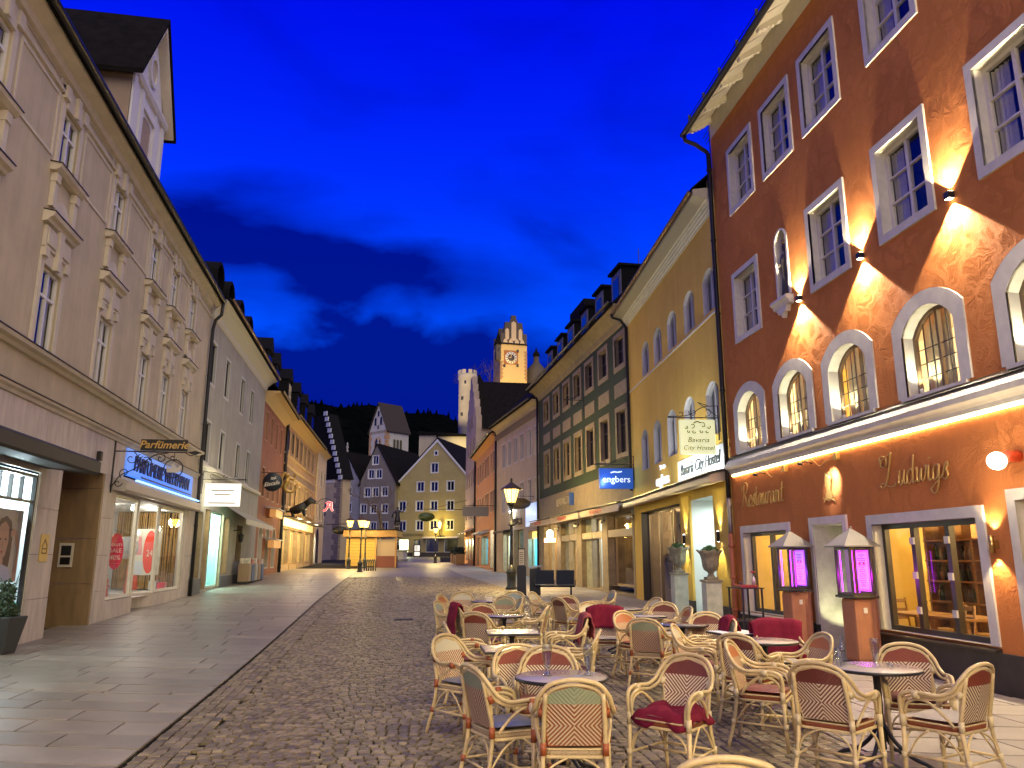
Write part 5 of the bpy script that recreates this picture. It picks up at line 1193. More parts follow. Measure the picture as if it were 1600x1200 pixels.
# dormer with gable
D0, D1, DZ, DE, DA = 3.10, 6.15, 11.4, 14.15, 16.75; dm = (D0 + D1)/2
d = L1.part('dormer', MB().prism([(D0, DZ), (D1, DZ), (D1, DE), (dm, DA - .1), (D0, DE)], -4.5, -.12), mat('dormer_cheek', (.30, .22, .16), .85, var=.1, vscale=1.5))
mf = MB(); fo = [(D0, DZ), (D1, DZ), (D1, DE), (dm, DA - .1), (D0, DE)]; win = outline(.80, 1.5, .12, x=dm, z=12.1); mf.sheet(fo, [win], -.10); mf.strip(win, -.10, -.30)
for u in (D0 + .14, D1 - .14, dm - .66, dm + .66): mf.box(u - .12, u + .12, -.11, -.05, DZ, DE - .02)
mf.sweep_u([(-.1, DE - .02), (-.02, DE), (.04, DE + .1), (.04, DE + .18), (-.1, DE + .2)], D0 - .1, D1 + .1); mf.box(dm - .6, dm + .6, -.11, -.04, 13.68, 13.9)
mf.ring([(dm + .40*cos(2*pi*i/20), 15.15 + .48*sin(2*pi*i/20)) for i in range(20)], [(dm + .28*cos(2*pi*i/20), 15.15 + .36*sin(2*pi*i/20)) for i in range(20)], -.11, -.03)
L1.part('dormer_front', mf, mat('dormer_white', (.58, .56, .56), .7, var=.05), d)
L1.part('dormer_oculus', MB().sheet([(dm + .28*cos(2*pi*i/20), 15.15 + .36*sin(2*pi*i/20)) for i in range(20)], (), -.085), m_pink, d)
L1.part('dormer_window', MB().ring(win, outline(.66, 1.38, .10, x=dm, z=12.16), -.32, -.26).box(dm - .03, dm + .03, -.31, -.25, 12.15, 13.5).box(dm - .35, dm + .35, -.31, -.255, 12.95, 13.02), m_upv, d); L1.part('pane', MB().sheet(outline(.66, 1.38, .1, x=dm, z=12.16), (), -.29), GLASS_DARK, d)
mb = MB(); th = .14
for sg in (-1, 1):
    x0 = dm + sg * ((D1 - D0)/2 + .28); ze = DE - .22
    mb.prism([(x0, ze), (x0, ze + th), (dm, DA + th), (dm, DA)] if sg < 0 else [(dm, DA), (dm, DA + th), (x0, ze + th), (x0, ze)], -6.5, .22)
L1.part('dormer_roof', mb, m_roof, d); 
mb = MB()
for sg in (-1, 1):
    x0 = dm + sg * ((D1 - D0)/2 + .20); mb.prism([(x0, DE - .16), (x0, DE + .04), (dm, DA - .02), (dm, DA - .26)] if sg < 0 else [(dm, DA - .26), (dm, DA - .02), (x0, DE + .04), (x0, DE - .16)], -.1, .16)
L1.part('gable_board', mb, m_relief, d)
L1.part('dormer_parapet', MB().box(D0 - .02, D1 + .3, .05, .10, E1 + .2, E1 + .85), mat('dormer_white', (.58, .56, .56), .7, var=.05), d)
# ---- travertine ground floor, single stone panels between the openings
zs = [-.15, .86, 1.72, 2.62, 3.66, 4.55]
opn = [(-6.0, .30, .58, 3.30), (1.40, 4.12, -1, 3.66), (5.10, 13.25, -1, 3.35), (5.5, 13.6, 3.75, 4.55)]
def covered(a, b_, c, d_):
    return any(a < o[1] - .01 and b_ > o[0] + .01 and c < o[3] - .01 and d_ > o[2] + .01 for o in opn)
cuts = sorted(set([-9, -7.5, -6.0, -4.4, -2.8, -1.3, .30, 1.40, 2.3, 3.2, 4.12, 5.10, 5.5, 6.9, 8.4, 10.0, 11.6, 13.25, 13.6, L1.L]))
zc = sorted(set(zs + [.58, 3.30, 3.35, 3.75]))
for a, b_ in zip(cuts, cuts[1:]):
    z = -.15; cells = [(c, d_) for c, d_ in zip(zc, zc[1:]) if not covered(a, b_, c, d_)]
    run = []
    for c, d_ in cells:
        if run and abs(run[-1][1] - c) < 1e-6 and c not in zs: run[-1][1] = d_
        else: run.append([c, d_])
    for c, d_ in run: L1.part('stone_panel', MB().box(a + .004, b_ - .004, -.03, .02 + random.uniform(0, .004), c + .004, d_ - .004), m_trav)
L1.part('wall', MB().box(-9, 1.38, -.25, -.031, 3.31, 4.6).box(4.14, L1.L, -.25, -.031, 3.4, 4.6).box(.31, 1.38, -.05, -.031, -.2, 3.4).box(4.14, 5.09, -.25, -.031, -.2, 3.4).box(13.27, L1.L, -.25, -.031, -.2, 3.4).box(-6, .29, -.25, -.031, -.2, .57).box(1.38, 4.14, -.25, -.031, 3.67, 4.6), m_joint)
# door recess: cheeks of tan-lit travertine, dark carved door
mb = MB(); mb.box(4.02, 4.12, -1.5, -.035, -.1, 3.66); 
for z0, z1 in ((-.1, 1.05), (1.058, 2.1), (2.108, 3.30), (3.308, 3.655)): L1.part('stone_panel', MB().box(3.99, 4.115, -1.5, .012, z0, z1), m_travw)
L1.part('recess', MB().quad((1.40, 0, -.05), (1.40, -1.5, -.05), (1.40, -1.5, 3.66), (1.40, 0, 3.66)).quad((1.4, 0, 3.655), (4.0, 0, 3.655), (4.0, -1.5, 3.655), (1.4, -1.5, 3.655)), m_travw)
dr = L1.part('door', MB().box(1.42, 3.99, -1.56, -1.45, 0, 3.6), m_woodd)
for i in range(4):
    for j in range(4): L1.part('door_panel', MB().box(1.5 + .62*i, 2.04 + .62*i, -1.45, -1.42, .25 + .82*j, .95 + .82*j), m_woodd, dr, bevel=.012)
ip = empty('intercom', label='pale intercom plate in the door recess of the perfumery building', cat='intercom'); ip.location = L1.W(3.985, -.62, 1.72); ip.rotation_euler = L1.root.rotation_euler
MB().box(0, .03, -.16, .16, -.28, .28).build('plate', m_cream, ip, bevel=.004); MB().box(.028, .036, -.11, .11, -.01, .22).build('screen', m_black, ip); MB().box(.028, .036, -.11, .11, -.22, -.05).build('screen', m_gut, ip)
p_ = tag(MB().prism([(-.2, -.27), (.2, -.27), (.2, .27), (-.2, .27)], 0, .015).build('house_plaque', mat('yellow_plaque', (.62, .42, .10), .5)), 'small yellow plaque with a house outline beside the door recess', 'plaque'); L1.place(p_, .86, .026, 1.85)
mb = MB(); mb.ring([(-.13, -.12), (.13, -.12), (.13, .05), (0, .18), (-.13, .05)], [(-.10, -.09), (.10, -.09), (.10, .035), (0, .14), (-.10, .035)], .015, .02); mb.box(-.07, .07, .015, .02, -.03, 0); mb.build('house_outline', mat('brown_print', (.2, .10, .02), .6), p_)
p_ = tag(MB().box(-.07, .07, 0, .10, -.11, .11).build('door_light', m_gut, bevel=.01), 'small dark square wall fitting above the door recess', 'wall fitting'); L1.place(p_, 3.35, .026, 4.02)
# lit shop window on the left with its poster
bb = big_frame(L1, 'shop_window', -6.0, .27, .62, 3.24, (-2.9,), m_black, depth=.015, fw=.05, sur=0, transom=2.72)
for i in range(1, 14):
    u = -5.9 + i * .47
    if u < .2: L1.part('glazing_bar', MB().box(u - .02, u + .02, -.12, -.05, 2.74, 3.18), m_black, bb)
room(L1, -6.0, 1.30, -.10, -1.6, .55, 3.28, mat('white_display', (.82, .86, .88), .6), 'display_room')
for u in (-4.4, -2.2, .55): L1.lamp('POINT', u, -.6, 3.1, 30, (.75, .95, 1), .12)
# portrait poster: a woman with dark hair touching her hair
ps = empty('portrait_poster', label='poster of a dark-haired woman touching her hair, in the left shop window', cat='poster'); ps.location = L1.W(L1.px(31, 850, -.17)[0] - .78, -.17, 1.62); ps.scale = (.74, 1, .74); ps.rotation_euler = L1.root.rotation_euler
def flat(pts, y, m, name, par): return MB().add([(-p[0], y, p[1]) for p in pts], [tuple(range(len(pts)))]).build(name, m, par)
MB().box(-1.05, 1.05, -.03, 0, -.55, 1.25).build('board', mat('poster_ground', (.62, .55, .48), .6), ps)
m_skin = mat('print_skin', (.62, .36, .25), .6); m_hair = mat('print_hair', (.10, .05, .03), .6)
flat([(-.55, -.55), (-.6, .2), (-.45, .7), (-.2, 1.0), (.1, 1.08), (.4, .95), (.55, .6), (.55, .1), (.45, -.55)], .004, m_hair, 'hair', ps)
flat([(-.3, .1), (-.34, .45), (-.2, .85), (.05, .95), (.28, .8), (.34, .45), (.25, .12), (.02, -.06)], .008, m_skin, 'face', ps); flat([(-.12, .1), (.14, .1), (.2, -.3), (-.2, -.3)], .007, m_skin, 'neck', ps)
flat([(-.7, -.55), (-.5, -.2), (-.15, -.12), (.2, -.12), (.55, -.2), (.75, -.55)], .0095, mat('print_blouse', (.55, .55, .70), .6), 'blouse', ps)
flat([(.75, -.55), (.9, .2), (.62, .62), (.45, .55), (.42, .70), (.52, .78), (.75, .72), (1.02, .3), (1.02, -.55)], .011, m_skin, 'arm', ps)
for x in (-.13, .16): flat([(x - .07, .5), (x, .54), (x + .07, .5), (x, .47)], .0115, m_hair, 'eye', ps)
flat([(-.08, .2), (.02, .23), (.12, .2), (.02, .15)], .0115, mat('print_lips', (.5, .10, .10), .5), 'mouth', ps); flat([(-.02, .45), (.04, .45), (.06, .3), (-.03, .3)], .0113, mat('print_skin_shade', (.52, .28, .19), .6), 'nose', ps)
MB().lathe([(.001, 0), (.13, 0), (.13, .01), (.001, .01)], 14, axis='y', c=(-.7, .004, 1.08)).build('badge', m_cream, ps)
for i, (u, h, c_) in enumerate(((-.15, .30, (.02, .35, .28)), (.02, .22, (.03, .45, .35)), (-.4, .26, (.05, .5, .4)))):
    o = tag(MB().lathe([(.001, 0), (.06, 0), (.06, h*.75), (.025, h*.8), (.03, h), (.001, h)], 10).build('perfume_bottle', mat('teal_bottle_%d' % i, c_, .15)), 'teal bottle standing in the left shop window, %s' % ['the tallest one', 'nearest to the window frame', 'on its own at the left'][i], 'bottle', 'bottles in the left shop window'); L1.place(o, L1.px(12 + 9*i, 930, -.14)[0], -.14, .62)
aw = L1.part('awning_case', MB().sweep_u([(0, 3.42), (.95, 3.30), (1.0, 3.34), (1.0, 3.56), (.9, 3.62), (0, 3.82)], -6.5, .62), mat('dark_awning_case', (.022, .02, .018), .6), bevel=.01)
# ---- perfumery shop: two windows and a slanted entrance between them
b1 = big_frame(L1, 'shop_window', 5.12, 7.40, .62, 3.26, (), m_white, depth=.05, fw=.07, sur=0)
b2 = big_frame(L1, 'shop_window', 9.74, 13.05, .62, 3.26, (), m_white, depth=.05, fw=.07, sur=0)
mb = MB(); 
for a, b_ in ((5.10, 7.42), (9.72, 13.25)):
    for k in range(2): L1.part('stone_panel', MB().box(a + (b_ - a)/2*k + .004, a + (b_ - a)/2*(k+1) - .004, -.2, .02, -.15, .60), m_trav)
L1.part('wall', MB().box(13.07, 13.25, -.2, .02, .6, 3.4).box(5.1, 13.25, -1.7, .02, 3.28, 3.4), m_trav)
sp = MB(); q0, q1 = Vector((7.42, -1.25)), Vector((9.72, -.05)); 
def slant(t, z): p = q0.lerp(q1, t); return (p.x, p.y, z)
L1.part('slanted_pane', MB().quad(slant(0, .62), slant(1, .62), slant(1, 3.2), slant(0, 3.2)), GLASS); L1.part('slanted_plinth', MB().quad(slant(0, -.1), slant(1, -.1), slant(1, .62), slant(0, .62)), m_trav)
mb = MB(); mb.tube([slant(.0, .6), slant(0, 3.25)], .05, 4, smooth=False); mb.tube([slant(.99, .6), slant(.99, 3.25)], .05, 4, smooth=False); mb.tube([slant(0, .63), slant(1, .63)], .04, 4, smooth=False); L1.part('slanted_frame', mb, m_white)
L1.part('side_pane', MB().quad((7.41, -.05, .62), (7.41, -1.2, .62), (7.41, -1.2, 3.2), (7.41, -.05, 3.2)), GLASS); L1.part('side_plinth', MB().quad((7.41, .0, -.1), (7.41, -1.2, -.1), (7.41, -1.2, .62), (7.41, 0, .62)), m_trav)
L1.part('entrance_mat', MB().quad((7.44, .0, .175), (9.7, .0, .20), (9.7, -1.3, .2), (7.44, -1.3, .175)), mat('speckled_mat', (.45, .43, .38), .7, var=.4, vscale=40))
room(L1, 5.1, 14.0, -.12, -3.6, .55, 3.27, mat('perfumery_white', (.80, .80, .76), .6), 'perfumery_room', mat('white_shelf_floor', (.75, .74, .72), .4))
for u, n in ((6.2, -.5), (8.0, -2.2), (9.2, -1.5), (11.0, -.7), (12.6, -.8)): L1.lamp('POINT', u, n, 3.12, 9, (1, .93, .78), .1)
m_bam = mat('bamboo_cane', (.50, .30, .10), .5, var=.2, vscale=4); r6 = random.Random(5)
bs = empty('bamboo_screen', label='tall screen of bamboo canes at the back of the perfumery window', cat='screen'); L1.place(bs, 13.72, -1.28, .60, -pi/2)
for i in range(64):
    x = -1.12 + 2.24 * i / 64 + r6.uniform(-.012, .012); MB().tube([(x, r6.uniform(-.04, .04), 0), ((x + r6.uniform(-.05, .05)), r6.uniform(-.04, .04), 2.65)], r6.uniform(.010, .022), 5, cap=False).build('cane', m_bam, bs)
MB().box(-1.15, 1.15, -.12, -.09, 0, 2.66).build('backing', mat('dark_backing', (.05, .03, .015), .8), bs)
# sale oval, balloon, hanging lights, figures
m_pinkr = mat('pink_red_print', (.62, .02, .07), .5)
def oval(w, h, n=26): return [(w*cos(2*pi*i/n), h*sin(2*pi*i/n)) for i in range(n)]
so = empty('sale_sign', label='red oval SALE 40% sign hanging in the perfumery window', cat='sign'); so.location = L1.W(L1.px(180, 866, -.16)[0], -.16, 1.83); so.rotation_euler = (0, 0, L1.root.rotation_euler.z - pi/2 + .45); so.scale = (.62, 1, .72)
MB().prism(oval(.30, .66), -.01, .01).build('plate', m_pinkr, so)
for s_, z, sz in (('BEAUTY', .22, .14), ('SALE', .02, .22), ('40%', -.24, .25), ('________', -.40, .10)):
    t = text_mb(s_, sz, 0, .002); MB().add([(-v[0], .011 + v[1], z + v[2]) for v in t.v], [f_[::-1] for f_ in t.f]).build('lettering', m_white, so)
t = tag(MB().lathe([(.46*sin(pi*i/14) + .0005, -.46*cos(pi*i/14)) for i in range(15)], 22).build('balloon', mat('white_balloon', (.85, .84, .80), .35)), 'big white balloon behind the red sale sign in the window', 'balloon'); L1.place(t, L1.px(198, 856, -.62)[0], -.62, L1.px(198, 856, -.62)[1]); t.scale = (.72,)*3
ps = empty('product_poster', label='white poster with a red product and 24 lettering in the slanted shop window', cat='poster'); ps.location = L1.W(L1.px(230, 858, -.8)[0], -.8, 1.85); ps.scale = (.66, 1, 1.0); ps.rotation_euler = (0, 0, L1.root.rotation_euler.z - pi/2 + .3)
MB().box(-.62, .62, -.01, .0, -.75, .75).build('board', m_white, ps); MB().prism([(-p[0] - .12, p[1]) for p in oval(.30, .70)], .002, .006).build('red_shape', mat('bright_red_print', (.75, .06, .03), .5), ps); MB().prism([(.15, -.72), (.5, -.72), (.5, -.3), (.15, -.3)], .002, .008).build('caption_panel', mat('pale_caption', (.6, .62, .66), .5), ps); MB().prism([(.22, -.1), (.5, -.1), (.42, .5), (.3, .5)], .002, .006).build('flacon_picture', mat('rose_print', (.7, .3, .3), .5), ps)
t = text_mb('24', .30, 0, .002); MB().add([(-v[0] - .12, .009 + v[1], -.05 + v[2]) for v in t.v], [f_[::-1] for f_ in t.f]).build('lettering', m_white, ps)
for i, (u, z, lab) in enumerate(((L1.px(274, 822, -.6)[0], 2.72, 'upper'), (L1.px(275, 850, -.6)[0], 1.92, 'lower'), (L1.px(282, 828, -1.0)[0], 2.5, 'small rear'))):
    t = empty('pendant_lamp', label='%s white dish pendant lamp in the far perfumery window' % lab, cat='pendant lamp', group='pendant lamps in the perfumery'); L1.place(t, u, -.6, z)
    MB().lathe([(.02, .16), (.06, .12), (.22, .02), (.23, .0), (.10, .01), (.001, .02)], 16).build('shade', mat('lit_shade', (.9, .88, .8), .5, emit=(1, .92, .75), estr=1.2), t); MB().tube([(0, 0, .15), (0, 0, 3.2 - z)], .006, 5).build('cord', m_black, t)
def mannequin(u, n, z, h, lab):
    t = empty('display_figure', label=lab, cat='figure', group='red display figures in the perfumery window'); L1.place(t, u, n, z)
    m = mat('coral_figure', (.75, .13, .08), .5)
    MB().lathe([(.001, 0), (.14*h, 0), (.11*h, .3*h), (.06*h, .55*h), (.10*h, .72*h), (.09*h, .8*h), (.03*h, .84*h), (.03*h, .87*h), (.065*h, .92*h), (.06*h, .98*h), (.001, h)], 12).build('body', m, t); MB().tube([(.09*h, 0, .76*h), (.22*h, .05, .6*h), (.12*h, .12, .5*h)], [.035*h, .03*h, .025*h], 7).build('arm', m, t)
mannequin(L1.px(202, 890, -.5)[0], -.5, .62, .85, 'coral figure standing under the white balloon'); mannequin(L1.px(166, 905, -.2)[0], -.2, .62, .62, 'coral figure in the near corner of the perfumery window'); mannequin(L1.px(212, 880, -1.3)[0], -1.3, .62, 1.0, 'tallest coral figure, set back in the perfumery window')
for i, (u, n, w_, c_, lab) in enumerate(((L1.px(240, 912, -.6)[0], -.6, .36, (.75, .74, .7), 'white gift box below the product poster'), (L1.px(253, 912, -.3)[0], -.3, .30, (.6, .02, .05), 'red gift box beside the white one'))):
    t = empty('gift_box', label=lab, cat='box'); L1.place(t, u, n, .62); MB().box(-w_/2, w_/2, -.12, .12, 0, w_*.8).build('box', mat('box_paper_%d' % i, c_, .5), t, bevel=.005); MB().box(-.02, .02, -.125, .125, 0, w_*.81).build('ribbon', m_white, t)
L1.part('awning_cassette', MB().sweep_u([(.02, 3.34), (.30, 3.30), (.34, 3.36), (.34, 3.58), (.26, 3.62), (.02, 3.66)], 4.75, 13.9), mat('pale_cassette', (.50, .45, .38), .5), bevel=.008)
m_blue = bpy.data.materials.new('blue_lit_panel'); m_blue.use_nodes = True; MATS['blue_lit_panel'] = m_blue
N_, L_, b_ = nodes_of(m_blue); tc = N_.new('ShaderNodeTexCoord'); sp_ = N_.new('ShaderNodeSeparateXYZ'); L_.new(tc.outputs['Object'], sp_.inputs[0]); mr_ = N_.new('ShaderNodeMapRange'); mr_.inputs[1].default_value = 3.75; mr_.inputs[2].default_value = 4.6; L_.new(sp_.outputs['Z'], mr_.inputs[0]); cr_ = N_.new('ShaderNodeValToRGB'); cr_.color_ramp.elements[0].color = (.01, .20, 1.0, 1); cr_.color_ramp.elements[1].color = (.20, .34, .85, 1); L_.new(mr_.outputs[0], cr_.inputs[0]); L_.new(cr_.outputs[0], b_.inputs['Emission Color']); b_.inputs['Emission Strength'].default_value = .85; b_.inputs['Base Color'].default_value = (.12, .22, .5, 1)
L1.part('lit_sign_panel', MB().box(5.55, 13.5, .0, .05, 3.80, 4.52), m_blue)
L1.text('shop_lettering', 'PARFÜMERIE WIEDEMANN', .60, 9.5, .055, 4.16, mat('navy_letters', (.01, .02, .10), .4), shear=.12, ext=.02, space=.92)
L1.part('sign_rule', MB().box(7.0, 13.3, .05, .07, 3.85, 3.89), mat('navy_letters', (.01, .02, .10), .4))
L1.part('cove_lamp', MB().box(5.6, 13.4, .30, .36, 3.64, 3.68), mat('blue_led', (.2, .4, 1), .5, emit=(.25, .5, 1), estr=2.5))
# wrought-iron hanging sign
hs = empty('perfumery_hanging_sign', label='wrought-iron scroll bracket with a black Parfümerie board and a ring with a crown', cat='sign'); L1.place(hs, 4.55, .02, 4.30)
MB().box(-.03, .03, 0, .03, -.95, .28).build('wall_plate', m_black, hs); MB().prism([(-.06, -.85), (0, -1.05), (.06, -.85)], 0, .03).build('plate_tip', m_black, hs)
MB().tube([(0, 0, 0), (0, 1.75, 0)], .016, 6).build('arm', m_black, hs)
mb = MB()
for q in (spiral(.42, -.18, .02, .17, .5, 7.5), spiral(.80, -.28, .02, .15, 2, 8.5), spiral(.30, -.55, .02, .14, 4, 10.5), spiral(1.12, -.16, .02, .12, 1, 7.2), spiral(.16, -.80, .015, .11, 0, 6.2), spiral(1.42, -.14, .015, .09, 0, 6), spiral(.62, -.10, .01, .07, 1, 6)): mb.tube([(0, p[0], p[2]) for p in q], .012, 5)
mb.tube(catmull([(0, .02, -.9), (0, .2, -.62), (0, .55, -.42), (0, .95, -.10), (0, 1.3, -.02)], 6), .014, 5); mb.tube(catmull([(0, 1.7, 0), (0, 1.85, -.08), (0, 1.98, .02), (0, 2.1, -.02)], 5), .012, 5); mb.build('scrollwork', m_black, hs)
mb = MB(); mb.prism([(1.75, 0), (1.95, .05), (2.1, -.0), (1.95, -.06)], -.01, .01); MB().add([(v[1], v[0], v[2]) for v in mb.v], mb.f).build('leaf_tip', m_black, hs)
MB().box(-.03, .03, .62, 1.75, .03, .32).build('board', mat('black_board', (.015, .013, .012), .35), hs, bevel=.006)
t = text_mb('Parfümerie', .27, .28, .003, offset=.004); MB().add([(.032 + v[1], 1.18 + v[0], .175 + v[2]) for v in t.v], t.f).build('lettering', m_gold, hs)
MB().tube([(0, 1.45 + .23*cos(a*.2618), -.42 + .23*sin(a*.2618)) for a in range(24)], .014, 6, closed=True).build('ring', m_black, hs); MB().tube([(0, 1.45, 0), (0, 1.45, -.19)], .008, 5).build('chain', m_black, hs)
mb = MB(); mb.prism([(1.31, -.52), (1.59, -.52), (1.63, -.33), (1.52, -.42), (1.45, -.28), (1.38, -.42), (1.27, -.33)], -.02, .02); MB().add([(v[1], v[0], v[2]) for v in mb.v], mb.f).build('crown', mat('silver_crown', (.6, .58, .52), .3, metal=.8), hs)
# plant pot at the left edge
pp = empty('planter', label='dark tapered planter with a small evergreen at the left picture edge', cat='planter'); pg = ground(12, 1022); pp.location = (pg.x - .15, pg.y, pg.z)
mb = MB(); 
for z0, w0, z1, w1 in ((0, .17, .62, .27),):
    mb.add([(-w0,-w0,z0),(w0,-w0,z0),(w0,w0,z0),(-w0,w0,z0),(-w1,-w1,z1),(w1,-w1,z1),(w1,w1,z1),(-w1,w1,z1)], [(0,3,2,1),(4,5,6,7),(0,1,5,4),(1,2,6,5),(2,3,7,6),(3,0,4,7)])
mb.build('pot', mat('anthracite_pot', (.035, .036, .036), .6), pp, bevel=.02)
leaf_ball(.22, 900, 3, (0, 0, .72), .05, .7).build('foliage', mat('dark_evergreen', (.03, .055, .025), .7, var=.4, vscale=20), pp)
r7 = random.Random(9); mb = leaf_ball(.16, 700, 8, (-.02, 0, .98), .045, 1.6)
for i in range(9):
    a = r7.random()*6.28; mb.tube([(0, 0, .6), (.08*cos(a), .08*sin(a), 1.0), (.16*cos(a), .16*sin(a), 1.15 + .3*r7.random())], .006, 4)
mb.build('shrub', mat('dark_evergreen', (.03, .055, .025), .7, var=.4, vscale=20), pp)

# ---------------------------------------------------------------- grey house
m_grey = mat('grey_render', (.36, .345, .285), .85, streak=.13, var=.12, vscale=.9, bump=.2, bscale=50, bdist=.004)
L2 = Facade('grey_building', 'plain grey rendered house with small deep windows, white eaves and arched dormers', C_L1, C_L2)
C2 = [1.05, 3.92, 7.60, 10.40]; E2L = 11.2
sw = [(.55, 1.55, .9, 3.4), (1.9, 2.75, .45, 3.55), (2.95, 5.6, .45, 3.55), (5.75, 7.0, .95, 3.4), (8.9, 10.4, 1.5, 3.2)]
holes = [outline(.82, 1.62, x=u, z=8.46) for u in C2] + [outline(.82, 1.55, x=u, z=5.34) for u in C2] + [[(a, c), (b_, c), (b_, d_), (a, d_)] for a, b_, c, d_ in sw]
mb = MB(); mb.sheet([(0, -.1), (L2.L, -.1), (L2.L, E2L), (0, E2L)], holes); mb.strip([(0, -.2), (L2.L, -.2), (L2.L, E2L), (0, E2L)], 0, -9); L2.part('wall', mb, m_grey)
m_wtr = mat('pale_grey_trim', (.50, .49, .45), .7)
w = make_window(L2, .82, 1.62, depth=.08, cols=1, fw=.05, frame_m=m_dframe, surround=.11, proud=.02, sur_m=m_wtr); put_windows(L2, w, [(u, 8.46) for u in C2])
w = make_window(L2, .82, 1.55, depth=.08, cols=1, fw=.05, frame_m=m_dframe, surround=.11, proud=.02, sur_m=m_wtr); put_windows(L2, w, [(u, 5.34) for u in C2])
m_eave = mat('white_eaves', (.60, .58, .50), .7)
L2.part('cove', MB().sweep_u([(-.02, E2L - .2), (.06, E2L - .15), (.12, E2L + .05), (.42, E2L + .3), (.62, E2L + .38), (.62, E2L + .48), (-.02, E2L + .48)], .05, L2.L), m_eave)
L2.part('string_course', MB().sweep_u([(-.02, 5.02), (.08, 5.05), (.12, 5.12), (.12, 5.2), (-.02, 5.26)], 0, L2.L), m_eave)
L2.part('plinth', MB().box(.02, 1.88, -.02, .04, -.1, .88).box(5.62, L2.L, -.02, .04, -.1, .88), mat('grey_plinth', (.11, .11, .11), .7, var=.15))
gutter(L2, 0, L2.L, .74, E2L + .54, .08, m_copper); hip(L2, 0, L2.L, E2L + .5, 9, 5, m_roof, over=.65)
def eyebrow(f, u, w, ze, n, h, m, fm):
    o_ = outline(w, h, h*.45, x=u, z=ze); d = f.part('dormer', MB().prism(o_, n - 2.6, n), m); f.part('dormer_window', MB().ring(outline(w*.7, h*.75, h*.3, x=u, z=ze + .1), outline(w*.55, h*.6, h*.25, x=u, z=ze + .18), n - .01, n + .04), fm, d); f.part('dormer_roof', MB().ring(outline(w + .2, h + .12, h*.5, x=u, z=ze), o_, n - 2.6, n + .25), m, d)
for u in (1.6, 4.0, 6.6, 9.2): eyebrow(L2, u, 1.3, E2L + .95, -.35, 1.5, m_dcheek, m_gut)
m_lt = mat('turquoise_lit_room', (.42, .70, .66), .6)
shop(L2, .57, 1.53, .92, 3.38, mat('shop_white_green', (.70, .72, .58), .6), light=12, col=(1, .95, .75), fm=m_wood)
shop(L2, 1.92, 2.73, .47, 3.53, mat('yellow_white_lit', (.85, .80, .55), .6), light=20, col=(1, .95, .7), fm=mat('yellow_door_frame', (.5, .36, .10), .5))
fr = shop(L2, 2.97, 5.58, .47, 3.53, m_lt, n=-.12, D=1.6, light=75, col=(.75, 1, .92), fm=mat('mint_frame', (.5, .62, .58), .5)); L2.lamp('POINT', 4.1, -.7, 2.3, 30, (.6, 1, .9), .2)
shop(L2, 5.77, 6.98, .97, 3.38, mat('pale_yellow_lit', (.85, .80, .6), .6), light=22, col=(1, .95, .75), fm=mat('mint_frame', (.5, .62, .58), .5))
shop(L2, 8.92, 10.38, 1.52, 3.18, mat('dim_shop', (.22, .15, .07), .8), light=0)
m_awn = mat('striped_awning', (.34, .33, .24), .85, var=.1)
mb = MB(); mb.add([(4.4, .02, 4.0), (12.6, .02, 3.85), (12.6, 1.15, 3.30), (4.4, 1.15, 3.30)], [(0,1,2,3)]); aw = L2.part('awning', mb, m_awn)
mb = MB(); u = 4.4
while u < 12.5: mb.add([(u, 1.15, 3.30), (u + .38, 1.15, 3.30), (u + .38, 1.16, 3.10), (u + .19, 1.16, 3.03), (u, 1.16, 3.10)], [(0,1,2,3,4)]); u += .42
L2.part('scalloped_fringe', mb, mat('cream_fringe', (.6, .58, .45), .8), aw)
hs = empty('white_lit_sign', label='glaring white lit box sign hanging from a scroll bracket on the grey house', cat='sign'); L2.place(hs, .9, 0, 4.62); bracket(hs, 1.65, m_black)
MB().box(-.08, .08, .15, 1.45, -1.02, -.15).build('box', mat('glaring_panel', (.4, .4, .36), .4, emit=(1.0, .98, .84), estr=1.15), hs, bevel=.01)
for zz_, w_ in ((-.42, .42), (-.58, .30), (-.90, .50)): MB().box(.081, .084, .8 - w_, .8 + w_, zz_ - .02, zz_ + .02).build('printed_line', m_cream, hs)
L2.lamp('POINT', 1.7, 1.0, 4.1, 13, (1, .96, .72), .15)
t = empty('flood_lamp', label='small glaring floodlight next to the white lit box sign', cat='lamp'); L2.place(t, 2.1, .5, 4.25); MB().box(-.1, .1, -.1, .1, -.1, .1).build('head', m_bulb, t, bevel=.02); MB().tube([(0, -.5, .0), (0, -.1, 0)], .02, 6).build('arm', m_black, t)
for i, (u, h) in enumerate(((8.6, .95), (9.6, .9), (10.6, .95), (11.6, .9), (12.6, .9))):
    t = empty('display_stand', label='small pavement display stand along the grey house wall, %s' % ['first from the lit doorway', 'second from the lit doorway', 'middle of the five', 'fourth from the lit doorway', 'last, by the red house'][i], cat='stand', group='display stands along the grey house'); L2.place(t, u, .55, gz(38)); MB().box(-.35, .35, -.25, .25, .12, h).build('case', mat('stand_%d' % (i % 3), [(.30, .20, .12), (.06, .10, .2), (.35, .33, .3)][i % 3], .6), t, bevel=.01); MB().box(-.3, .3, -.2, .2, h, h + .25).build('goods', mat('goods_%d' % (i % 2), [(.55, .5, .4), (.4, .15, .12)][i % 2], .7, var=.5, vscale=12), t)
    for sx in (-.28, .28): MB().box(sx - .03, sx + .03, -.2, .2, 0, .13).build('leg', m_black, t)
t = empty('wall_lamp', label='black lantern-shaped fitting on the grey house shopfront', cat='wall lamp'); L2.place(t, 8.1, .0, 2.7); MB().tube([(0, 0, .2), (0, .3, .25), (0, .35, .1)], .02, 6).build('arm', m_black, t); MB().lathe([(.001, -.35), (.1, -.3), (.16, .0), (.001, .12)], 6, c=(0, .35, 0)).build('lantern', m_black, t)

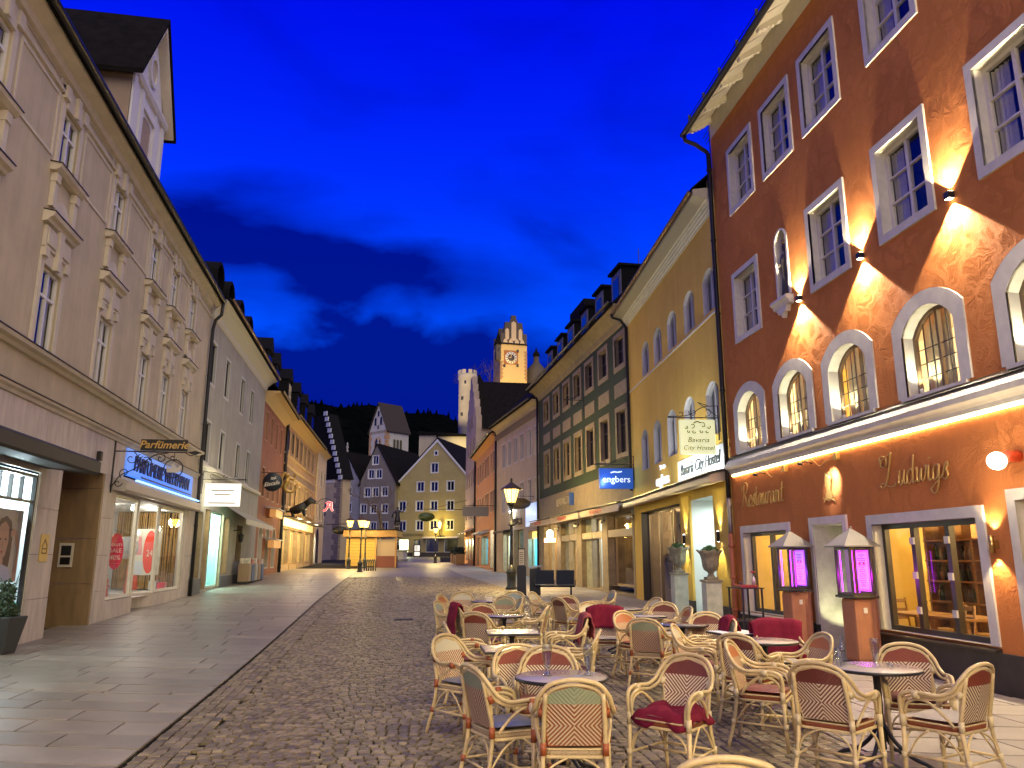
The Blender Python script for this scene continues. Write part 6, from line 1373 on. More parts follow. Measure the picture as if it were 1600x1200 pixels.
# ---------------------------------------------------------------- red-brown house, ochre house, pale house
m_redb = mat('red_brown_render', (.30, .115, .055), .85, var=.15, vscale=1)
L3 = Facade('red_brown_building', 'narrow red-brown house with arched shop openings, between the grey and the ochre house', C_L2, C_L3)
E3L = 10.6; C3 = [1.2, 3.4, 5.6, 7.8]
holes = [outline(.9, 1.6, x=u, z=8.4) for u in C3] + [outline(.9, 1.55, x=u, z=5.15) for u in C3] + [outline(1.5, 2.4, .7, x=u, z=1.1) for u in (1.6, 4.4, 7.2)]
mb = MB(); mb.sheet([(0, 0), (L3.L, 0), (L3.L, E3L), (0, E3L)], holes); mb.strip([(0, -.2), (L3.L, -.2), (L3.L, E3L), (0, E3L)], 0, -9); L3.part('wall', mb, m_redb)
w = make_window(L3, .9, 1.58, depth=.15, cols=2, fw=.06, frame_m=m_brownw, surround=.10, proud=.02, sur_m=mat('red_brown_trim', (.40, .20, .11), .7)); put_windows(L3, w, [(u, z) for u in C3 for z in (8.4, 5.15)])
w = make_window(L3, 1.5, 2.4, .7, depth=.3, cols=2, fw=.06, frame_m=m_brownw, surround=.06, proud=.02, sur_m=m_cream); put_windows(L3, w, [(u, 1.1) for u in (1.6, 4.4, 7.2)])
L3.part('cove', MB().sweep_u([(-.02, E3L - .15), (.1, E3L), (.5, E3L + .3), (.85, E3L + .36), (.85, E3L + .46), (-.02, E3L + .46)], 0, L3.L), mat('ochre_eaves', (.55, .38, .18), .7))
gutter(L3, 0, L3.L, .95, E3L + .5, .09, m_copper); hip(L3, 0, L3.L, E3L + .48, 9, 5, m_roof, over=.88)
for u in (1.4, 5.0): box_dormer(L3, u, 1.7, E3L + 1.0, -.1, 3, 2.1, m_dcheek, m_dcheek, gable=.9)
for z, lab in ((4.35, 'upper'), (2.55, 'lower')):
    t = empty('lit_box_sign', label='%s of the two small amber-lit box signs on the red-brown house' % lab, cat='sign'); L3.place(t, 4.6, .0, z); MB().box(-1.6, 1.6, .25, .6, -.3, .15).build('box', mat('amber_box', (.6, .3, .1), .5, emit=(1, .45, .12), estr=.35), t); MB().sweep_u([(.0, .3), (.75, .2), (.75, .14), (0, .22)], -1.7, 1.7).build('hood', mat('pale_hood', (.5, .5, .48), .5), t)
# hanging sign Eiscafe and gilt mermaid
hs = empty('ice_cafe_sign', label='dark round ital. Eiscafe sign with white lettering, hanging in front of the gilt mermaid', cat='sign'); L3.place(hs, .5, 0, 6.40); hs.scale = (.56,)*3; MB().tube([(0, 0, 0), (0, 2.2, 0)], .03, 6).build('arm', m_black, hs)
o = MB().lathe([(.001, -.05), (.95, -.05), (.95, .05), (.001, .05)], 24, axis='x').build('plate', mat('slate_blue_plate', (.02, .03, .045), .4), hs, loc=(0, 1.15, -.95)); MB().tube([(0, .8, 0), (0, .8, -.2)], .015, 5).build('hook', m_black, hs)
for s_, y, z, sz, sh2 in (('ital.', 1.25, -.55, .42, .1), ('Eiscafe', 1.1, -1.12, .56, .15)):
    t = text_mb(s_, sz, sh2, .004, offset=.01); MB().add([(.055 + v[1], y + v[0], z + v[2] + .18*v[0]) for v in t.v], t.f).build('lettering', m_white, hs)
mm = empty('mermaid_emblem', label='gilt mermaid figure hanging out over the street beside the Eiscafe sign', cat='emblem'); L3.place(mm, 1.0, .1, 5.55); mm.scale = (.55,)*3; MB().tube([(0, 0, .2), (0, 2.0, .1)], .03, 6).build('arm', m_black, mm)
mb = MB(); mb.lathe([(.001, -.28), (.2, -.2), (.28, 0), (.22, .2), (.001, .3)], 12, c=(0, 2.35, 1.35)); mb.lathe([(.12, .5), (.34, .6), (.30, .85), (.12, 1.1), (.1, 1.2)], 12, c=(0, 2.35, 0)); mb.build('torso', m_gold, mm)
MB().tube(catmull([(0, 2.35, .65), (0, 2.15, .2), (0, 2.4, -.25), (0, 2.9, -.3), (0, 3.3, .05), (0, 3.25, .5)], 6), [.32 - .009*i for i in range(31)], 10).build('tail', m_gold, mm); MB().tube(catmull([(0, 2.2, 1.6), (0, 1.9, 1.5), (0, 1.75, 1.0), (0, 1.85, .4), (0, 1.6, .1)], 6), [.16]*25, 8).build('hair', m_gold, mm); MB().tube([(0, 2.6, 1.0), (0, 3.0, .9), (0, 3.1, 1.2)], [.1, .08, .07], 8).build('arm_raised', m_gold, mm); MB().lathe([(.05, -.1), (.2, .1), (.26, .14), (.001, .14)], 10, c=(0, 3.1, 1.3)).build('goblet', m_gold, mm)
MB().prism([(3.05, .3), (3.6, .75), (3.35, .35), (3.75, .3)], -.05, .05).build('tail_fin', m_gold, mm).rotation_euler = (0, 0, pi/2)
m_och = mat('ochre_render', (.44, .28, .12), .85, var=.18, vscale=1.2)
L4 = Facade('ochre_building', 'ochre house with a carved wooden-looking front and a row of lit shop windows', C_L3, C_L4)
E4L = 11.0; C4 = [1.4, 3.6, 5.9, 8.2, 10.6, 13.0, 15.8]; bay = [(1.0, 4.6), (5.2, 8.8), (9.4, 13.0), (13.6, 17.0)]
holes = [outline(.9, 1.45, x=u, z=9.1) for u in C4] + [outline(1.0, 1.75, x=u, z=5.3) for u in C4] + [[(a, 1.3), (b_, 1.3), (b_, 3.7), (a, 3.7)] for a, b_ in bay]
mb = MB(); mb.sheet([(0, 0), (L4.L, 0), (L4.L, E4L), (0, E4L)], holes); mb.strip([(0, -.2), (L4.L, -.2), (L4.L, E4L), (0, E4L)], 0, -9); L4.part('wall', mb, m_och)
m_octr = mat('ochre_trim', (.58, .42, .22), .7)
w = make_window(L4, .9, 1.42, depth=.15, cols=2, fw=.06, frame_m=m_brownw, surround=.14, proud=.05, sur_m=mat('brown_trim', (.28, .2, .13), .7)); put_windows(L4, w, [(u, 9.1) for u in C4])
w = make_window(L4, 1.0, 1.72, depth=.15, cols=2, fw=.06, frame_m=m_octr, surround=.14, proud=.05, sur_m=m_octr, transom=1.2); put_windows(L4, w, [(u, 5.3) for u in C4])
for z in (8.75, 8.0, 7.35, 5.05, 4.55): L4.part('string_course', MB().sweep_u([(-.02, z - .1), (.12, z - .02), (.12, z + .06), (-.02, z + .1)], 0, L4.L), m_octr)
u = .5; tt = None
while u < L4.L - .2:
    d = L4.part('carved_panel', MB().box(-.22, .22, -.01, .06, 7.45, 7.9), mat('brown_trim', (.28, .2, .13), .7)) if tt is None else copy_tree(tt, L4.root)
    tt = tt or tree_of(d); d.location = L4.loc(u, 0, 0); u += .62
L4.part('cove', MB().sweep_u([(-.02, E4L - .1), (.1, E4L), (.5, E4L + .25), (.8, E4L + .3), (.8, E4L + .4), (-.02, E4L + .4)], 0, L4.L), mat('ochre_eaves', (.55, .38, .18), .7)); gutter(L4, 0, L4.L, .9, E4L + .45, .09, m_copper); hip(L4, 0, L4.L, E4L + .42, 9, 5, m_roof, over=.85)
for u in (1.5, 6.0, 10.5, 15): box_dormer(L4, u, 1.7, E4L + .9, -.1, 3, 2.2, m_dcheek, m_dcheek, gable=.9)
downpipe(L4, .1, .15, .4, E4L, .11, m_black)
m_lit = mat('amber_lit_shop', (.85, .68, .35), .6)
for a, b_ in bay: shop(L4, a, b_, 1.3, 3.7, m_lit, xs=((2*a + b_)/3, (a + 2*b_)/3), light=55, col=(1, .82, .45), fm=m_octr, D=1.8)
for a, b_ in bay:
    for k in range(4): L4.part('stall_riser', MB().box(a + (b_-a)/4*k + .06, a + (b_-a)/4*(k+1) - .06, .0, .06, .75, 1.2), m_octr)
L4.part('lit_fascia', MB().box(.6, L4.L - .4, .02, .12, 3.85, 4.4), mat('amber_fascia', (1, .8, .4), .5, emit=(1, .66, .22), estr=.9))
for u in (3, 8, 13): L4.lamp('POINT', u, 1.0, 4.2, 26, WARM, .2)
L4.part('canopy', MB().sweep_u([(0, 4.5), (1.1, 4.42), (1.1, 4.34), (0, 4.42)], .3, L4.L), m_black)
dg = empty('carved_dog', label='dark animal figure crouching on the canopy of the ochre house', cat='figure'); L4.place(dg, 2.6, .9, 4.52)
MB().tube([(0, -.6, .35), (0, .0, .55), (0, .45, .8)], [.25, .34, .28], 10).build('body', m_black, dg); MB().tube([(0, .4, .85), (0, .75, 1.15), (0, 1.15, 1.0)], [.24, .25, .10], 10).build('head', m_black, dg)
for y in (-.5, .3): MB().tube([(.1, y, .4), (.1, y + .12, 0)], [.13, .09], 8).build('leg', m_black, dg); MB().tube([(-.1, y, .4), (-.1, y + .12, 0)], [.13, .09], 8).build('leg', m_black, dg)
MB().tube(catmull([(0, -.6, .35), (0, -1.0, .3), (0, -1.3, .1)], 4), .06, 6).build('tail', m_black, dg)
# pale house with arch and pharmacy sign
m_pal = mat('pale_ochre_render', (.55, .43, .24), .85, var=.12, vscale=1)
L5 = Facade('pale_corner_building', 'pale yellow corner house with a brightly lit arched doorway below the pharmacy sign', C_L4, C_L5)
E5L = 11.6; holes = [outline(.9, 1.5, x=u, z=z) for u in (2.2, 4.8, 7.4) for z in (5.2, 8.4)] + [outline(2.6, 3.4, 1.25, x=4.4, z=1.0), outline(1.6, 2.6, x=1.4, z=1.2)]
mb = MB(); mb.sheet([(0, 0), (L5.L, 0), (L5.L, E5L), (0, E5L)], holes); mb.strip([(0, -.2), (L5.L, -.2), (L5.L, E5L), (0, E5L)], 0, -9); L5.part('wall', mb, m_pal)
w = make_window(L5, .9, 1.5, depth=.15, cols=2, fw=.06, frame_m=m_gw, surround=.1, proud=.03, sur_m=m_cream); put_windows(L5, w, [(u, z) for u in (2.2, 4.8, 7.4) for z in (5.2, 8.4)])
room(L5, 3.0, 5.8, -.3, -2.5, 1.0, 4.5, mat('white_lit_shop2', (.95, .92, .8), .6), 'arched_shop'); L5.lamp('POINT', 4.4, -.9, 3.4, 150, (1, .93, .75), .2); room(L5, .6, 2.2, -.2, -1.8, 1.2, 3.8, mat('amber_lit_shop', (.85, .68, .35), .6), 'shop_interior'); L5.lamp('POINT', 1.4, -.7, 3.2, 50, (1, .8, .4), .2)
L5.part('cove', MB().sweep_u([(-.02, E5L - .1), (.4, E5L + .2), (.6, E5L + .3), (-.02, E5L + .3)], 0, L5.L), m_pal); hip(L5, 0, L5.L, E5L + .3, 9, 5, m_roof, over=.6); downpipe(L5, 2.9 - 2.6, .12, .8, E5L - .2, .09, m_pal)
hs = empty('pharmacy_sign', label='red and white lit gothic A pharmacy sign on a curved bracket', cat='sign'); L5.place(hs, 1.2, .1, 6.75); hs.scale = (.45,)*3
MB().tube(catmull([(0, 0, -.6), (0, .9, .35), (0, 2.2, .55), (0, 3.0, .2)], 6), .06, 6).build('arm', m_black, hs)
m_neon = mat('red_neon', (1, .1, .1), .5, emit=(1, .05, .04), estr=1.3); m_neonw = mat('white_neon', (1, 1, 1), .5, emit=(1, .62, .60), estr=1.0)
def neon(pts, m, nm, x, r): MB().tube([(x, 2.4 + p[0], -1.0 + p[1]) for p in pts], r, 6).build(nm, m, hs)
for r_, m, nm, x in ((.22, m_neonw, 'outline_tube', 0), (.14, m_neon, 'letter_tube', .16)):
    neon([(-.95, -.95), (-.45, -.8), (.0, .0), (.25, .75)], m, nm, x, r_); neon([(-.45, .55), (.1, .85), (.7, .75), (.72, .1), (.68, -.6), (1.0, -.9)], m, nm, x, r_); neon([(-.3, -.12), (.65, -.1)], m, nm, x, r_)
L5.lamp('POINT', 1.0, 2.4, 6.0, 12, (1, .35, .3), .3)
t = empty('oval_hanging_sign', label='small black oval hanging sign below the pharmacy sign', cat='sign'); L5.place(t, 3.2, 0, 4.7); MB().tube([(0, 0, 0), (0, 2.7, .1)], .04, 6).build('arm', m_black, t); o = MB().lathe([(.001, -.05), (.75, -.05), (.75, .05), (.001, .05)], 18, axis='x').build('plate', m_black, t, loc=(0, 2.2, -.5)); o.scale = (1, 1, .5)
# ================================================================ houses, tower and castle beyond the square
def P2(px_, Y): return (azim(px_) * Y, Y)
m_yg = mat('olive_yellow_render', (.36, .29, .11), .85, var=.14, vscale=.6, bump=.2, bscale=20, bdist=.01)
m_gd = mat('dark_grey_render', (.17, .145, .12), .85, var=.15, vscale=.6); m_gl = mat('light_grey_render', (.28, .27, .24), .85, var=.12, vscale=.6)
m_ww = mat('white_house_window', (.62, .62, .58), .5)
GLASS_FAR = mat('far_dark_glass', (.010, .012, .022), .08, spec=.6)
def gable_house(name, label, A, B, eave_l, apex, eave_r, wins, m, depth, roof_dir, extra_holes=(), ww=1.15, wh=1.45):
    f = Facade(name, label, A, B)
    el, ap, er = f.px(*eave_l), f.px(*apex), f.px(*eave_r)
    f.ap = ap; poly = [(0, 0), (f.L, 0), (f.L, er[1]), ap, (0, el[1])]
    cs = [f.px(*w) for w in wins]; f.cs = cs
    holes = [outline(ww, wh, x=c[0], z=c[1] - wh/2) for c in cs] + list(extra_holes)
    mb = MB(); mb.sheet(poly, holes); 
    s_ = roof_dir    # shift of the back gable along u per metre of depth
    for (u0, z0), (u1, z1) in (((f.L, 0), (f.L, er[1])), ((0, el[1]), (0, 0))): mb.quad((u0, 0, z0), (u1, 0, z1), (u1, -depth, z1), (u0, -depth, z0))
    mb.sheet(poly, (), -depth); f.part('wall', mb, m)
    mb = MB(); o = .35
    for (u0, z0) in ((0, el[1]), (f.L, er[1])):
        du = (u0 - ap[0]); dz = z0 - ap[1]; k = 1 + .4/abs(du)
        e = (ap[0] + du*k, ap[1] + dz*k)
        pr = [(ap[0], ap[1] + .05), (e[0], e[1] + .05), (e[0], e[1] + .25), (ap[0], ap[1] + .28)]
        mb.prism(pr, -depth - .3, .12)
    f.part('roof', mb, m_roof)
    w = make_window(f, ww, wh, depth=.12, cols=2, fw=.10, frame_m=m_ww, surround=.10, proud=.03, sur_m=m_ww, glass=GLASS_FAR); put_windows(f, w, [(c[0], c[1] - wh/2) for c in cs])
    return f
F3 = None
A3, B3 = P2(614.5, 120.5), P2(733, 117)
ftmp = Facade('tmp', None, A3, B3); q = lambda x, y: ftmp.px(x, y)
def rect(x0, y0, x1, y1): a, b = q(x0, y1), q(x1, y0); return [(a[0], a[1]), (b[0], a[1]), (b[0], b[1]), (a[0], b[1])]
eh = [rect(622, 843, 638, 863), rect(646, 843, 657, 868), rect(664, 842, 685, 863), rect(693, 842, 715, 863)]
bpy.data.objects.remove(ftmp.root)
F3 = gable_house('yellow_gable_house', 'broad olive-yellow gable house with white windows at the end of the street', A3, B3, (614.5, 757), (684, 686), (733, 746),
  [(679, 731), (657, 760.5), (678.6, 760), (704, 759), (628.5, 791), (655.5, 790.5), (678, 790), (703.5, 789.5), (628.5, 822), (655.5, 821), (677, 820.5), (703, 820)], m_yg, 15, .3, eh)
zb = F3.px(660, 868)[1]
F3.part('verge', MB().prism([F3.ap, (0, F3.px(614.5, 757)[1]), (0, F3.px(614.5, 757)[1] - .35), (F3.ap[0], F3.ap[1] - .45)], -.01, .14).prism([F3.ap, (F3.L, F3.px(733, 746)[1]), (F3.L, F3.px(733, 746)[1] - .35), (F3.ap[0], F3.ap[1] - .45)], -.01, .14), m_ww)
F3.part('attic_window', MB().ring(outline(.7, .8, x=F3.ap[0] - .2, z=F3.px(681, 712)[1]), outline(.4, .5, x=F3.ap[0] - .2, z=F3.px(681, 712)[1] + .15), -.05, .05).sheet(outline(.4, .5, x=F3.ap[0] - .2, z=F3.px(681, 712)[1] + .15), (), .005, 1), [m_ww, GLASS_FAR])
F3.part('plinth', MB().box(0, eh[1][0][0] - .1, -.02, .10, zb - 2, zb + .45).box(eh[1][1][0] + .1, F3.L, -.02, .10, zb - 2, zb + .45), m_plinth)
m_wl = mat('white_lit_far_shop', (.9, .92, .7), .6)
for i, r_ in enumerate(eh):
    a, b_, z0, z1 = r_[0][0], r_[1][0], r_[0][1], r_[2][1]
    shop(F3, a, b_, z0, z1, m_wl if i == 0 else mat('dim_far_shop', (.10, .08, .05), .8, var=.5, vscale=1), xs=(), n=-.2, D=2, light=(130, 6, 5, 6)[i], col=(.95, 1, .6), fm=m_ww if i != 1 else m_black, name='shop_window' if i != 1 else 'door')
F3.part('awning', MB().sweep_u([(0, .25), (.8, .05), (.8, -.05), (0, .1)], eh[2][0][0] - .2, eh[3][1][0] + .2), mat('pale_awning', (.45, .40, .36), .7), loc=(0, 0, eh[2][2][1] + .1))
u_, z_ = F3.px(639, 836); F3.text('house_lettering', 'CAFE KONDITOREI', .55, u_, .03, z_, mat('olive_print2', (.12, .10, .03), .6), ext=.01)
u_, z_ = F3.px(689.5, 828)
wl_ = empty('gilt_wall_lantern', label='lit lantern on the yellow gable house wall above its shop windows', cat='wall lamp'); F3.place(wl_, u_, 0, z_ - .4); MB().lathe([(.05, 0), (.16, .1), (.3, .9), (.001, 1.25)], 6, c=(0, .7, .5)).build('lantern_glass', mat('lit_lantern_glass', (1, .85, .4), .4, emit=(1, .66, .12), estr=6.0), wl_); MB().tube([(0, 0, -.6), (0, .7, -.3), (0, .7, .5)], .06, 6).build('bracket', m_black, wl_); MB().prism([(-.9, -.75), (.9, -.75), (.5, -.45), (-.5, -.45)], 0, .2).build('bracket_foot', m_black, wl_)
F3.lamp('POINT', u_, 1.5, z_ + .6, 90, (1, .75, .12), .3)
F2 = gable_house('dark_grey_gable_house', 'dark grey pointed gable house between the yellow and the light grey gables', P2(558.5, 121.5), P2(613.8, 119.5), (558.5, 752), (589.5, 695), (613.8, 752),
  [(587, 719), (580, 741), (592, 740.5), (574, 769.4), (586.5, 769), (601, 768), (568, 795), (583.5, 795), (601, 795), (601, 823), (583, 823)], m_gd, 14, .3, ww=1.0, wh=1.35)
F1 = gable_house('light_grey_gable_house', 'light grey steep gable house with a small finial, left of the dark grey gable', P2(525, 124), P2(557.8, 122), (525, 735), (541, 708), (557.8, 753),
  [(536, 746), (534.5, 769.5), (545.5, 768), (534.5, 793.5), (545, 793), (533.5, 820.5), (545, 820)], m_gl, 12, .3, ww=.95, wh=1.35)
fn = tag(MB().lathe([(.2, 0), (.25, .3), (.1, .5), (.22, .9), (.12, 1.2), (.16, 1.4), (.001, 1.7)], 8).build('gable_finial', m_gl), 'small pale finial figure on top of the light grey gable', 'finial'); F1.place(fn, F1.ap[0], -.2, F1.ap[1] + .1)
fn = tag(MB().lathe([(.2, 0), (.25, .2), (.1, .4), (.2, .7), (.001, 1.1)], 8).build('gable_finial', m_gl), 'small finial on top of the dark grey gable', 'finial'); F2.place(fn, F2.ap[0], -.2, F2.ap[1] + .1)
u_, z_ = F2.px(590, 857); F2.part('shop_window', MB().box(.6, F2.L - .4, .02, .06, z_ - 1.2, z_ + .7), mat('amber_far_shop', (1, .7, .4), .5, emit=(1, .55, .2), estr=.5))
# gate tower with painted corner stones and a steep roof
A6, B6 = P2(496, 96), P2(527, 94)
G = Facade('corner_stone_house', 'tall pale house with coarse corner stones and a very steep black roof beside the pharmacy', A6, B6)
zt = G.px(515, 747)[1]; wn_ = [(G.px(504, 764)[0], G.px(504, 775)[1]), (G.px(504, 800)[0], G.px(504, 806)[1])]
m_pk = mat('pale_pink_render', (.40, .32, .20), .85, var=.15, vscale=.7)
mb = MB(); mb.sheet([(-3, 0), (G.L, 0), (G.L, zt), (-3, zt)], [outline(1.1, 1.6, x=u, z=z) for u, z in wn_]); mb.strip([(-3, 0), (G.L, 0), (G.L, zt), (-3, zt)], 0, -1.6); G.part('wall', mb, m_pk)
w = make_window(G, 1.1, 1.6, depth=.15, cols=2, fw=.07, frame_m=m_brownw, surround=.08, proud=.02, sur_m=m_pk); put_windows(G, w, wn_)
ap_ = G.px(511, 646); rr = G.px(527, 742)
mb = MB(); mb.prism([(-3.4, zt - .2), (G.L + .3, zt - .2), (ap_[0], ap_[1]), (ap_[0] - 3, ap_[1] - .5)], -1.8, .15); G.part('roof', mb, m_dcheek)
for i in range(12):
    t = i / 11; u = ap_[0] + (G.L + .1 - ap_[0])*t; z = ap_[1] + (zt - ap_[1])*t; G.part('verge_stone', MB().box(u - .28, u + .28, .15, .32, z - .30, z + .22), mat('blue_white_stone', (.40, .42, .48), .8))
for i in range(17):
    z = .8 + i * (zt - .8) / 17; l = 1.1 if i % 2 else .65; G.part('corner_stone', MB().box(G.L - l, G.L + .06, -.3, .06, z + .03, z + (zt - .8)/17 - .03), mat('grey_brown_stone', (.20, .155, .12), .85, var=.2), bevel=.03)
for i in range(9): G.part('frieze_arch', MB().prism(outline(.28, .5, .13, x=.1 + i*.28 - .1, z=zt - .6), -.01, .06), m_cream)
# church tower with saddle roof, seen on its corner
CT = empty('church_tower', (0, 0, 0), 0, 'white church tower with a steep saddle roof and a dark arched opening behind the gables', 'church tower')
cp = at_depth(603, 700, 152); CT.location = (cp.x, 152 + 3.5, 0); CT.rotation_euler = (0, 0, radians(45 + 2))
m_ctw = mat('white_tower_render', (.38, .36, .32), .85, var=.12, vscale=.4); m_qu = mat('orange_quoin', (.34, .19, .08), .8)
ws = 2.75; zE = 1.65 + (872 - 667) / 1250 * 152; zA = 1.65 + (872 - 627) / 1250 * 154
# local faces: x = -ws faces left-front, y = -ws faces right-front
mb = MB(); mb.box(-ws, ws, -ws, ws, 0, zE); mb.add([(-ws, -ws, zE), (-ws, ws, zE), (-ws, 0, zA), (ws, -ws, zE), (ws, ws, zE), (ws, 0, zA)], [(0,2,1), (3,4,5)]); mb.build('wall', m_ctw, CT)
mb = MB()
for sg in (-1, 1): mb.add([(-ws - .3, 0, zA + .3), (ws + .3, 0, zA + .3), (ws + .3, sg*(ws + .35), zE - .5), (-ws - .3, sg*(ws + .35), zE - .5), (-ws - .3, 0, zA + .05), (ws + .3, 0, zA + .05), (ws + .3, sg*(ws + .35), zE - .7), (-ws - .3, sg*(ws + .35), zE - .7)], [(0,1,2,3), (4,7,6,5), (0,3,7,4), (1,5,6,2), (2,6,7,3)])
mb.build('roof', mat('brown_tower_roof', (.025, .016, .012), .85, var=.2), CT)
def face_left(pts, d=.06): return [(-ws - d, p[0], p[1]) for p in pts]
for y, z, w_, h, r_ in ((0, zE - 5.2, 1.7, 3.4, .8), (-.9, zE + .9, .7, 1.6, .34), (.9, zE + .9, .7, 1.6, .34), (0, zE + 2.7, .6, 1.1, .28), (0, zE + .2, .5, .7, .24)):
    MB().poly(face_left(outline(w_, h, r_, x=y, z=z))).build('sound_opening', m_black, CT); mb = MB(); o_ = outline(w_ + .4, h + .3, r_ + .15, x=y, z=z); i_ = outline(w_, h, r_, x=y, z=z); mb.ring(o_, i_, ws, ws + .09); MB().add([(-v[1], v[0], v[2]) for v in mb.v], mb.f).build('opening_surround', m_qu if h > 3 else m_ctw, CT)
for x in (-.8, 0, .8): MB().poly([(p[0], -ws - .05, p[1]) for p in outline(.55, 2.6, .27, x=x, z=zE - 4.6)]).build('sound_opening', mat('dark_olive_opening', (.05, .045, .015), .8), CT)
for i in range(11):
    z = zE - 1.2 - i * .85; l = .75 if i % 2 else .5
    MB().box(-ws - .07, -ws + l, -ws - .07, -ws + l, z, z + .7).build('corner_stone', m_qu, CT); MB().box(-ws - .07, -ws + l, ws - l, ws + .07, z, z + .7).build('corner_stone', m_qu, CT)
for i in range(12): MB().box(-ws - .1, -ws + .02, -ws + .2 + i*.46, -ws + .4 + i*.46, zE - .75, zE - .3).build('frieze_stone', mat('grey_brown_stone', (.20, .155, .12), .85), CT)
for i in range(12): MB().box(-ws + .2 + i*.46, -ws + .4 + i*.46, -ws - .1, -ws + .02, zE - .75, zE - .3).build('frieze_stone', mat('grey_brown_stone', (.20, .155, .12), .85), CT)
lamp('SPOT', (cp.x - 22, 128, 14), 2600, (1, .88, .72), .3, aim=Vector((cp.x, 152, zE)) - Vector((cp.x - 22, 128, 14)), angle=34, blend=.8)
# castle hill, round tower, walls, clock tower
mb = MB(); 
n_ = 40
for j, (rr_, z) in enumerate(((75, -1), (60, 9), (48, 17), (38, 24), (24, 27), (0.1, 28))):
    for i in range(n_): a = 2*pi*i/n_; mb.v.append((-2 + rr_*1.2*cos(a) + random.gauss(0, 1), 212 + rr_*.75*sin(a), z + random.gauss(0, .6)))
for j in range(5):
    for i in range(n_): mb.f.append([j*n_ + i, j*n_ + (i+1) % n_, (j+1)*n_ + (i+1) % n_, (j+1)*n_ + i]); mb.m.append(0); mb.sm.append(True)
tag(mb.build('castle_hill', m_forest), kind='structure')
m_cas = mat('pale_castle_render', (.46, .39, .27), .85, var=.16, vscale=.25)
rt = at_depth(729, 700, 190); RT = empty('round_tower', (rt.x, 190, 0), 0, 'pale round castle tower with battlements', 'castle tower')
zT = at_depth(729, 586, 190).z; R_ = 2.15
MB().lathe([(R_, 10), (R_, zT - 1.5), (R_ + .2, zT - 1.2), (R_ + .2, zT)], 28).build('shaft', m_cas, RT)
for i in range(9):
    a = 2*pi*i/9 + .2; q_ = MB(); 
    vs = []
    for rr_, z in ((R_ + .2, zT), (R_ - .3, zT), (R_ + .2, zT + 1.0), (R_ - .3, zT + 1.0)):
        for da in (-.2, .2): vs.append((rr_*cos(a + da), rr_*sin(a + da), z))
    q_.add(vs, [(0,1,5,4), (2,6,7,3), (4,5,7,6), (0,4,6,2), (1,3,7,5)]); q_.build('merlon', m_cas, RT)
for px_, py_ in ((727, 597), (722, 622), (721, 647)):
    z = at_depth(px_, py_, 188).z; u = at_depth(px_, py_, 188).x - rt.x; MB().box(u - .22, u + .22, -R_ - .02, -R_ + .6, z - .4, z + .4).build('slit_window', m_black, RT)
for (x0, x1, y0, y1, Y, lab, m_) in ((741, 770, 612, 700, 194, 'tall pale castle wall beside the round tower', m_cas), (655, 690, 680, 720, 178, 'low dusky castle wall with a dark roof left of the floodlit part', m_cas), (684, 742, 682, 720, 176, 'floodlit yellow castle wall below the round tower', m_cas)):
    a, b_ = at_depth(x0, y0, Y), at_depth(x1, y0, Y); cw = empty('castle_wall', (a.x, Y, 0), 0, lab, 'castle wall'); MB().box(0, b_.x - a.x, 0, 2, 5, a.z).build('wall', m_, cw)
    if Y < 190: MB().prism([(-.4, a.z), (b_.x - a.x + .4, a.z), (b_.x - a.x + .4, a.z + .4), (0, a.z + .9)], -.5, 2.4).build('roof', m_roof, cw)
pb = at_depth(746, 600, 196); cr = empty('castle_roof_turret', (pb.x, 196, 0), 0, 'dark-roofed castle building just right of the round tower', 'castle building'); MB().box(-1.2, 2, -1, 3, 10, pb.z - 1).build('wall', m_cas, cr); MB().add([(-1.5, -1.3, pb.z - 1), (2.3, -1.3, pb.z - 1), (2.3, 3.3, pb.z - 1), (-1.5, 3.3, pb.z - 1), (.4, 1, pb.z + 3)], [(0,1,4), (1,2,4), (2,3,4), (3,0,4)]).build('roof', m_roof, cr)
lamp('SPOT', (rt.x - 14, 164, 31), 6200, (1, .80, .50), .3, aim=(14, 26, 11), angle=34, blend=.6)
lamp('SPOT', (rt.x - 1, 168, 21), 1500, (1, .80, .30), .3, aim=(2.5, 8, 5.5), angle=80, blend=.9)
CA, CB = P2(781, 198.0), P2(824.5, 200.0)
CK = Facade('clock_tower', 'floodlit castle clock tower with a stepped gable and orange corner stones', CA, CB, cat='clock tower')
z0 = 18; zW = CK.px(802, 538)[1]; Lc = CK.L
mb = MB(); mb.box(0, Lc, -Lc, 0, z0, zW); CK.part('wall', mb, mat('pale_yellow_castle', (.56, .39, .15), .85, var=.08, vscale=.3))
cx = Lc/2; k = Lc/43.5
def lv(y): return CK.px(802, y)[1]
gp = [(0, zW), (Lc, zW), (Lc, lv(521)), (cx + 16*k, lv(521)), (cx + 16*k, lv(519)), (cx + 14*k, lv(504)), (cx + 7*k, lv(504)), (cx + 4*k, lv(497)), (cx + 4*k, lv(493)), (cx - 4*k, lv(493)), (cx - 4*k, lv(497)), (cx - 7*k, lv(504)), (cx - 14*k, lv(504)), (cx - 16*k, lv(519)), (cx - 16*k, lv(521)), (0, lv(521))]
m_cg = mat('grey_gable_stone', (.065, .052, .045), .85, var=.15)
CK.part('stepped_gable', MB().prism(gp, -.9, .06), m_cg); CK.part('stepped_gable', MB().prism(gp, -Lc, -Lc + .9), m_cg)
mb = MB(); mb.quad((0.2, -.9, zW), (0.2, -Lc + .9, zW), (cx, -Lc + .9, lv(505)), (cx, -.9, lv(505))); mb.quad((Lc - .2, -.9, zW), (Lc - .2, -Lc + .9, zW), (cx, -Lc + .9, lv(505)), (cx, -.9, lv(505))); CK.part('roof', mb, m_roof)
m_rel = mat('pale_gable_relief', (.50, .38, .24), .8)
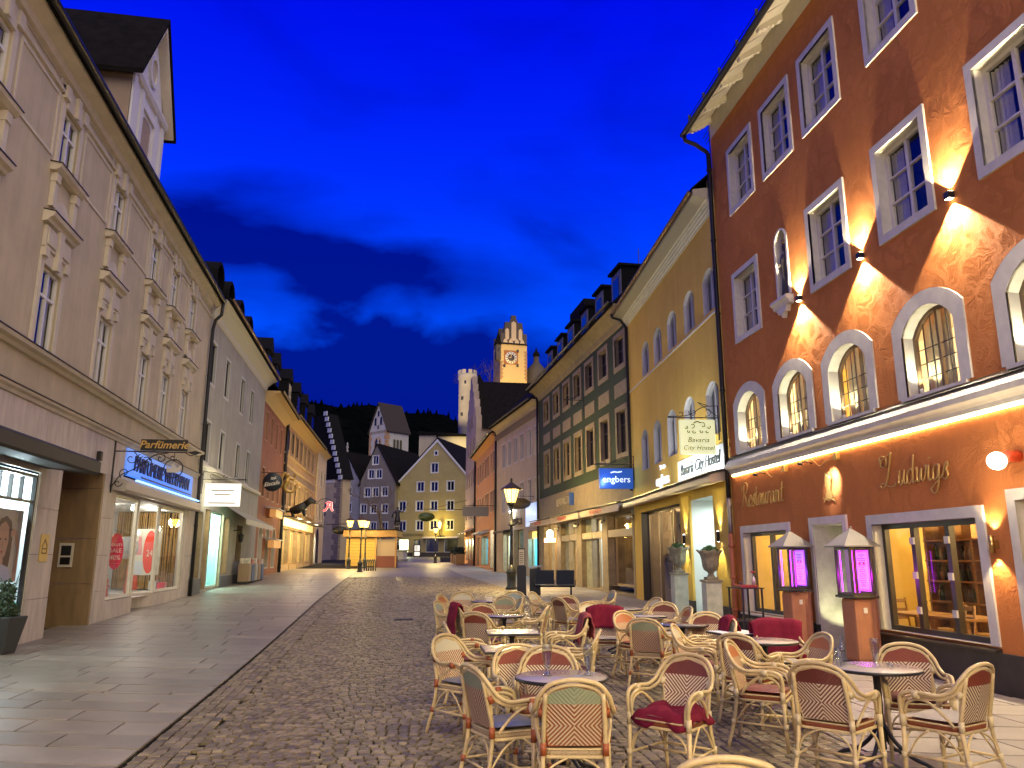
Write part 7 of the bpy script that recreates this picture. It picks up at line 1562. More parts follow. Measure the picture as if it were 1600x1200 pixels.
for x, y0, y1, w_ in ((0, 531, 505, 8), (-11, 530, 516, 6), (11, 530, 516, 6)): CK.part('blind_arch', MB().prism([(cx + x*k - w_/2*k, lv(y0)), (cx + x*k, lv(y0 + 2)), (cx + x*k + w_/2*k, lv(y0)), (cx + x*k + w_/2*k, lv(y1)), (cx + x*k, lv(y1 - 3)), (cx + x*k - w_/2*k, lv(y1))], .05, .12), m_rel)
for x in (-14, -5, 5, 14): CK.part('blind_arch', MB().prism([(cx + x*k - 3.6*k, lv(536)), (cx + x*k + 3.6*k, lv(536)), (cx + x*k + 3*k, lv(533)), (cx + x*k, lv(529)), (cx + x*k - 3*k, lv(533))], .05, .12), m_rel)
CK.part('frieze', MB().box(-.2, Lc + .2, -.2, .22, zW - .12, zW + .12), m_dcheek)
for i in range(16):
    z = lv(588) - 1 + i * .5; l = .75 if i % 2 else .45
    if z < zW - .6: CK.part('corner_stone', MB().box(Lc - l, Lc + .05, -.4, .05, z, z + .44), m_qu)
    if z < lv(566): CK.part('corner_stone', MB().box(-.05, l, -.4, .05, z, z + .44), m_qu)
cu, cz = CK.px(798.5, 559); R0_ = 1.62
CK.part('clock_field', MB().box(cu - 1.95, cu + 1.9, .0, .05, cz - 1.8, cz + 1.95), mat('rust_clock_field', (.30, .11, .03), .8))
dial = CK.part('clock_dial', MB().lathe([(R0_, .05), (R0_, .10), (.001, .10)], 40, c=(cu, 0, cz), axis='y'), mat('white_dial', (.75, .66, .50), .6)); CK.part('dial_centre', MB().lathe([(.93, .10), (.93, .13), (.001, .13)], 32, c=(cu, 0, cz), axis='y'), mat('dark_dial', (.06, .045, .05), .6), dial)
for i in range(12):
    a = 2*pi*i/12; mb = MB(); r0, r1, w_ = 1.02, 1.5, .09
    vs = [(cu + r0*sin(a) - w_*cos(a), .12, cz + r0*cos(a) + w_*sin(a)), (cu + r0*sin(a) + w_*cos(a), .12, cz + r0*cos(a) - w_*sin(a)), (cu + r1*sin(a) + w_*cos(a), .12, cz + r1*cos(a) - w_*sin(a)), (cu + r1*sin(a) - w_*cos(a), .12, cz + r1*cos(a) + w_*sin(a))]
    CK.part('hour_mark', MB().quad(*vs), m_black, dial)
CK.part('clock_hand', MB().quad((cu - .07, .15, cz), (cu + .07, .15, cz), (cu + .07, .15, cz + 1.2), (cu - .07, .15, cz + 1.2)), m_gold, dial); CK.part('clock_hand', MB().quad((cu, .15, cz - .08), (cu, .15, cz + .08), (cu - .8, .15, cz + .1), (cu - .8, .15, cz - .02)), m_gold, dial)
for px_, py_ in ((808.8, 549), (788, 571.5), (808.5, 571.5)): u, z = CK.px(px_, py_); CK.part('small_opening', MB().prism(outline(.6, .75, x=u, z=z - .35), .01, .06), m_black)
# oriel on the left corner
o1 = CK.part('oriel', MB().box(-1.2, .05, -1.4, .25, lv(563), lv(540)), m_cg); CK.part('oriel_foot', MB().add([(-1.2, .25, lv(563)), (.05, .25, lv(563)), (.05, -1.4, lv(563)), (-1.2, -1.4, lv(563)), (-.3, -.4, lv(567))], [(0,1,4), (1,2,4), (2,3,4), (3,0,4)]), m_cg, o1); CK.part('oriel_roof', MB().add([(-1.4, .4, lv(540)), (.2, .4, lv(540)), (.2, -1.6, lv(540)), (-1.4, -1.6, lv(540)), (-.4, -.9, lv(517))], [(0,1,4), (1,2,4), (2,3,4), (3,0,4)]), m_roof, o1); CK.part('oriel_window', MB().box(-.85, -.35, .2, .28, lv(551), lv(545)), m_black, o1)
p0 = CK.W(-3, 22, 26); lamp('SPOT', p0, 11500, (1, .70, .24), .4, aim=CK.W(Lc/2, 0, lv(572)) - p0, angle=40, blend=.8)
tp_ = at_depth(838, 565, 205); tu = empty('small_turret', (tp_.x, 205, 0), 0, 'small dark onion-topped turret right of the clock tower', 'turret'); MB().lathe([(3.5, 20), (3.2, tp_.z - 3), (1.0, tp_.z - .5), (.75, tp_.z), (.75, tp_.z + 1.5)], 10).build('shaft', m_cg, tu); MB().lathe([(.95, tp_.z + 1.5), (.9, tp_.z + 2.2), (.3, tp_.z + 3), (.05, tp_.z + 4)], 10).build('cap', m_roof, tu)
def bare_tree(name, loc, h, seed, lab, m, spread=.5, depth=5, r0=.14):
    r8 = random.Random(seed); t = empty(name, loc, 0, lab, 'tree'); trunk = MB(); crown = MB()
    def rec(p, d, l, r, k):
        q_ = p + d*l; mid = p.lerp(q_, .5) + Vector((r8.gauss(0, .04), r8.gauss(0, .04), 0))*l; (trunk if k == 0 else crown).tube([p, mid, q_], [r, r*.85, r*.7], 6 if k < 2 else 4, cap=False)
        if k >= depth: return
        for i in range(2 if k == 0 else r8.choice((2, 3, 3))):
            a = Vector((r8.gauss(0, 1), r8.gauss(0, 1), r8.gauss(.2, .5))).normalized(); rec(q_, (d + a*spread*1.3).normalized(), l*r8.uniform(.62, .82), r*.62, k + 1)
    rec(Vector((0, 0, 0)), Vector((0, 0, 1)), h*.3, r0, 0); trunk.build('trunk', m, t); crown.build('crown', m, t); return t
m_bark = mat('grey_bark', (.07, .05, .035), .9, var=.3, vscale=8)
g_ = ground(575, 884); bare_tree('bare_tree', (g_.x, g_.y + 8, gz(g_.y + 8)), 8.5, 4, 'leafless tree spreading behind the lit wooden hut', m_bark, .6, 6, .16)
tp_ = at_depth(757, 590, 206); bare_tree('bare_tree', (tp_.x, 206, 26), 30, 12, 'leafless dark tree left of the clock tower', m_bark, .5, 6, .3)

# ---------------------------------------------------------------- street lamps
m_lampg = mat('lit_lantern_glass', (1, .85, .4), .4, emit=(1, .66, .12), estr=6.0); m_cast = mat('cast_iron', (.015, .016, .017), .45, var=.2, vscale=10)
def street_lamp(label):
    t = empty('street_lamp', label=label, cat='street lamp', group='lantern street lamps')
    MB().lathe([(.24, 0), (.24, .10), (.19, .14), (.19, .62), (.22, .66), (.22, .74), (.13, .84), (.10, 1.0)], 12).build('base', m_cast, t)
    MB().lathe([(.075, 1.0), (.085, 1.3), (.065, 1.45), (.06, 2.2), (.08, 2.24), (.06, 2.3), (.055, 2.6), (.13, 2.64), (.13, 2.7), (.055, 2.78), (.05, 3.3), (.09, 3.38), (.05, 3.45)], 12).build('pole', m_cast, t)
    MB().lathe([(.02, 3.40), (.16, 3.52), (.20, 3.60)], 8).build('bowl', m_cast, t)
    MB().lathe([(.17, 3.60), (.33, 4.18)], 8, smooth=False).build('lantern_glass', m_lampg, t)
    mb = MB()
    for i in range(8): a = 2*pi*i/8; mb.tube([(.175*cos(a), .175*sin(a), 3.59), (.335*cos(a), .335*sin(a), 4.19)], .012, 5)
    mb.build('cage', m_cast, t); MB().lathe([(.46, 4.14), (.44, 4.19), (.06, 4.45), (.04, 4.5), (.06, 4.54), (.04, 4.6), (.001, 4.66)], 8, smooth=False).build('lantern_roof', mat('lantern_roof', (.09, .06, .03), .5, metal=.4), t)
    return t
lg = ground(799, 921)
SL = street_lamp('tall lit lantern street lamp standing behind the cafe chairs'); SL.location = lg
slt = tree_of(SL)
def lamp_at(px_, py_, scale, lab, energy, head=True):
    g = ground(px_, py_); o = copy_tree(slt); o.location = g; o.scale = (scale,)*3; o['label'] = lab
    lamp('POINT', (g.x, g.y, g.z + 3.9*scale), energy, (1, .72, .26), .34)
lamp('POINT', (lg.x, lg.y, lg.z + 3.9), 950, (1, .72, .26), .36)
lamp_at(544, 889, .86, 'leftmost of the three lit lanterns by the wooden hut', 420); lamp_at(562, 894, .82, 'nearest and middle lit lantern by the wooden hut', 300); lamp_at(569.5, 888, .86, 'lit lantern by the wooden hut standing nearest the bare tree', 300); lamp_at(680, 880, .80, 'lone lit lantern in front of the yellow gable house', 620)
# lanterns assumed behind the camera, added unseen to light the left facade and terrace
for x, y, e in ((3.6, -3.0, 1700), (-3.6, -4.0, 1500)):
    if y < 0:
        o = copy_tree(slt); o.location = (x, y, 0); o['label'] = 'street lamp on the %s side, behind the picture' % ('terrace' if x > 0 else 'perfumery')
        lamp('POINT', (x, y, 3.9), e, (1, .76, .42), .36)
# ---------------------------------------------------------------- square furniture
hg = ground(563, 891); hut = empty('wooden_hut', (at_depth(562, 880, 64).x, 64, gz(64)), 0, 'small plank hut lit bright yellow on the square', 'hut')
m_plk = mat('yellow_plank', (.42, .27, .06), .6, var=.12, vscale=5)
MB().box(-1.15, 1.2, .06, 2.4, 0, 2.35).build('body', m_woodd, hut)
for i in range(9): MB().box(-1.15, 1.2, 0, .055, .12 + i*.24, .345 + i*.24).build('plank', m_plk, hut)
MB().box(-1.3, 3.0, -.6, 2.6, 2.38, 2.9).build('fascia', mat('tan_fascia', (.22, .12, .04), .7, var=.2, vscale=4), hut, bevel=.02); MB().box(-1.35, 3.05, -.65, 2.65, 2.9, 2.98).build('roof', m_dcheek, hut)
for x in (1.3, 2.9): MB().box(x - .06, x + .06, -.4, -.28, 0, 2.4).build('post', m_wood, hut)
MB().box(1.35, 2.85, .1, .2, .9, 2.2).build('lit_counter', mat('lit_counter', (.22, .16, .1), .5, emit=(1, .62, .3), estr=.18), hut); MB().box(1.25, 2.95, -.3, .6, 0, .9).build('counter', mat('dark_red_counter', (.12, .03, .025), .6), hut)
lamp('POINT', (hut.location.x - .3, 61.6, gz(62) + 2.6), 20, (1, .72, .2), .2)
for i in range(5):
    t = tag(MB().tube([(0, .28*cos(a) , .75*sin(a) + .05) for a in [pi*j/10 for j in range(11)]], .035, 7).build('bike_hoop', m_cast), 'black bicycle hoop, %s of the row before the wooden hut' % ['first', 'second', 'middle one', 'fourth', 'last'][i], 'bicycle stand', 'bicycle hoops before the hut'); g = ground(571 + i*3.4, 893); t.location = g; t.rotation_euler = (0, 0, .5)
fb = empty('fountain', (at_depth(619, 872, 88).x, 88, gz(88)), 0, 'stone fountain trough with a striped column carrying a dark figure', 'fountain')
m_fst = mat('pale_fountain_stone', (.36, .35, .32), .7, var=.15, vscale=2)
MB().lathe([(1.25, 0), (1.35, .2), (1.2, .25), (1.2, 1.0), (1.35, 1.05), (1.35, 1.2), (1.05, 1.2), (1.0, .8), (.001, .8)], 8, smooth=False).build('basin', m_fst, fb); MB().lathe([(.36, .8), (.36, 1.6), (.45, 1.65), (.26, 1.75), (.26, 3.9), (.4, 4.0), (.4, 4.15), (.001, 4.15)], 14).build('column', mat('dark_column', (.05, .045, .04), .6), fb)
for i in range(5): z = 1.9 + i*.42; MB().tube([(.275*cos(a), .275*sin(a), z + .03*a) for a in [2*pi*j/14 for j in range(15)]], .055, 6).build('stripe', m_fst, fb)
mb = MB(); mb.lathe([(.34, 4.15), (.30, 4.6), (.22, 5.0), (.28, 5.3), (.22, 5.5), (.08, 5.55), (.13, 5.7), (.12, 5.82), (.001, 5.9)], 12); mb.build('figure', m_black, fb); MB().tube([(.2, 0, 5.4), (.55, 0, 5.3), (.9, 0, 5.8)], [.1, .08, .05], 7).build('arm', m_black, fb); MB().tube([(-.2, 0, 5.4), (-.5, 0, 5.1), (-.6, 0, 4.7)], [.1, .09, .07], 7).build('arm', m_black, fb); MB().tube([(.5, 0, 5.2), (1.15, 0, 6.3)], .025, 5).build('staff', m_black, fb)
m_bd = mat('lit_menu_sheet', (.9, .88, .8), .5, emit=(1, .92, .75), estr=.8)
for px_, Y, lab in ((608, 82, 'lit menu board standing beside the fountain'), (651.5, 112, 'lit menu board before the yellow gable house door')):
    b_ = at_depth(px_, 870, Y); t = empty('menu_board', (b_.x, Y, gz(Y)), 0, lab, 'menu board', 'lit menu boards on the square'); MB().box(-.5, .5, 0, .08, .1, 1.7).build('frame', m_black, t); MB().box(-.36, .36, -.02, .0, .85, 1.6).build('sheet', m_bd, t); MB().box(-.36, .36, -.02, .0, .2, .72).build('sheet', m_bd, t)
    for sx in (-.4, .4): MB().box(sx - .04, sx + .04, -.1, .3, 0, .1).build('foot', m_black, t)
    r9 = random.Random(px_)
    for i in range(5): z = .95 + i*.13; MB().box(-.26, -.26 + r9.uniform(.2, .5), -.03, -.02, z, z + .05).build('printed_line', m_black, t)
# info pillar, bin, benches near the lantern
ip = empty('info_pillar', label='dark info pillar with a pale notice panel right of the lantern', cat='info pillar'); g = ground(815, 930); ip.location = g
MB().box(-.17, .17, -.10, .10, 0, 1.05).build('pillar', m_cast, ip, bevel=.01); MB().box(-.13, .13, -.06, .0, 1.05, 1.70).build('frame', m_cast, ip); MB().box(-.105, .105, -.07, -.06, 1.09, 1.66).build('notice', mat('pale_notice', (.55, .45, .30), .6, emit=(.8, .6, .35), estr=.12), ip)
for i in range(6): MB().box(-.08, .06, -.075, -.07, 1.16 + i*.075, 1.18 + i*.075).build('printed_line', m_gut, ip)
bn = empty('litter_bin', label='dark square litter bin with a slanted top beside the bench', cat='bin'); g = ground(836, 930); bn.location = g
MB().prism([(-.2, 0), (.2, 0), (.2, 1.0), (-.2, .94)], -.2, .2).build('body', m_cast, bn); MB().prism([(-.24, .97), (.24, 1.04), (.24, 1.09), (-.24, 1.02)], -.25, .25).build('lid', mat('grey_lid', (.35, .35, .36), .4, metal=.5), bn)
m_mesh = mat('blue_black_metal', (.02, .035, .07), .35, metal=.3)
be = empty('bench', label='blue-black double metal bench with its backs towards the cafe chairs', cat='bench'); g = ground(868, 934); be.location = g; be.rotation_euler = (0, 0, .06)
for k, x in enumerate((-.36, .36)):
    s_ = MB(); s_.add([(x - .32, 0, .95), (x + .32, 0, .95), (x + .32, .10, .46), (x - .32, .10, .46), (x - .32, .03, .95), (x + .32, .03, .95), (x + .32, .13, .46), (x - .32, .13, .46)], [(0,1,2,3), (4,7,6,5), (0,4,5,1), (2,6,7,3), (0,3,7,4), (1,5,6,2)]); s_.build('backrest', m_mesh, be, bevel=.008)
    for i in range(7): MB().box(x - .29, x + .29, -.004 + .012*i, .004 + .012*i, .90 - i*.065, .915 - i*.065).build('pressed_slat', m_cast, be)
    MB().box(x - .32, x + .32, .12, .56, .42, .45).build('seat', m_mesh, be, bevel=.008)
MB().tube([(-.75, .32, .38), (.75, .32, .38)], .03, 8).build('beam', m_cast, be)
for x in (-.6, .6): MB().tube([(x, .32, .38), (x, .32, 0)], .03, 8).build('leg', m_cast, be); MB().box(x - .05, x + .05, .08, .56, 0, .03).build('foot', m_cast, be)
for x in (-.72, 0, .72): MB().tube([(x, .1, .42), (x, .1, .60), (x, .5, .60), (x, .5, .42)], .018, 6).build('armrest', m_cast, be)
# ================================================================ cafe terrace: rattan armchairs, tables, blankets, glasses
m_rat = mat('cream_rattan', (.56, .425, .20), .38, island=.16, var=.22, vscale=9, spec=.5)
m_bindr = mat('rust_binding', (.30, .075, .02), .5); m_bindc = mat('cream_binding', (.58, .47, .26), .45)
CREAM = (.64, .54, .35); RUST = (.22, .040, .014); DRUST = (.13, .022, .010)
WV = {'red': mat_weave('weave_red', RUST, CREAM, DRUST), 'dark': mat_weave('weave_dark', (.15, .028, .014), CREAM, (.15, .03, .014)),
      'cream': mat_weave('weave_cream', (.62, .58, .42), CREAM, (.24, .06, .02)), 'sage': mat_weave('weave_sage', (.30, .33, .19), (.52, .42, .25), (.24, .06, .02)),
      'orange': mat_weave('weave_orange', (.48, .16, .05), (.60, .50, .30), (.28, .07, .02)), 'mint': mat_weave('weave_mint', (.30, .36, .32), (.50, .44, .30), (.18, .06, .03))}
m_seat = mat('woven_seat', (.40, .30, .17), .5, var=.3, vscale=60, bump=.4, bscale=140, bdist=.002); m_seatr = mat('rust_woven_seat', (.22, .06, .02), .5, var=.3, vscale=60, bump=.4, bscale=140, bdist=.002)
CUSH = {'brown': mat('brown_red_cushion', (.20, .065, .045), .55, var=.12, vscale=8, bump=.3, bscale=22, bdist=.006), 'grey': mat('grey_cushion', (.38, .33, .27), .6, var=.12, vscale=8, bump=.3, bscale=22, bdist=.006), 'blue': mat('blue_grey_cushion', (.15, .17, .22), .32, var=.25, vscale=9, bump=.3, bscale=18, bdist=.006)}
m_blk = mat('burgundy_blanket', (.165, .012, .030), .95, var=.16, vscale=14, bump=.5, bscale=220, bdist=.002, spec=.15); m_blkp = mat('rose_blanket', (.26, .06, .065), .95, var=.16, vscale=14, bump=.5, bscale=220, bdist=.002, spec=.15)
def mir(p): return [(-x, y, z) for x, y, z in p]
def build_chair():
    P = {}
    half = [(-.255, .215, .44), (-.262, .222, .56), (-.268, .205, .632), (-.274, .13, .664), (-.277, .02, .664), (-.270, -.09, .660), (-.252, -.175, .70), (-.228, -.232, .775), (-.165, -.275, .850), (-.08, -.292, .880)]
    hoop = catmull(half + [(0, -.297, .888)] + mir(half)[::-1], 5)
    mb = MB(); mb.tube(hoop, .0155, 8); P['arm_hoop'] = (mb, 'rat')
    h2 = [(-.228, .214, .44), (-.236, .215, .55), (-.243, .19, .606), (-.249, .115, .634), (-.252, .01, .634), (-.245, -.09, .632), (-.228, -.178, .67), (-.205, -.228, .745), (-.148, -.266, .818), (-.07, -.283, .848)]
    mb = MB(); mb.tube(catmull(h2 + [(0, -.288, .855)] + mir(h2)[::-1], 5), .0125, 8); P['inner_hoop'] = (mb, 'rat')
    for nm, s_ in (('arm_arch', -1), ('arm_arch', 1)):
        pass
    def arch(sx): mb = MB(); mb.tube(catmull([(sx*.243, .205, .50), (sx*.250, .16, .585), (sx*.252, .05, .615), (sx*.245, -.05, .565), (sx*.225, -.12, .49), (sx*.212, -.15, .445)], 5), .0115, 7); return mb
    P['arm_arch'] = (arch(-1), 'rat'); P['arm_arch.'] = (arch(1), 'rat')
    def fleg(sx): mb = MB(); mb.tube([(sx*.255, .215, .46), (sx*.258, .222, .22), (sx*.262, .232, 0)], [.0175, .017, .0155], 9); return mb
    def rleg(sx): mb = MB(); mb.tube(catmull([(sx*.185, -.262, .80), (sx*.195, -.225, .62), (sx*.200, -.195, .46), (sx*.212, -.222, .24), (sx*.238, -.285, 0)], 4), .0155, 9); return mb
    P['leg'] = (fleg(-1), 'rat'); P['leg.'] = (fleg(1), 'rat'); P['leg..'] = (rleg(-1), 'rat'); P['leg...'] = (rleg(1), 'rat')
    # woven back panel: leans, curves round the sitter, rounded top
    nx, nz = 12, 12; mb = MB()
    def pan(i, j, off):
        t = j / nz; z = .475 + (.852 - .475) * t
        if z < .70: w_ = .168 + .042 * (z - .475) / .225
        else: q = (z - .70) / .1525; w_ = .210 * sqrt(max(0.0, 1 - q**2.3))
        w_ = max(w_, .012); x = -w_ + 2*w_*i/nx
        y = -.190 - .095 * ((z - .475)/.377)**1.05 + .55 * x*x + off; return (x, y, z)
    for off in (.0065, -.0065):
        vs = [pan(i, j, off) for j in range(nz + 1) for i in range(nx + 1)]
        fs = [(j*(nx+1) + i, j*(nx+1) + i + 1, (j+1)*(nx+1) + i + 1, (j+1)*(nx+1) + i) for j in range(nz) for i in range(nx)]
        mb.add(vs, fs if off > 0 else [f[::-1] for f in fs], 0, True)
    P['back_panel'] = (mb, 'weave')
    edge = [pan(0, j, 0) for j in range(nz + 1)] + [pan(nx, j, 0) for j in range(nz, -1, -1)]
    mb = MB(); mb.tube(edge, .0095, 7, closed=True); P['panel_rim'] = (mb, 'rim')
    mb = MB(); so = [(-.235, .225), (.235, .225), (.205, -.185), (-.205, -.185)]
    vs = []; ring = []
    for k in range(4):
        a, b_, c = Vector(so[k-1]), Vector(so[k]), Vector(so[(k+1) % 4])
        for t in (0, .5, 1):
            p = b_ + ((a - b_).normalized()*(1-t) + (c - b_).normalized()*t) * .05 * (1 if t != .5 else .62); ring.append((p.x, p.y))
    for z, s_ in ((.415, .97), (.428, 1.0), (.447, 1.0), (.456, .96)): vs += [(x*s_, y*s_, z) for x, y in ring]
    n = len(ring); fs = [(k*n + i, k*n + (i+1) % n, (k+1)*n + (i+1) % n, (k+1)*n + i) for k in range(3) for i in range(n)] + [tuple(range(3*n, 4*n)), tuple(range(n))[::-1]]
    mb.add(vs, fs); P['seat'] = (mb, 'seat')
    mb = MB(); mb.tube([(x*1.01, y*1.01, .405) for x, y in ring], .012, 7, closed=True); mb.tube([(x*1.015, y*1.015, .452) for x, y in ring], .007, 6, closed=True); P['seat_rim'] = (mb, 'rat')
    # cushion
    mb = MB(); N = 10; vs = []
    for side in (1, -1):
        for j in range(N + 1):
            for i in range(N + 1):
                a, b_ = -1 + 2*i/N, -1 + 2*j/N; k = max(0.0, (1 - abs(a)**4) * (1 - abs(b_)**4)) ** .5
                w_ = .205 + .02*b_; x = a*w_*(1 - .06*b_*b_); y = .02 + b_*.195*(1 - .06*a*a)
                vs.append((x, y, .480 + side*.024*k + .003*sin(9*x + 5*y)))
    fs = []
    for s_ in range(2):
        o = s_*(N+1)**2
        for j in range(N):
            for i in range(N): f = (o + j*(N+1) + i, o + j*(N+1) + i + 1, o + (j+1)*(N+1) + i + 1, o + (j+1)*(N+1) + i); fs.append(f if s_ == 0 else f[::-1])
    mb.add(vs, fs, 0, True); P['cushion'] = (mb, 'cush')
    # stretchers and curved braces
    mb = MB()
    for sx in (-1, 1): mb.tube([(sx*.258, .224, .205), (sx*.215, -.228, .215)], .010, 7)
    mb.tube([(-.24, 0, .21), (.24, 0, .21)], .010, 7); mb.tube([(-.212, -.228, .21), (.212, -.228, .21)], .009, 7); P['stretcher'] = (mb, 'rat')
    mb = MB()
    for sx in (-1, 1):
        mb.tube(catmull([(sx*.256, .215, .20), (sx*.20, .22, .34), (sx*.06, .22, .405)], 4), .008, 6); mb.tube(catmull([(sx*.214, -.225, .22), (sx*.16, -.21, .34), (sx*.04, -.19, .405)], 4), .008, 6)
        mb.tube(catmull([(sx*.255, .20, .20), (sx*.25, .12, .33), (sx*.235, .03, .405)], 4), .008, 6); mb.tube(catmull([(sx*.215, -.21, .22), (sx*.222, -.12, .34), (sx*.232, -.03, .405)], 4), .008, 6)
    P['brace'] = (mb, 'rat')
    mb = MB()
    for sx in (-1, 1):
        for (x, y, z, r_, h) in ((.256, .216, .45, .022, .085), (.259, .226, .205, .0215, .045), (.200, -.198, .455, .0215, .075), (.215, -.230, .215, .020, .045)): mb.tube([(sx*x, y, z - h/2), (sx*x, y + (.0), z + h/2)], r_, 9)
        mb.tube([(sx*.274, .10, .650), (sx*.275, .055, .650)], .030, 9); mb.tube([(sx*.212, -.20, .655), (sx*.205, -.225, .70)], .024, 8)
    P['binding'] = (mb, 'bind'); return P
PARTS = build_chair(); MESH = {}
for k_, (mb, mk) in PARTS.items():
    nm = k_.rstrip('.'); MESH[k_] = mb.mesh(nm, [m_rat])
CH_GROUP = 'rattan armchairs on the cafe terrace'
def chair(px_, py_, head, weave, label, cush='brown', bind=m_bindc, seat=None, rim=None, h=.885, pos=None):
    a = radians(head); fw = Vector((sin(a), cos(a), 0))
    b_ = at_height(px_, py_, h) if pos is None else Vector((pos[0], pos[1], gz(pos[1])))
    c = b_ + fw * .29 if pos is None else b_
    t = empty('rattan_armchair', (c.x, c.y, gz(c.y)), -a + random.gauss(0, .02), label, 'armchair', CH_GROUP)
    mm = {'rat': m_rat, 'weave': WV[weave], 'rim': rim or m_rat, 'seat': seat or (m_seatr if weave in ('red', 'dark', 'orange') else m_seat), 'cush': CUSH[cush] if cush else None, 'bind': bind}
    for k_, (mb, mk) in PARTS.items():
        if mk == 'cush' and not cush: continue
        key = (k_, mm[mk].name)
        if key not in MESH: me = MESH[k_].copy(); me.materials.clear(); me.materials.append(mm[mk]); me.name = k_.rstrip('.'); MESH[key] = me
        o = bpy.data.objects.new(k_.rstrip('.'), MESH[key]); COL.objects.link(o); o.parent = t
        if mk == 'bind': o['kind'] = 'stuff'
    return t
def drape(ch, label, m=m_blk, w=.50, front=.30, back=.42, off=0.0, seed=1, skew=0.0):
    """blanket hung over a chair back"""
    r_ = random.Random(seed); path = []
    for i in range(9): z = .905 - front + front*i/8; path.append((-.195 - .085*((z - .5)/.39) + .028 , z))
    path += [(-.27, .918), (-.297, .925), (-.325, .918)]
    for i in range(1, 12): z = .905 - back*i/11; path.append((-.335 + .012*sin(i*.9) - .003*i, z))
    nx = 16; vs = []; ph = [r_.uniform(0, 6) for _ in range(4)]
    for j, (y, z) in enumerate(path):
        for i in range(nx + 1):
            u = -1 + 2*i/nx; x = u*w/2*(1 + .05*sin(j*.5 + ph[0])) + off + skew*(z - .9)
            drop = max(0, abs(u) - .55)**1.5 * .16
            f = .012*sin(u*7 + ph[1]) + .008*sin(u*15 + ph[2] + j*.2)
            sgn = 1 if j < 9 else -1
            vs.append((x, y + sgn*abs(f)*(1 if j not in (9, 10, 11) else .2) + .40*min(x*x, .045) - .006*sgn*0, z - drop*(.9 if 6 < j < 14 else .6) + .006*sin(u*5 + ph[3])))
    n = len(path); mb = MB(); mb.add(vs, [(j*(nx+1) + i, j*(nx+1) + i + 1, (j+1)*(nx+1) + i + 1, (j+1)*(nx+1) + i) for j in range(n-1) for i in range(nx)], 0, True)
    o = mb.build('blanket', m); o.location = ch.location; o.rotation_euler = ch.rotation_euler
    so = o.modifiers.new('thickness', 'SOLIDIFY'); so.thickness = .012; tag(o, label, 'blanket', 'blankets on the terrace chairs'); return o
def bunch(ch, label, m=m_blk, seed=2):
    """blanket thrown over a seat, crumpled"""
    r_ = random.Random(seed); N = 18; vs = []; ph = [r_.uniform(0, 6) for _ in range(6)]
    for j in range(N + 1):
        for i in range(N + 1):
            a, b_ = -1 + 2*i/N, -1 + 2*j/N; x = a*.25; y = .02 + b_*.22
            z = .52 + .016*sin(5*a + 3*b_ + ph[0]) + .012*sin(8*b_ - 5*a + ph[1]) + .006*sin(13*a + ph[2]) + .03*max(0, -a)*max(0, 1 - abs(b_))
            e = max(abs(a), abs(b_)); z -= max(0, e - .78)*.42
            vs.append((x*(1 + .05*sin(4*b_ + ph[3])), y*(1 + .05*sin(5*a + ph[4])), z))
    mb = MB(); mb.add(vs, [(j*(N+1) + i, j*(N+1) + i + 1, (j+1)*(N+1) + i + 1, (j+1)*(N+1) + i) for j in range(N) for i in range(N)], 0, True); o = mb.build('blanket', m); o.location = ch.location; o.rotation_euler = ch.rotation_euler
    so = o.modifiers.new('thickness', 'SOLIDIFY'); so.thickness = .014; tag(o, label, 'blanket', 'blankets on the terrace chairs'); return o
m_ttop = mat('speckled_stone_top', (.42, .36, .32), .22, var=.15, vscale=60, rvar=.05, coat=.15); m_tedge = mat('dark_table_edge', (.02, .018, .017), .4)
def table(px_, py_, label, round_=True, size=.36, top=None, rz=0.0, pos=None):
    c = at_height(px_, py_, .74) if pos is None else Vector((pos[0], pos[1], gz(pos[1])))
    t = empty('bistro_table', c, rz, label, 'table', 'bistro tables on the terrace')
    if round_: MB().lathe([(.001, .722), (size - .012, .722), (size, .728), (size, .74), (size - .004, .7445), (.001, .745)], 40).build('tabletop', top or m_ttop, t); MB().lathe([(size + .0, .716), (size + .006, .72), (size + .006, .738), (size + .001, .7425), (size + .001, .722)], 40).build('edge_band', m_tedge, t)
    else: MB().box(-size, size, -size, size, .722, .745).build('tabletop', top or m_ttop, t, bevel=.004); MB().ring([(-size - .006, -size - .006), (size + .006, -size - .006), (size + .006, size + .006), (-size - .006, size + .006)], [(-size - .001, -size - .001), (size + .001, -size - .001), (size + .001, size + .001), (-size - .001, size + .001)], .715, .741); mb = MB(); [mb.box(-size - .006, size + .006, sy*size + sy*.001, sy*size + sy*.007, .716, .74) for sy in (-1, 1)]; [mb.box(sx*size + sx*.001, sx*size + sx*.007, -size, size, .716, .74) for sx in (-1, 1)]; mb.build('edge_band', m_tedge, t)
    MB().lathe([(.03, .10), (.03, .66), (.05, .70), (.14, .722)], 12).build('column', m_black, t)
    for k in range(4):
        a = pi/4 + k*pi/2; d = Vector((cos(a), sin(a), 0)); MB().tube(catmull([d*.02 + Vector((0,0,.30)), d*.10 + Vector((0,0,.17)), d*.22 + Vector((0,0,.07)), d*.34 + Vector((0,0,.03)), d*.38 + Vector((0,0,.005))], 4), .017, 7).build('leg', m_black, t)
    return t
T = {}
T[1] = table(877, 1057, 'round table in front with two tall beer glasses')
T[2] = table(800, 987, 'square table reflecting the lantern light', False, .31, rz=.1)
T[3] = table(800, 1013, 'square table with a pale edge just behind the front round table', False, .30, rz=.12)
T[4] = table(788, 962, 'small round table left of the blanket chairs', True, .30)
T[5] = table(762, 939, 'dark table farthest to the rear left of the terrace, beside the road', True, .33)
T[6] = table(975, 951, 'rear table between the blanket-covered chair and the pale shopfront urn', True, .33)
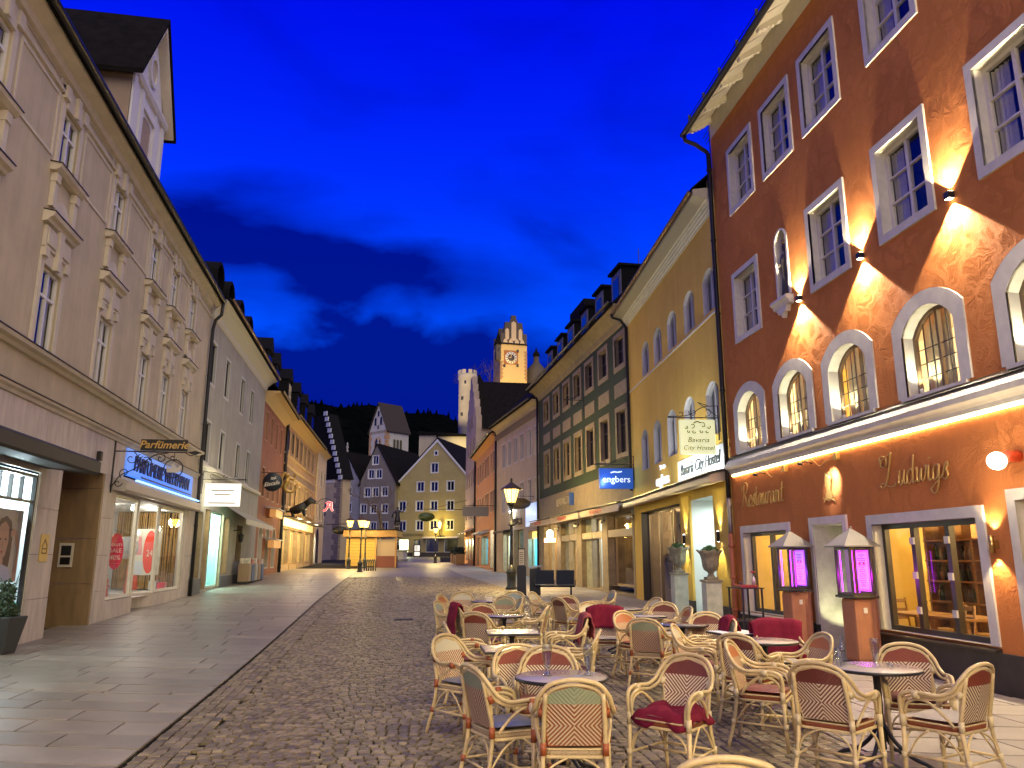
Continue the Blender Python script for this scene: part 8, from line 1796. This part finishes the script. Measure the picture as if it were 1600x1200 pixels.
T[7] = table(1012, 962, 'round table beside the sage-backed chair', True, .30)
T[8] = table(1066, 975, 'round table whose top mirrors the blue sky', True, .36, mat('glossy_stone_top', (.22, .2, .2), .04, coat=.8))
T[9] = table(1195, 1001, 'round table before the burgundy blanket chair', True, .36)
T[10] = table(1368, 1043, 'round table by the big restaurant window, with glasses and a bottle', True, .36)
T[11] = table(1150, 988, 'small square table with a white paper on it', False, .26, mat('white_table_paper', (.72, .72, .70), .6), rz=.3)
C = []
def ch(*a, **k): c = chair(*a, **k); C.append(c); return c
c1 = ch(896, 1063, 2, 'sage', 'front armchair seen from behind with rust-red bindings and a sage back', 'brown', m_bindr, m_seat, rim=m_bindr)
c2 = ch(733, 1040, 62, 'sage', 'armchair with a shiny blue-grey cushion on the left of the front round table', 'blue', m_bindr, m_seat)
c3 = ch(694, 992, 128, 'cream', 'cream-backed armchair farthest out on the cobbles, facing the lantern-lit square table', 'blue', m_bindr, m_seat)
c4 = ch(857, 1010, 184, 'red', 'red-banded armchair directly behind the front round table', 'brown')
c5 = ch(806, 1008, 160, 'red', 'red-banded armchair half hidden behind the one at the front round table', 'brown')
c6 = ch(694, 973, 82, 'cream', 'armchair in profile at the left end of the lantern-lit square table', 'brown', m_bindr)
c7 = ch(741, 957, 22, 'red', 'red-banded armchair seen from behind at the near left, before the small round table', 'brown')
c8 = ch(753, 943, 172, 'red', 'red-banded armchair just beyond the small round table on the left', 'grey')
c9 = ch(682, 939, 105, 'mint', 'pale mint armchair at the rear left edge beside the draped blanket', 'grey')
c10 = ch(711, 946, 70, 'cream', 'armchair under the burgundy blanket at the rear left edge', 'grey')
c11 = ch(722, 925, 172, 'cream', 'cream armchair at the head of the rear left table', 'grey')
c12 = ch(687, 929, 110, 'orange', 'armchair glimpsed behind the mint one at the outermost rear left', 'grey')
c13 = ch(790, 932, 205, 'sage', 'sage-banded armchair right of the rear left table', 'grey')
c14 = ch(803, 924, 188, 'mint', 'mint armchair right in front of the lantern post', 'grey')
c15 = ch(815, 935, 262, 'mint', 'mint armchair turned to the left below the info pillar', 'grey')
c16 = ch(831, 925, 118, 'cream', 'cream armchair below the bench, turned to the right', 'grey')
c17 = ch(857, 947, 282, 'sage', 'armchair in profile with arms to the left, in the middle of the terrace', 'grey')
c18 = ch(884, 930, 186, 'dark', 'dark red-banded armchair below the bench', 'grey')
c19 = ch(870, 934, 55, 'dark', 'dark-backed armchair crossing in front of the one below the bench', 'grey')
c20 = ch(958, 923, 255, 'mint', 'mint armchair farthest to the rear right, before the stone pillars', 'grey')
c21 = ch(916, 941, 140, 'cream', 'cream armchair left of the blanket-covered one in the middle', 'grey')
c22 = ch(946, 950, 186, 'red', 'armchair under the burgundy blanket in the middle of the terrace', 'grey')
c23 = ch(915, 963, 262, 'red', 'armchair with the rose-coloured blanket over its back', 'brown')
c24 = ch(937, 985, 278, 'orange', 'armchair in profile to the right of the lantern-lit square table', 'brown')
c25 = ch(971, 955, 140, 'orange', 'orange-backed armchair left of the sage-backed one', 'brown')
c26 = ch(1005, 967, 26, 'sage', 'sage-banded armchair seen from behind in the middle of the terrace', 'brown', m_bindr)
c27 = ch(1051, 976, 112, 'cream', 'cream armchair in front of the sky-mirroring table', 'brown')
c28 = ch(1038, 941, 205, 'dark', 'dark red armchair beyond the round tables, nearest to the urns', 'grey')
c29 = ch(1027, 934, 245, 'cream', 'armchair of which little more than an arm shows, below the bronze shopfront', 'grey')
c30 = ch(1077, 948, 262, 'orange', 'orange-backed armchair in profile left of the second urn pedestal', 'grey')
c31 = ch(1103, 957, 188, 'dark', 'dark red armchair on the far side of the sky-mirroring table', 'brown')
c32 = ch(1143, 968, 262, 'sage', 'armchair with a burgundy blanket over one corner, beside the white paper table', 'brown')
c33 = ch(1148, 991, 42, 'dark', 'dark red armchair seen from behind, left of the burgundy blanket chair table', 'grey')
c34 = ch(1137, 1001, 118, 'orange', 'orange-backed armchair with a loose brown-red cushion, before the menu cases', 'brown')
c35 = ch(1077, 1023, 222, 'dark', 'armchair with a crumpled burgundy blanket on its seat, facing the front round table', 'brown')
c36 = ch(1212, 972, 188, 'red', 'armchair wholly covered by a burgundy blanket before the first menu case', 'grey')
c37 = ch(1288, 990, 262, 'orange', 'orange-backed armchair in profile before the second menu case', 'grey')
c38 = ch(1274, 1036, 42, 'dark', 'dark red armchair seen from behind with a grey cushion, at the window table', 'grey')
c39 = ch(1411, 1006, 196, 'red', 'red-banded armchair on the wall side of the window table', 'brown')
c40 = ch(1535, 1038, 326, 'red', 'armchair at the far right of the terrace with a pale grey cushion', 'grey')
c41 = ch(1132, 1186, 8, 'orange', 'armchair cut by the bottom edge of the picture, only its hoop showing', 'brown', m_bindr)
drape(c10, 'burgundy blanket hanging over the rear left edge armchair', seed=3, back=.48, w=.42); drape(c22, 'burgundy blanket over the middle armchair back', seed=4, w=.56); drape(c23, 'rose-coloured blanket slung over an armchair back', m_blkp, .34, .34, .3, .0, 5); drape(c32, 'burgundy blanket over the corner of an armchair by the paper table', m_blk, .26, .2, .22, .08, 6); drape(c36, 'burgundy blanket wholly covering the armchair before the first menu case', m_blk, .60, .42, .40, 0, 7)
bunch(c35, 'crumpled burgundy blanket lying on an armchair seat'); 
# glasses and bottles
m_gls = mat_glassware('clear_glass')
def on_table(t, dx, dy, o): o.location = t.location + Vector((dx, dy, .745)); return o
def beer_glass(h=.235): return MB().lathe([(.001, 0), (.036, 0), (.034, .012), (.022, .035), (.024, .06), (.031, .11), (.040, .17), (.0395, .205), (.035, h), (.033, h), (.0375, .2), (.038, .17), (.029, .11), (.021, .06), (.018, .042), (.001, .04)], 20)
def tumbler(h=.12, r=.033): return MB().lathe([(.001, 0), (r*.85, 0), (r, h), (r - .003, h), (r*.85 - .003, .012), (.001, .012)], 18)
def bottle(h=.24, r=.031): return MB().lathe([(.001, 0), (r, 0), (r, h*.55), (r*.8, h*.68), (.013, h*.82), (.013, h*.97), (.016, h), (.011, h), (.010, h*.8), (r - .004, h*.53), (r - .004, .01), (.001, .01)], 18)
for t, dx, dy, lab, nm, cat, mbf in ((T[1], -.11, .0, 'empty wheat-beer glass on the left of the front round table', 'beer_glass', 'glass', beer_glass), (T[1], .215, .02, 'empty wheat-beer glass on the right of the front round table', 'beer_glass', 'glass', beer_glass),
        (T[10], .0, -.02, 'empty wheat-beer glass on the window table', 'beer_glass', 'glass', beer_glass), (T[10], -.29, .04, 'straight water glass on the window table', 'water_glass', 'glass', lambda: tumbler(.15, .032)), (T[10], -.22, .14, 'clear glass water bottle on the window table', 'water_bottle', 'bottle', bottle), (T[10], .08, -.10, 'low ashtray-sized glass beside the beer glass on the window table', 'low_glass', 'glass', lambda: tumbler(.05, .03))):
    on_table(t, dx, dy, tag(mbf().build(nm, m_gls), lab, cat))
on_table(T[1], -.11, -.0, tag(MB().lathe([(.001, .0), (.02, 0), (.02, .012), (.001, .012)], 10).build('blue_stopper', mat('blue_cap', (.03, .04, .2), .4)), 'small dark blue stopper at the foot of the left beer glass', 'stopper')).location.z += .015
on_table(T[5], .02, .05, tag(MB().box(-.05, .05, -.04, .04, 0, .07).build('condiment_box', m_cream, bevel=.004), 'small pale box on the rear left table', 'box'))
# ---------------------------------------------------------------- lit menu cases on pedestals, and the stand table
m_vio = mat('violet_strip', (.6, .1, 1), .5, emit=(.50, .02, 1.0), estr=9); m_sal = mat('salmon_render', (.36, .145, .065), .8, var=.1, vscale=4, bump=.3, bscale=60, bdist=.003); m_grr = mat('grey_zinc_roof', (.20, .19, .18), .5, metal=.4, var=.1)
for px_, lab, violet, ht, sc in ((1336, 'brighter magenta-lit', (.85, .01, .95), .0, 1.0), (1240, 'violet-lit', (.40, .02, 1.0), .02, 1.0)):
    n = .36; u = R1.px(px_, 900, n)[0]
    p_ = R1.W(u, n, 0); mc = empty('menu_case', (p_.x, p_.y, gz(p_.y)), R1.root.rotation_euler.z, lab + ' menu case with a pyramid roof on a salmon pedestal', 'menu case', 'menu cases before the restaurant')
    MB().box(-.24, .24, -.21, .21, 0, .07).build('base', m_plinth, mc, bevel=.015); MB().prism([(-.20, .07), (.20, .07), (.20, 1.02), (-.20, 1.02)], -.17, .17).build('pedestal', m_sal, mc, bevel=.06); 
    MB().box(-.255, .255, -.22, .22, 1.02, 1.06).build('tray', m_dframe, mc, bevel=.008)
    z0, z1 = 1.06, 1.80; w_, d_ = .225, .19
    mb = MB()
    for sx in (-1, 1):
        for sy in (-1, 1): mb.box(sx*w_ - sx*.035, sx*w_, sy*d_ - sy*.035, sy*d_, z0, z1)
    for z in (z0, z1 - .04): mb.box(-w_ + .036, w_ - .036, d_ - .034, d_ - .001, z, z + .04).box(-w_ + .001, -w_ + .034, -d_ + .036, d_ - .036, z, z + .04).box(w_ - .034, w_ - .001, -d_ + .036, d_ - .036, z, z + .04)
    mb.build('case_frame', m_dframe, mc); MB().box(-w_ + .01, w_ - .01, -d_ + .005, -d_ + .03, z0, z1).build('back_panel', m_dframe, mc)
    m_v = mat('violet_lit_board_%d' % px_, (.8, .7, .9), .5, emit=violet, estr=.9)
    # menu board set across the case: faces the street side
    MB().box(-w_ + .06, w_ - .06, -d_ + .032, -d_ + .05, z0 + .06, z1 - .05).build('menu_board', m_v, mc); MB().box(-w_ + .085, w_ - .085, -d_ + .051, -d_ + .056, z0 + .09, z1 - .08).build('menu_sheet', mat('menu_sheet_%d' % px_, (.85, .8, .9), .6, emit=tuple(.6*v + .25 for v in violet), estr=.55), mc)
    r_ = random.Random(px_)
    for i in range(18):
        z = z1 - .13 - i*.028; w2 = r_.uniform(.04, .13); MB().box(-w2, w2, -d_ + .057, -d_ + .059, z, z + .008).build('printed_line', m_gut, mc)
    for sx in (-1, 1): MB().box(sx*.06 - .028, sx*.06 + .028, -d_ + .057, -d_ + .060, z1 - .115 - .16, z1 - .085 - .16).build('printed_heading', m_red, mc)
    for sx in (-1, 1): MB().box(sx*(w_ - .05) - .006, sx*(w_ - .05) + .006, d_ - .07, d_ - .06, z0 + .05, z1 - .06).build('light_strip', m_vio, mc)
    for k in range(21): MB().box(-w_ + .037, -w_ + .044, .05, .062, z0 + .05 + k*.03, z0 + .062 + k*.03).build('light_dot', m_vio, mc)
    MB().quad((-w_ + .04, d_ - .018, z0 + .04), (w_ - .04, d_ - .018, z0 + .04), (w_ - .04, d_ - .018, z1 - .04), (-w_ + .04, d_ - .018, z1 - .04)).build('pane', GLASS, mc); MB().quad((-w_ + .018, -d_ + .04, z0 + .04), (-w_ + .018, d_ - .04, z0 + .04), (-w_ + .018, d_ - .04, z1 - .04), (-w_ + .018, -d_ + .04, z1 - .04)).build('pane', GLASS, mc)
    R = .31; MB().add([(-R, -R + .02, z1), (R, -R + .02, z1), (R, R, z1), (-R, R, z1), (-R, -R + .02, z1 + .02), (R, -R + .02, z1 + .02), (R, R, z1 + .02), (-R, R, z1 + .02), (0, .01, z1 + .30)], [(0,3,2,1), (0,1,5,4), (1,2,6,5), (2,3,7,6), (3,0,4,7), (4,5,8), (5,6,8), (6,7,8), (7,4,8)]).build('pyramid_roof', m_grr, mc); MB().lathe([(.02, z1 + .28), (.015, z1 + .32), (.001, z1 + .33)], 8).build('finial', m_grr, mc)
    MB().box(-w_ - .0, -w_ + .0 + .012, .02, .10, .80, .90).build('socket', m_gut, mc) if False else MB().box(-.212, -.20, -.03, .03, .80, .88).build('socket', m_cream, mc)
    lamp('POINT', R1.W(u, n + .02, gz(p_.y) + 1.35), 2.2, violet, .08)
st_ = empty('stand_table', label='tall black metal stand table with a red menu book beside the first menu case', cat='table'); u = R1.px(1209, 935)[0]; R1.place(st_, u - .05, .62, gz(17)); 
for x in (-.33, .33):
    for y in (-.2, .2): MB().box(x - .016, x + .016, y - .016, y + .016, 0, .98).build('leg', m_black, st_)
MB().box(-.37, .37, -.24, .24, .98, 1.0).build('tabletop', m_black, st_); MB().box(-.37, .37, -.24, .24, .35, .37).build('shelf', m_black, st_)
o = tag(MB().box(-.26, .26, -.17, .17, 0, .05).build('menu_book', mat('red_leather_book', (.25, .03, .02), .5), bevel=.008), 'thick red menu book on the stand table', 'book'); R1.place(o, u - .12, .66, gz(17) + 1.0)
o = tag(bottle(.19, .04).build('vase', mat('milky_vase', (.55, .45, .4), .3)), 'small pale vase on the stand table', 'vase'); R1.place(o, u - .22, .5, gz(17) + 1.05)
fl = empty('red_flower', label='red artificial flower in the small vase on the stand table', cat='flower'); R1.place(fl, u - .22, .5, gz(17) + 1.22); MB().tube([(0, 0, -.1), (0, 0, .06)], .004, 5).build('stem', m_box, fl)
rr_ = random.Random(2)
for k in range(9): a = k*2.4; MB().add([(0, 0, .05), (.05*cos(a - .4), .05*sin(a - .4), .09), (.065*cos(a), .065*sin(a), .07 + .006*k), (.05*cos(a + .4), .05*sin(a + .4), .09)], [(0,1,2,3)]).build('petal', m_red, fl)
for dx in (.16, .24): o = tag(tumbler(.10, .03).build('water_glass', m_gls), 'small glass at the %s of the stand table' % ('outer edge' if dx > .2 else 'middle'), 'glass'); R1.place(o, u + dx, .58, gz(17) + 1.0)
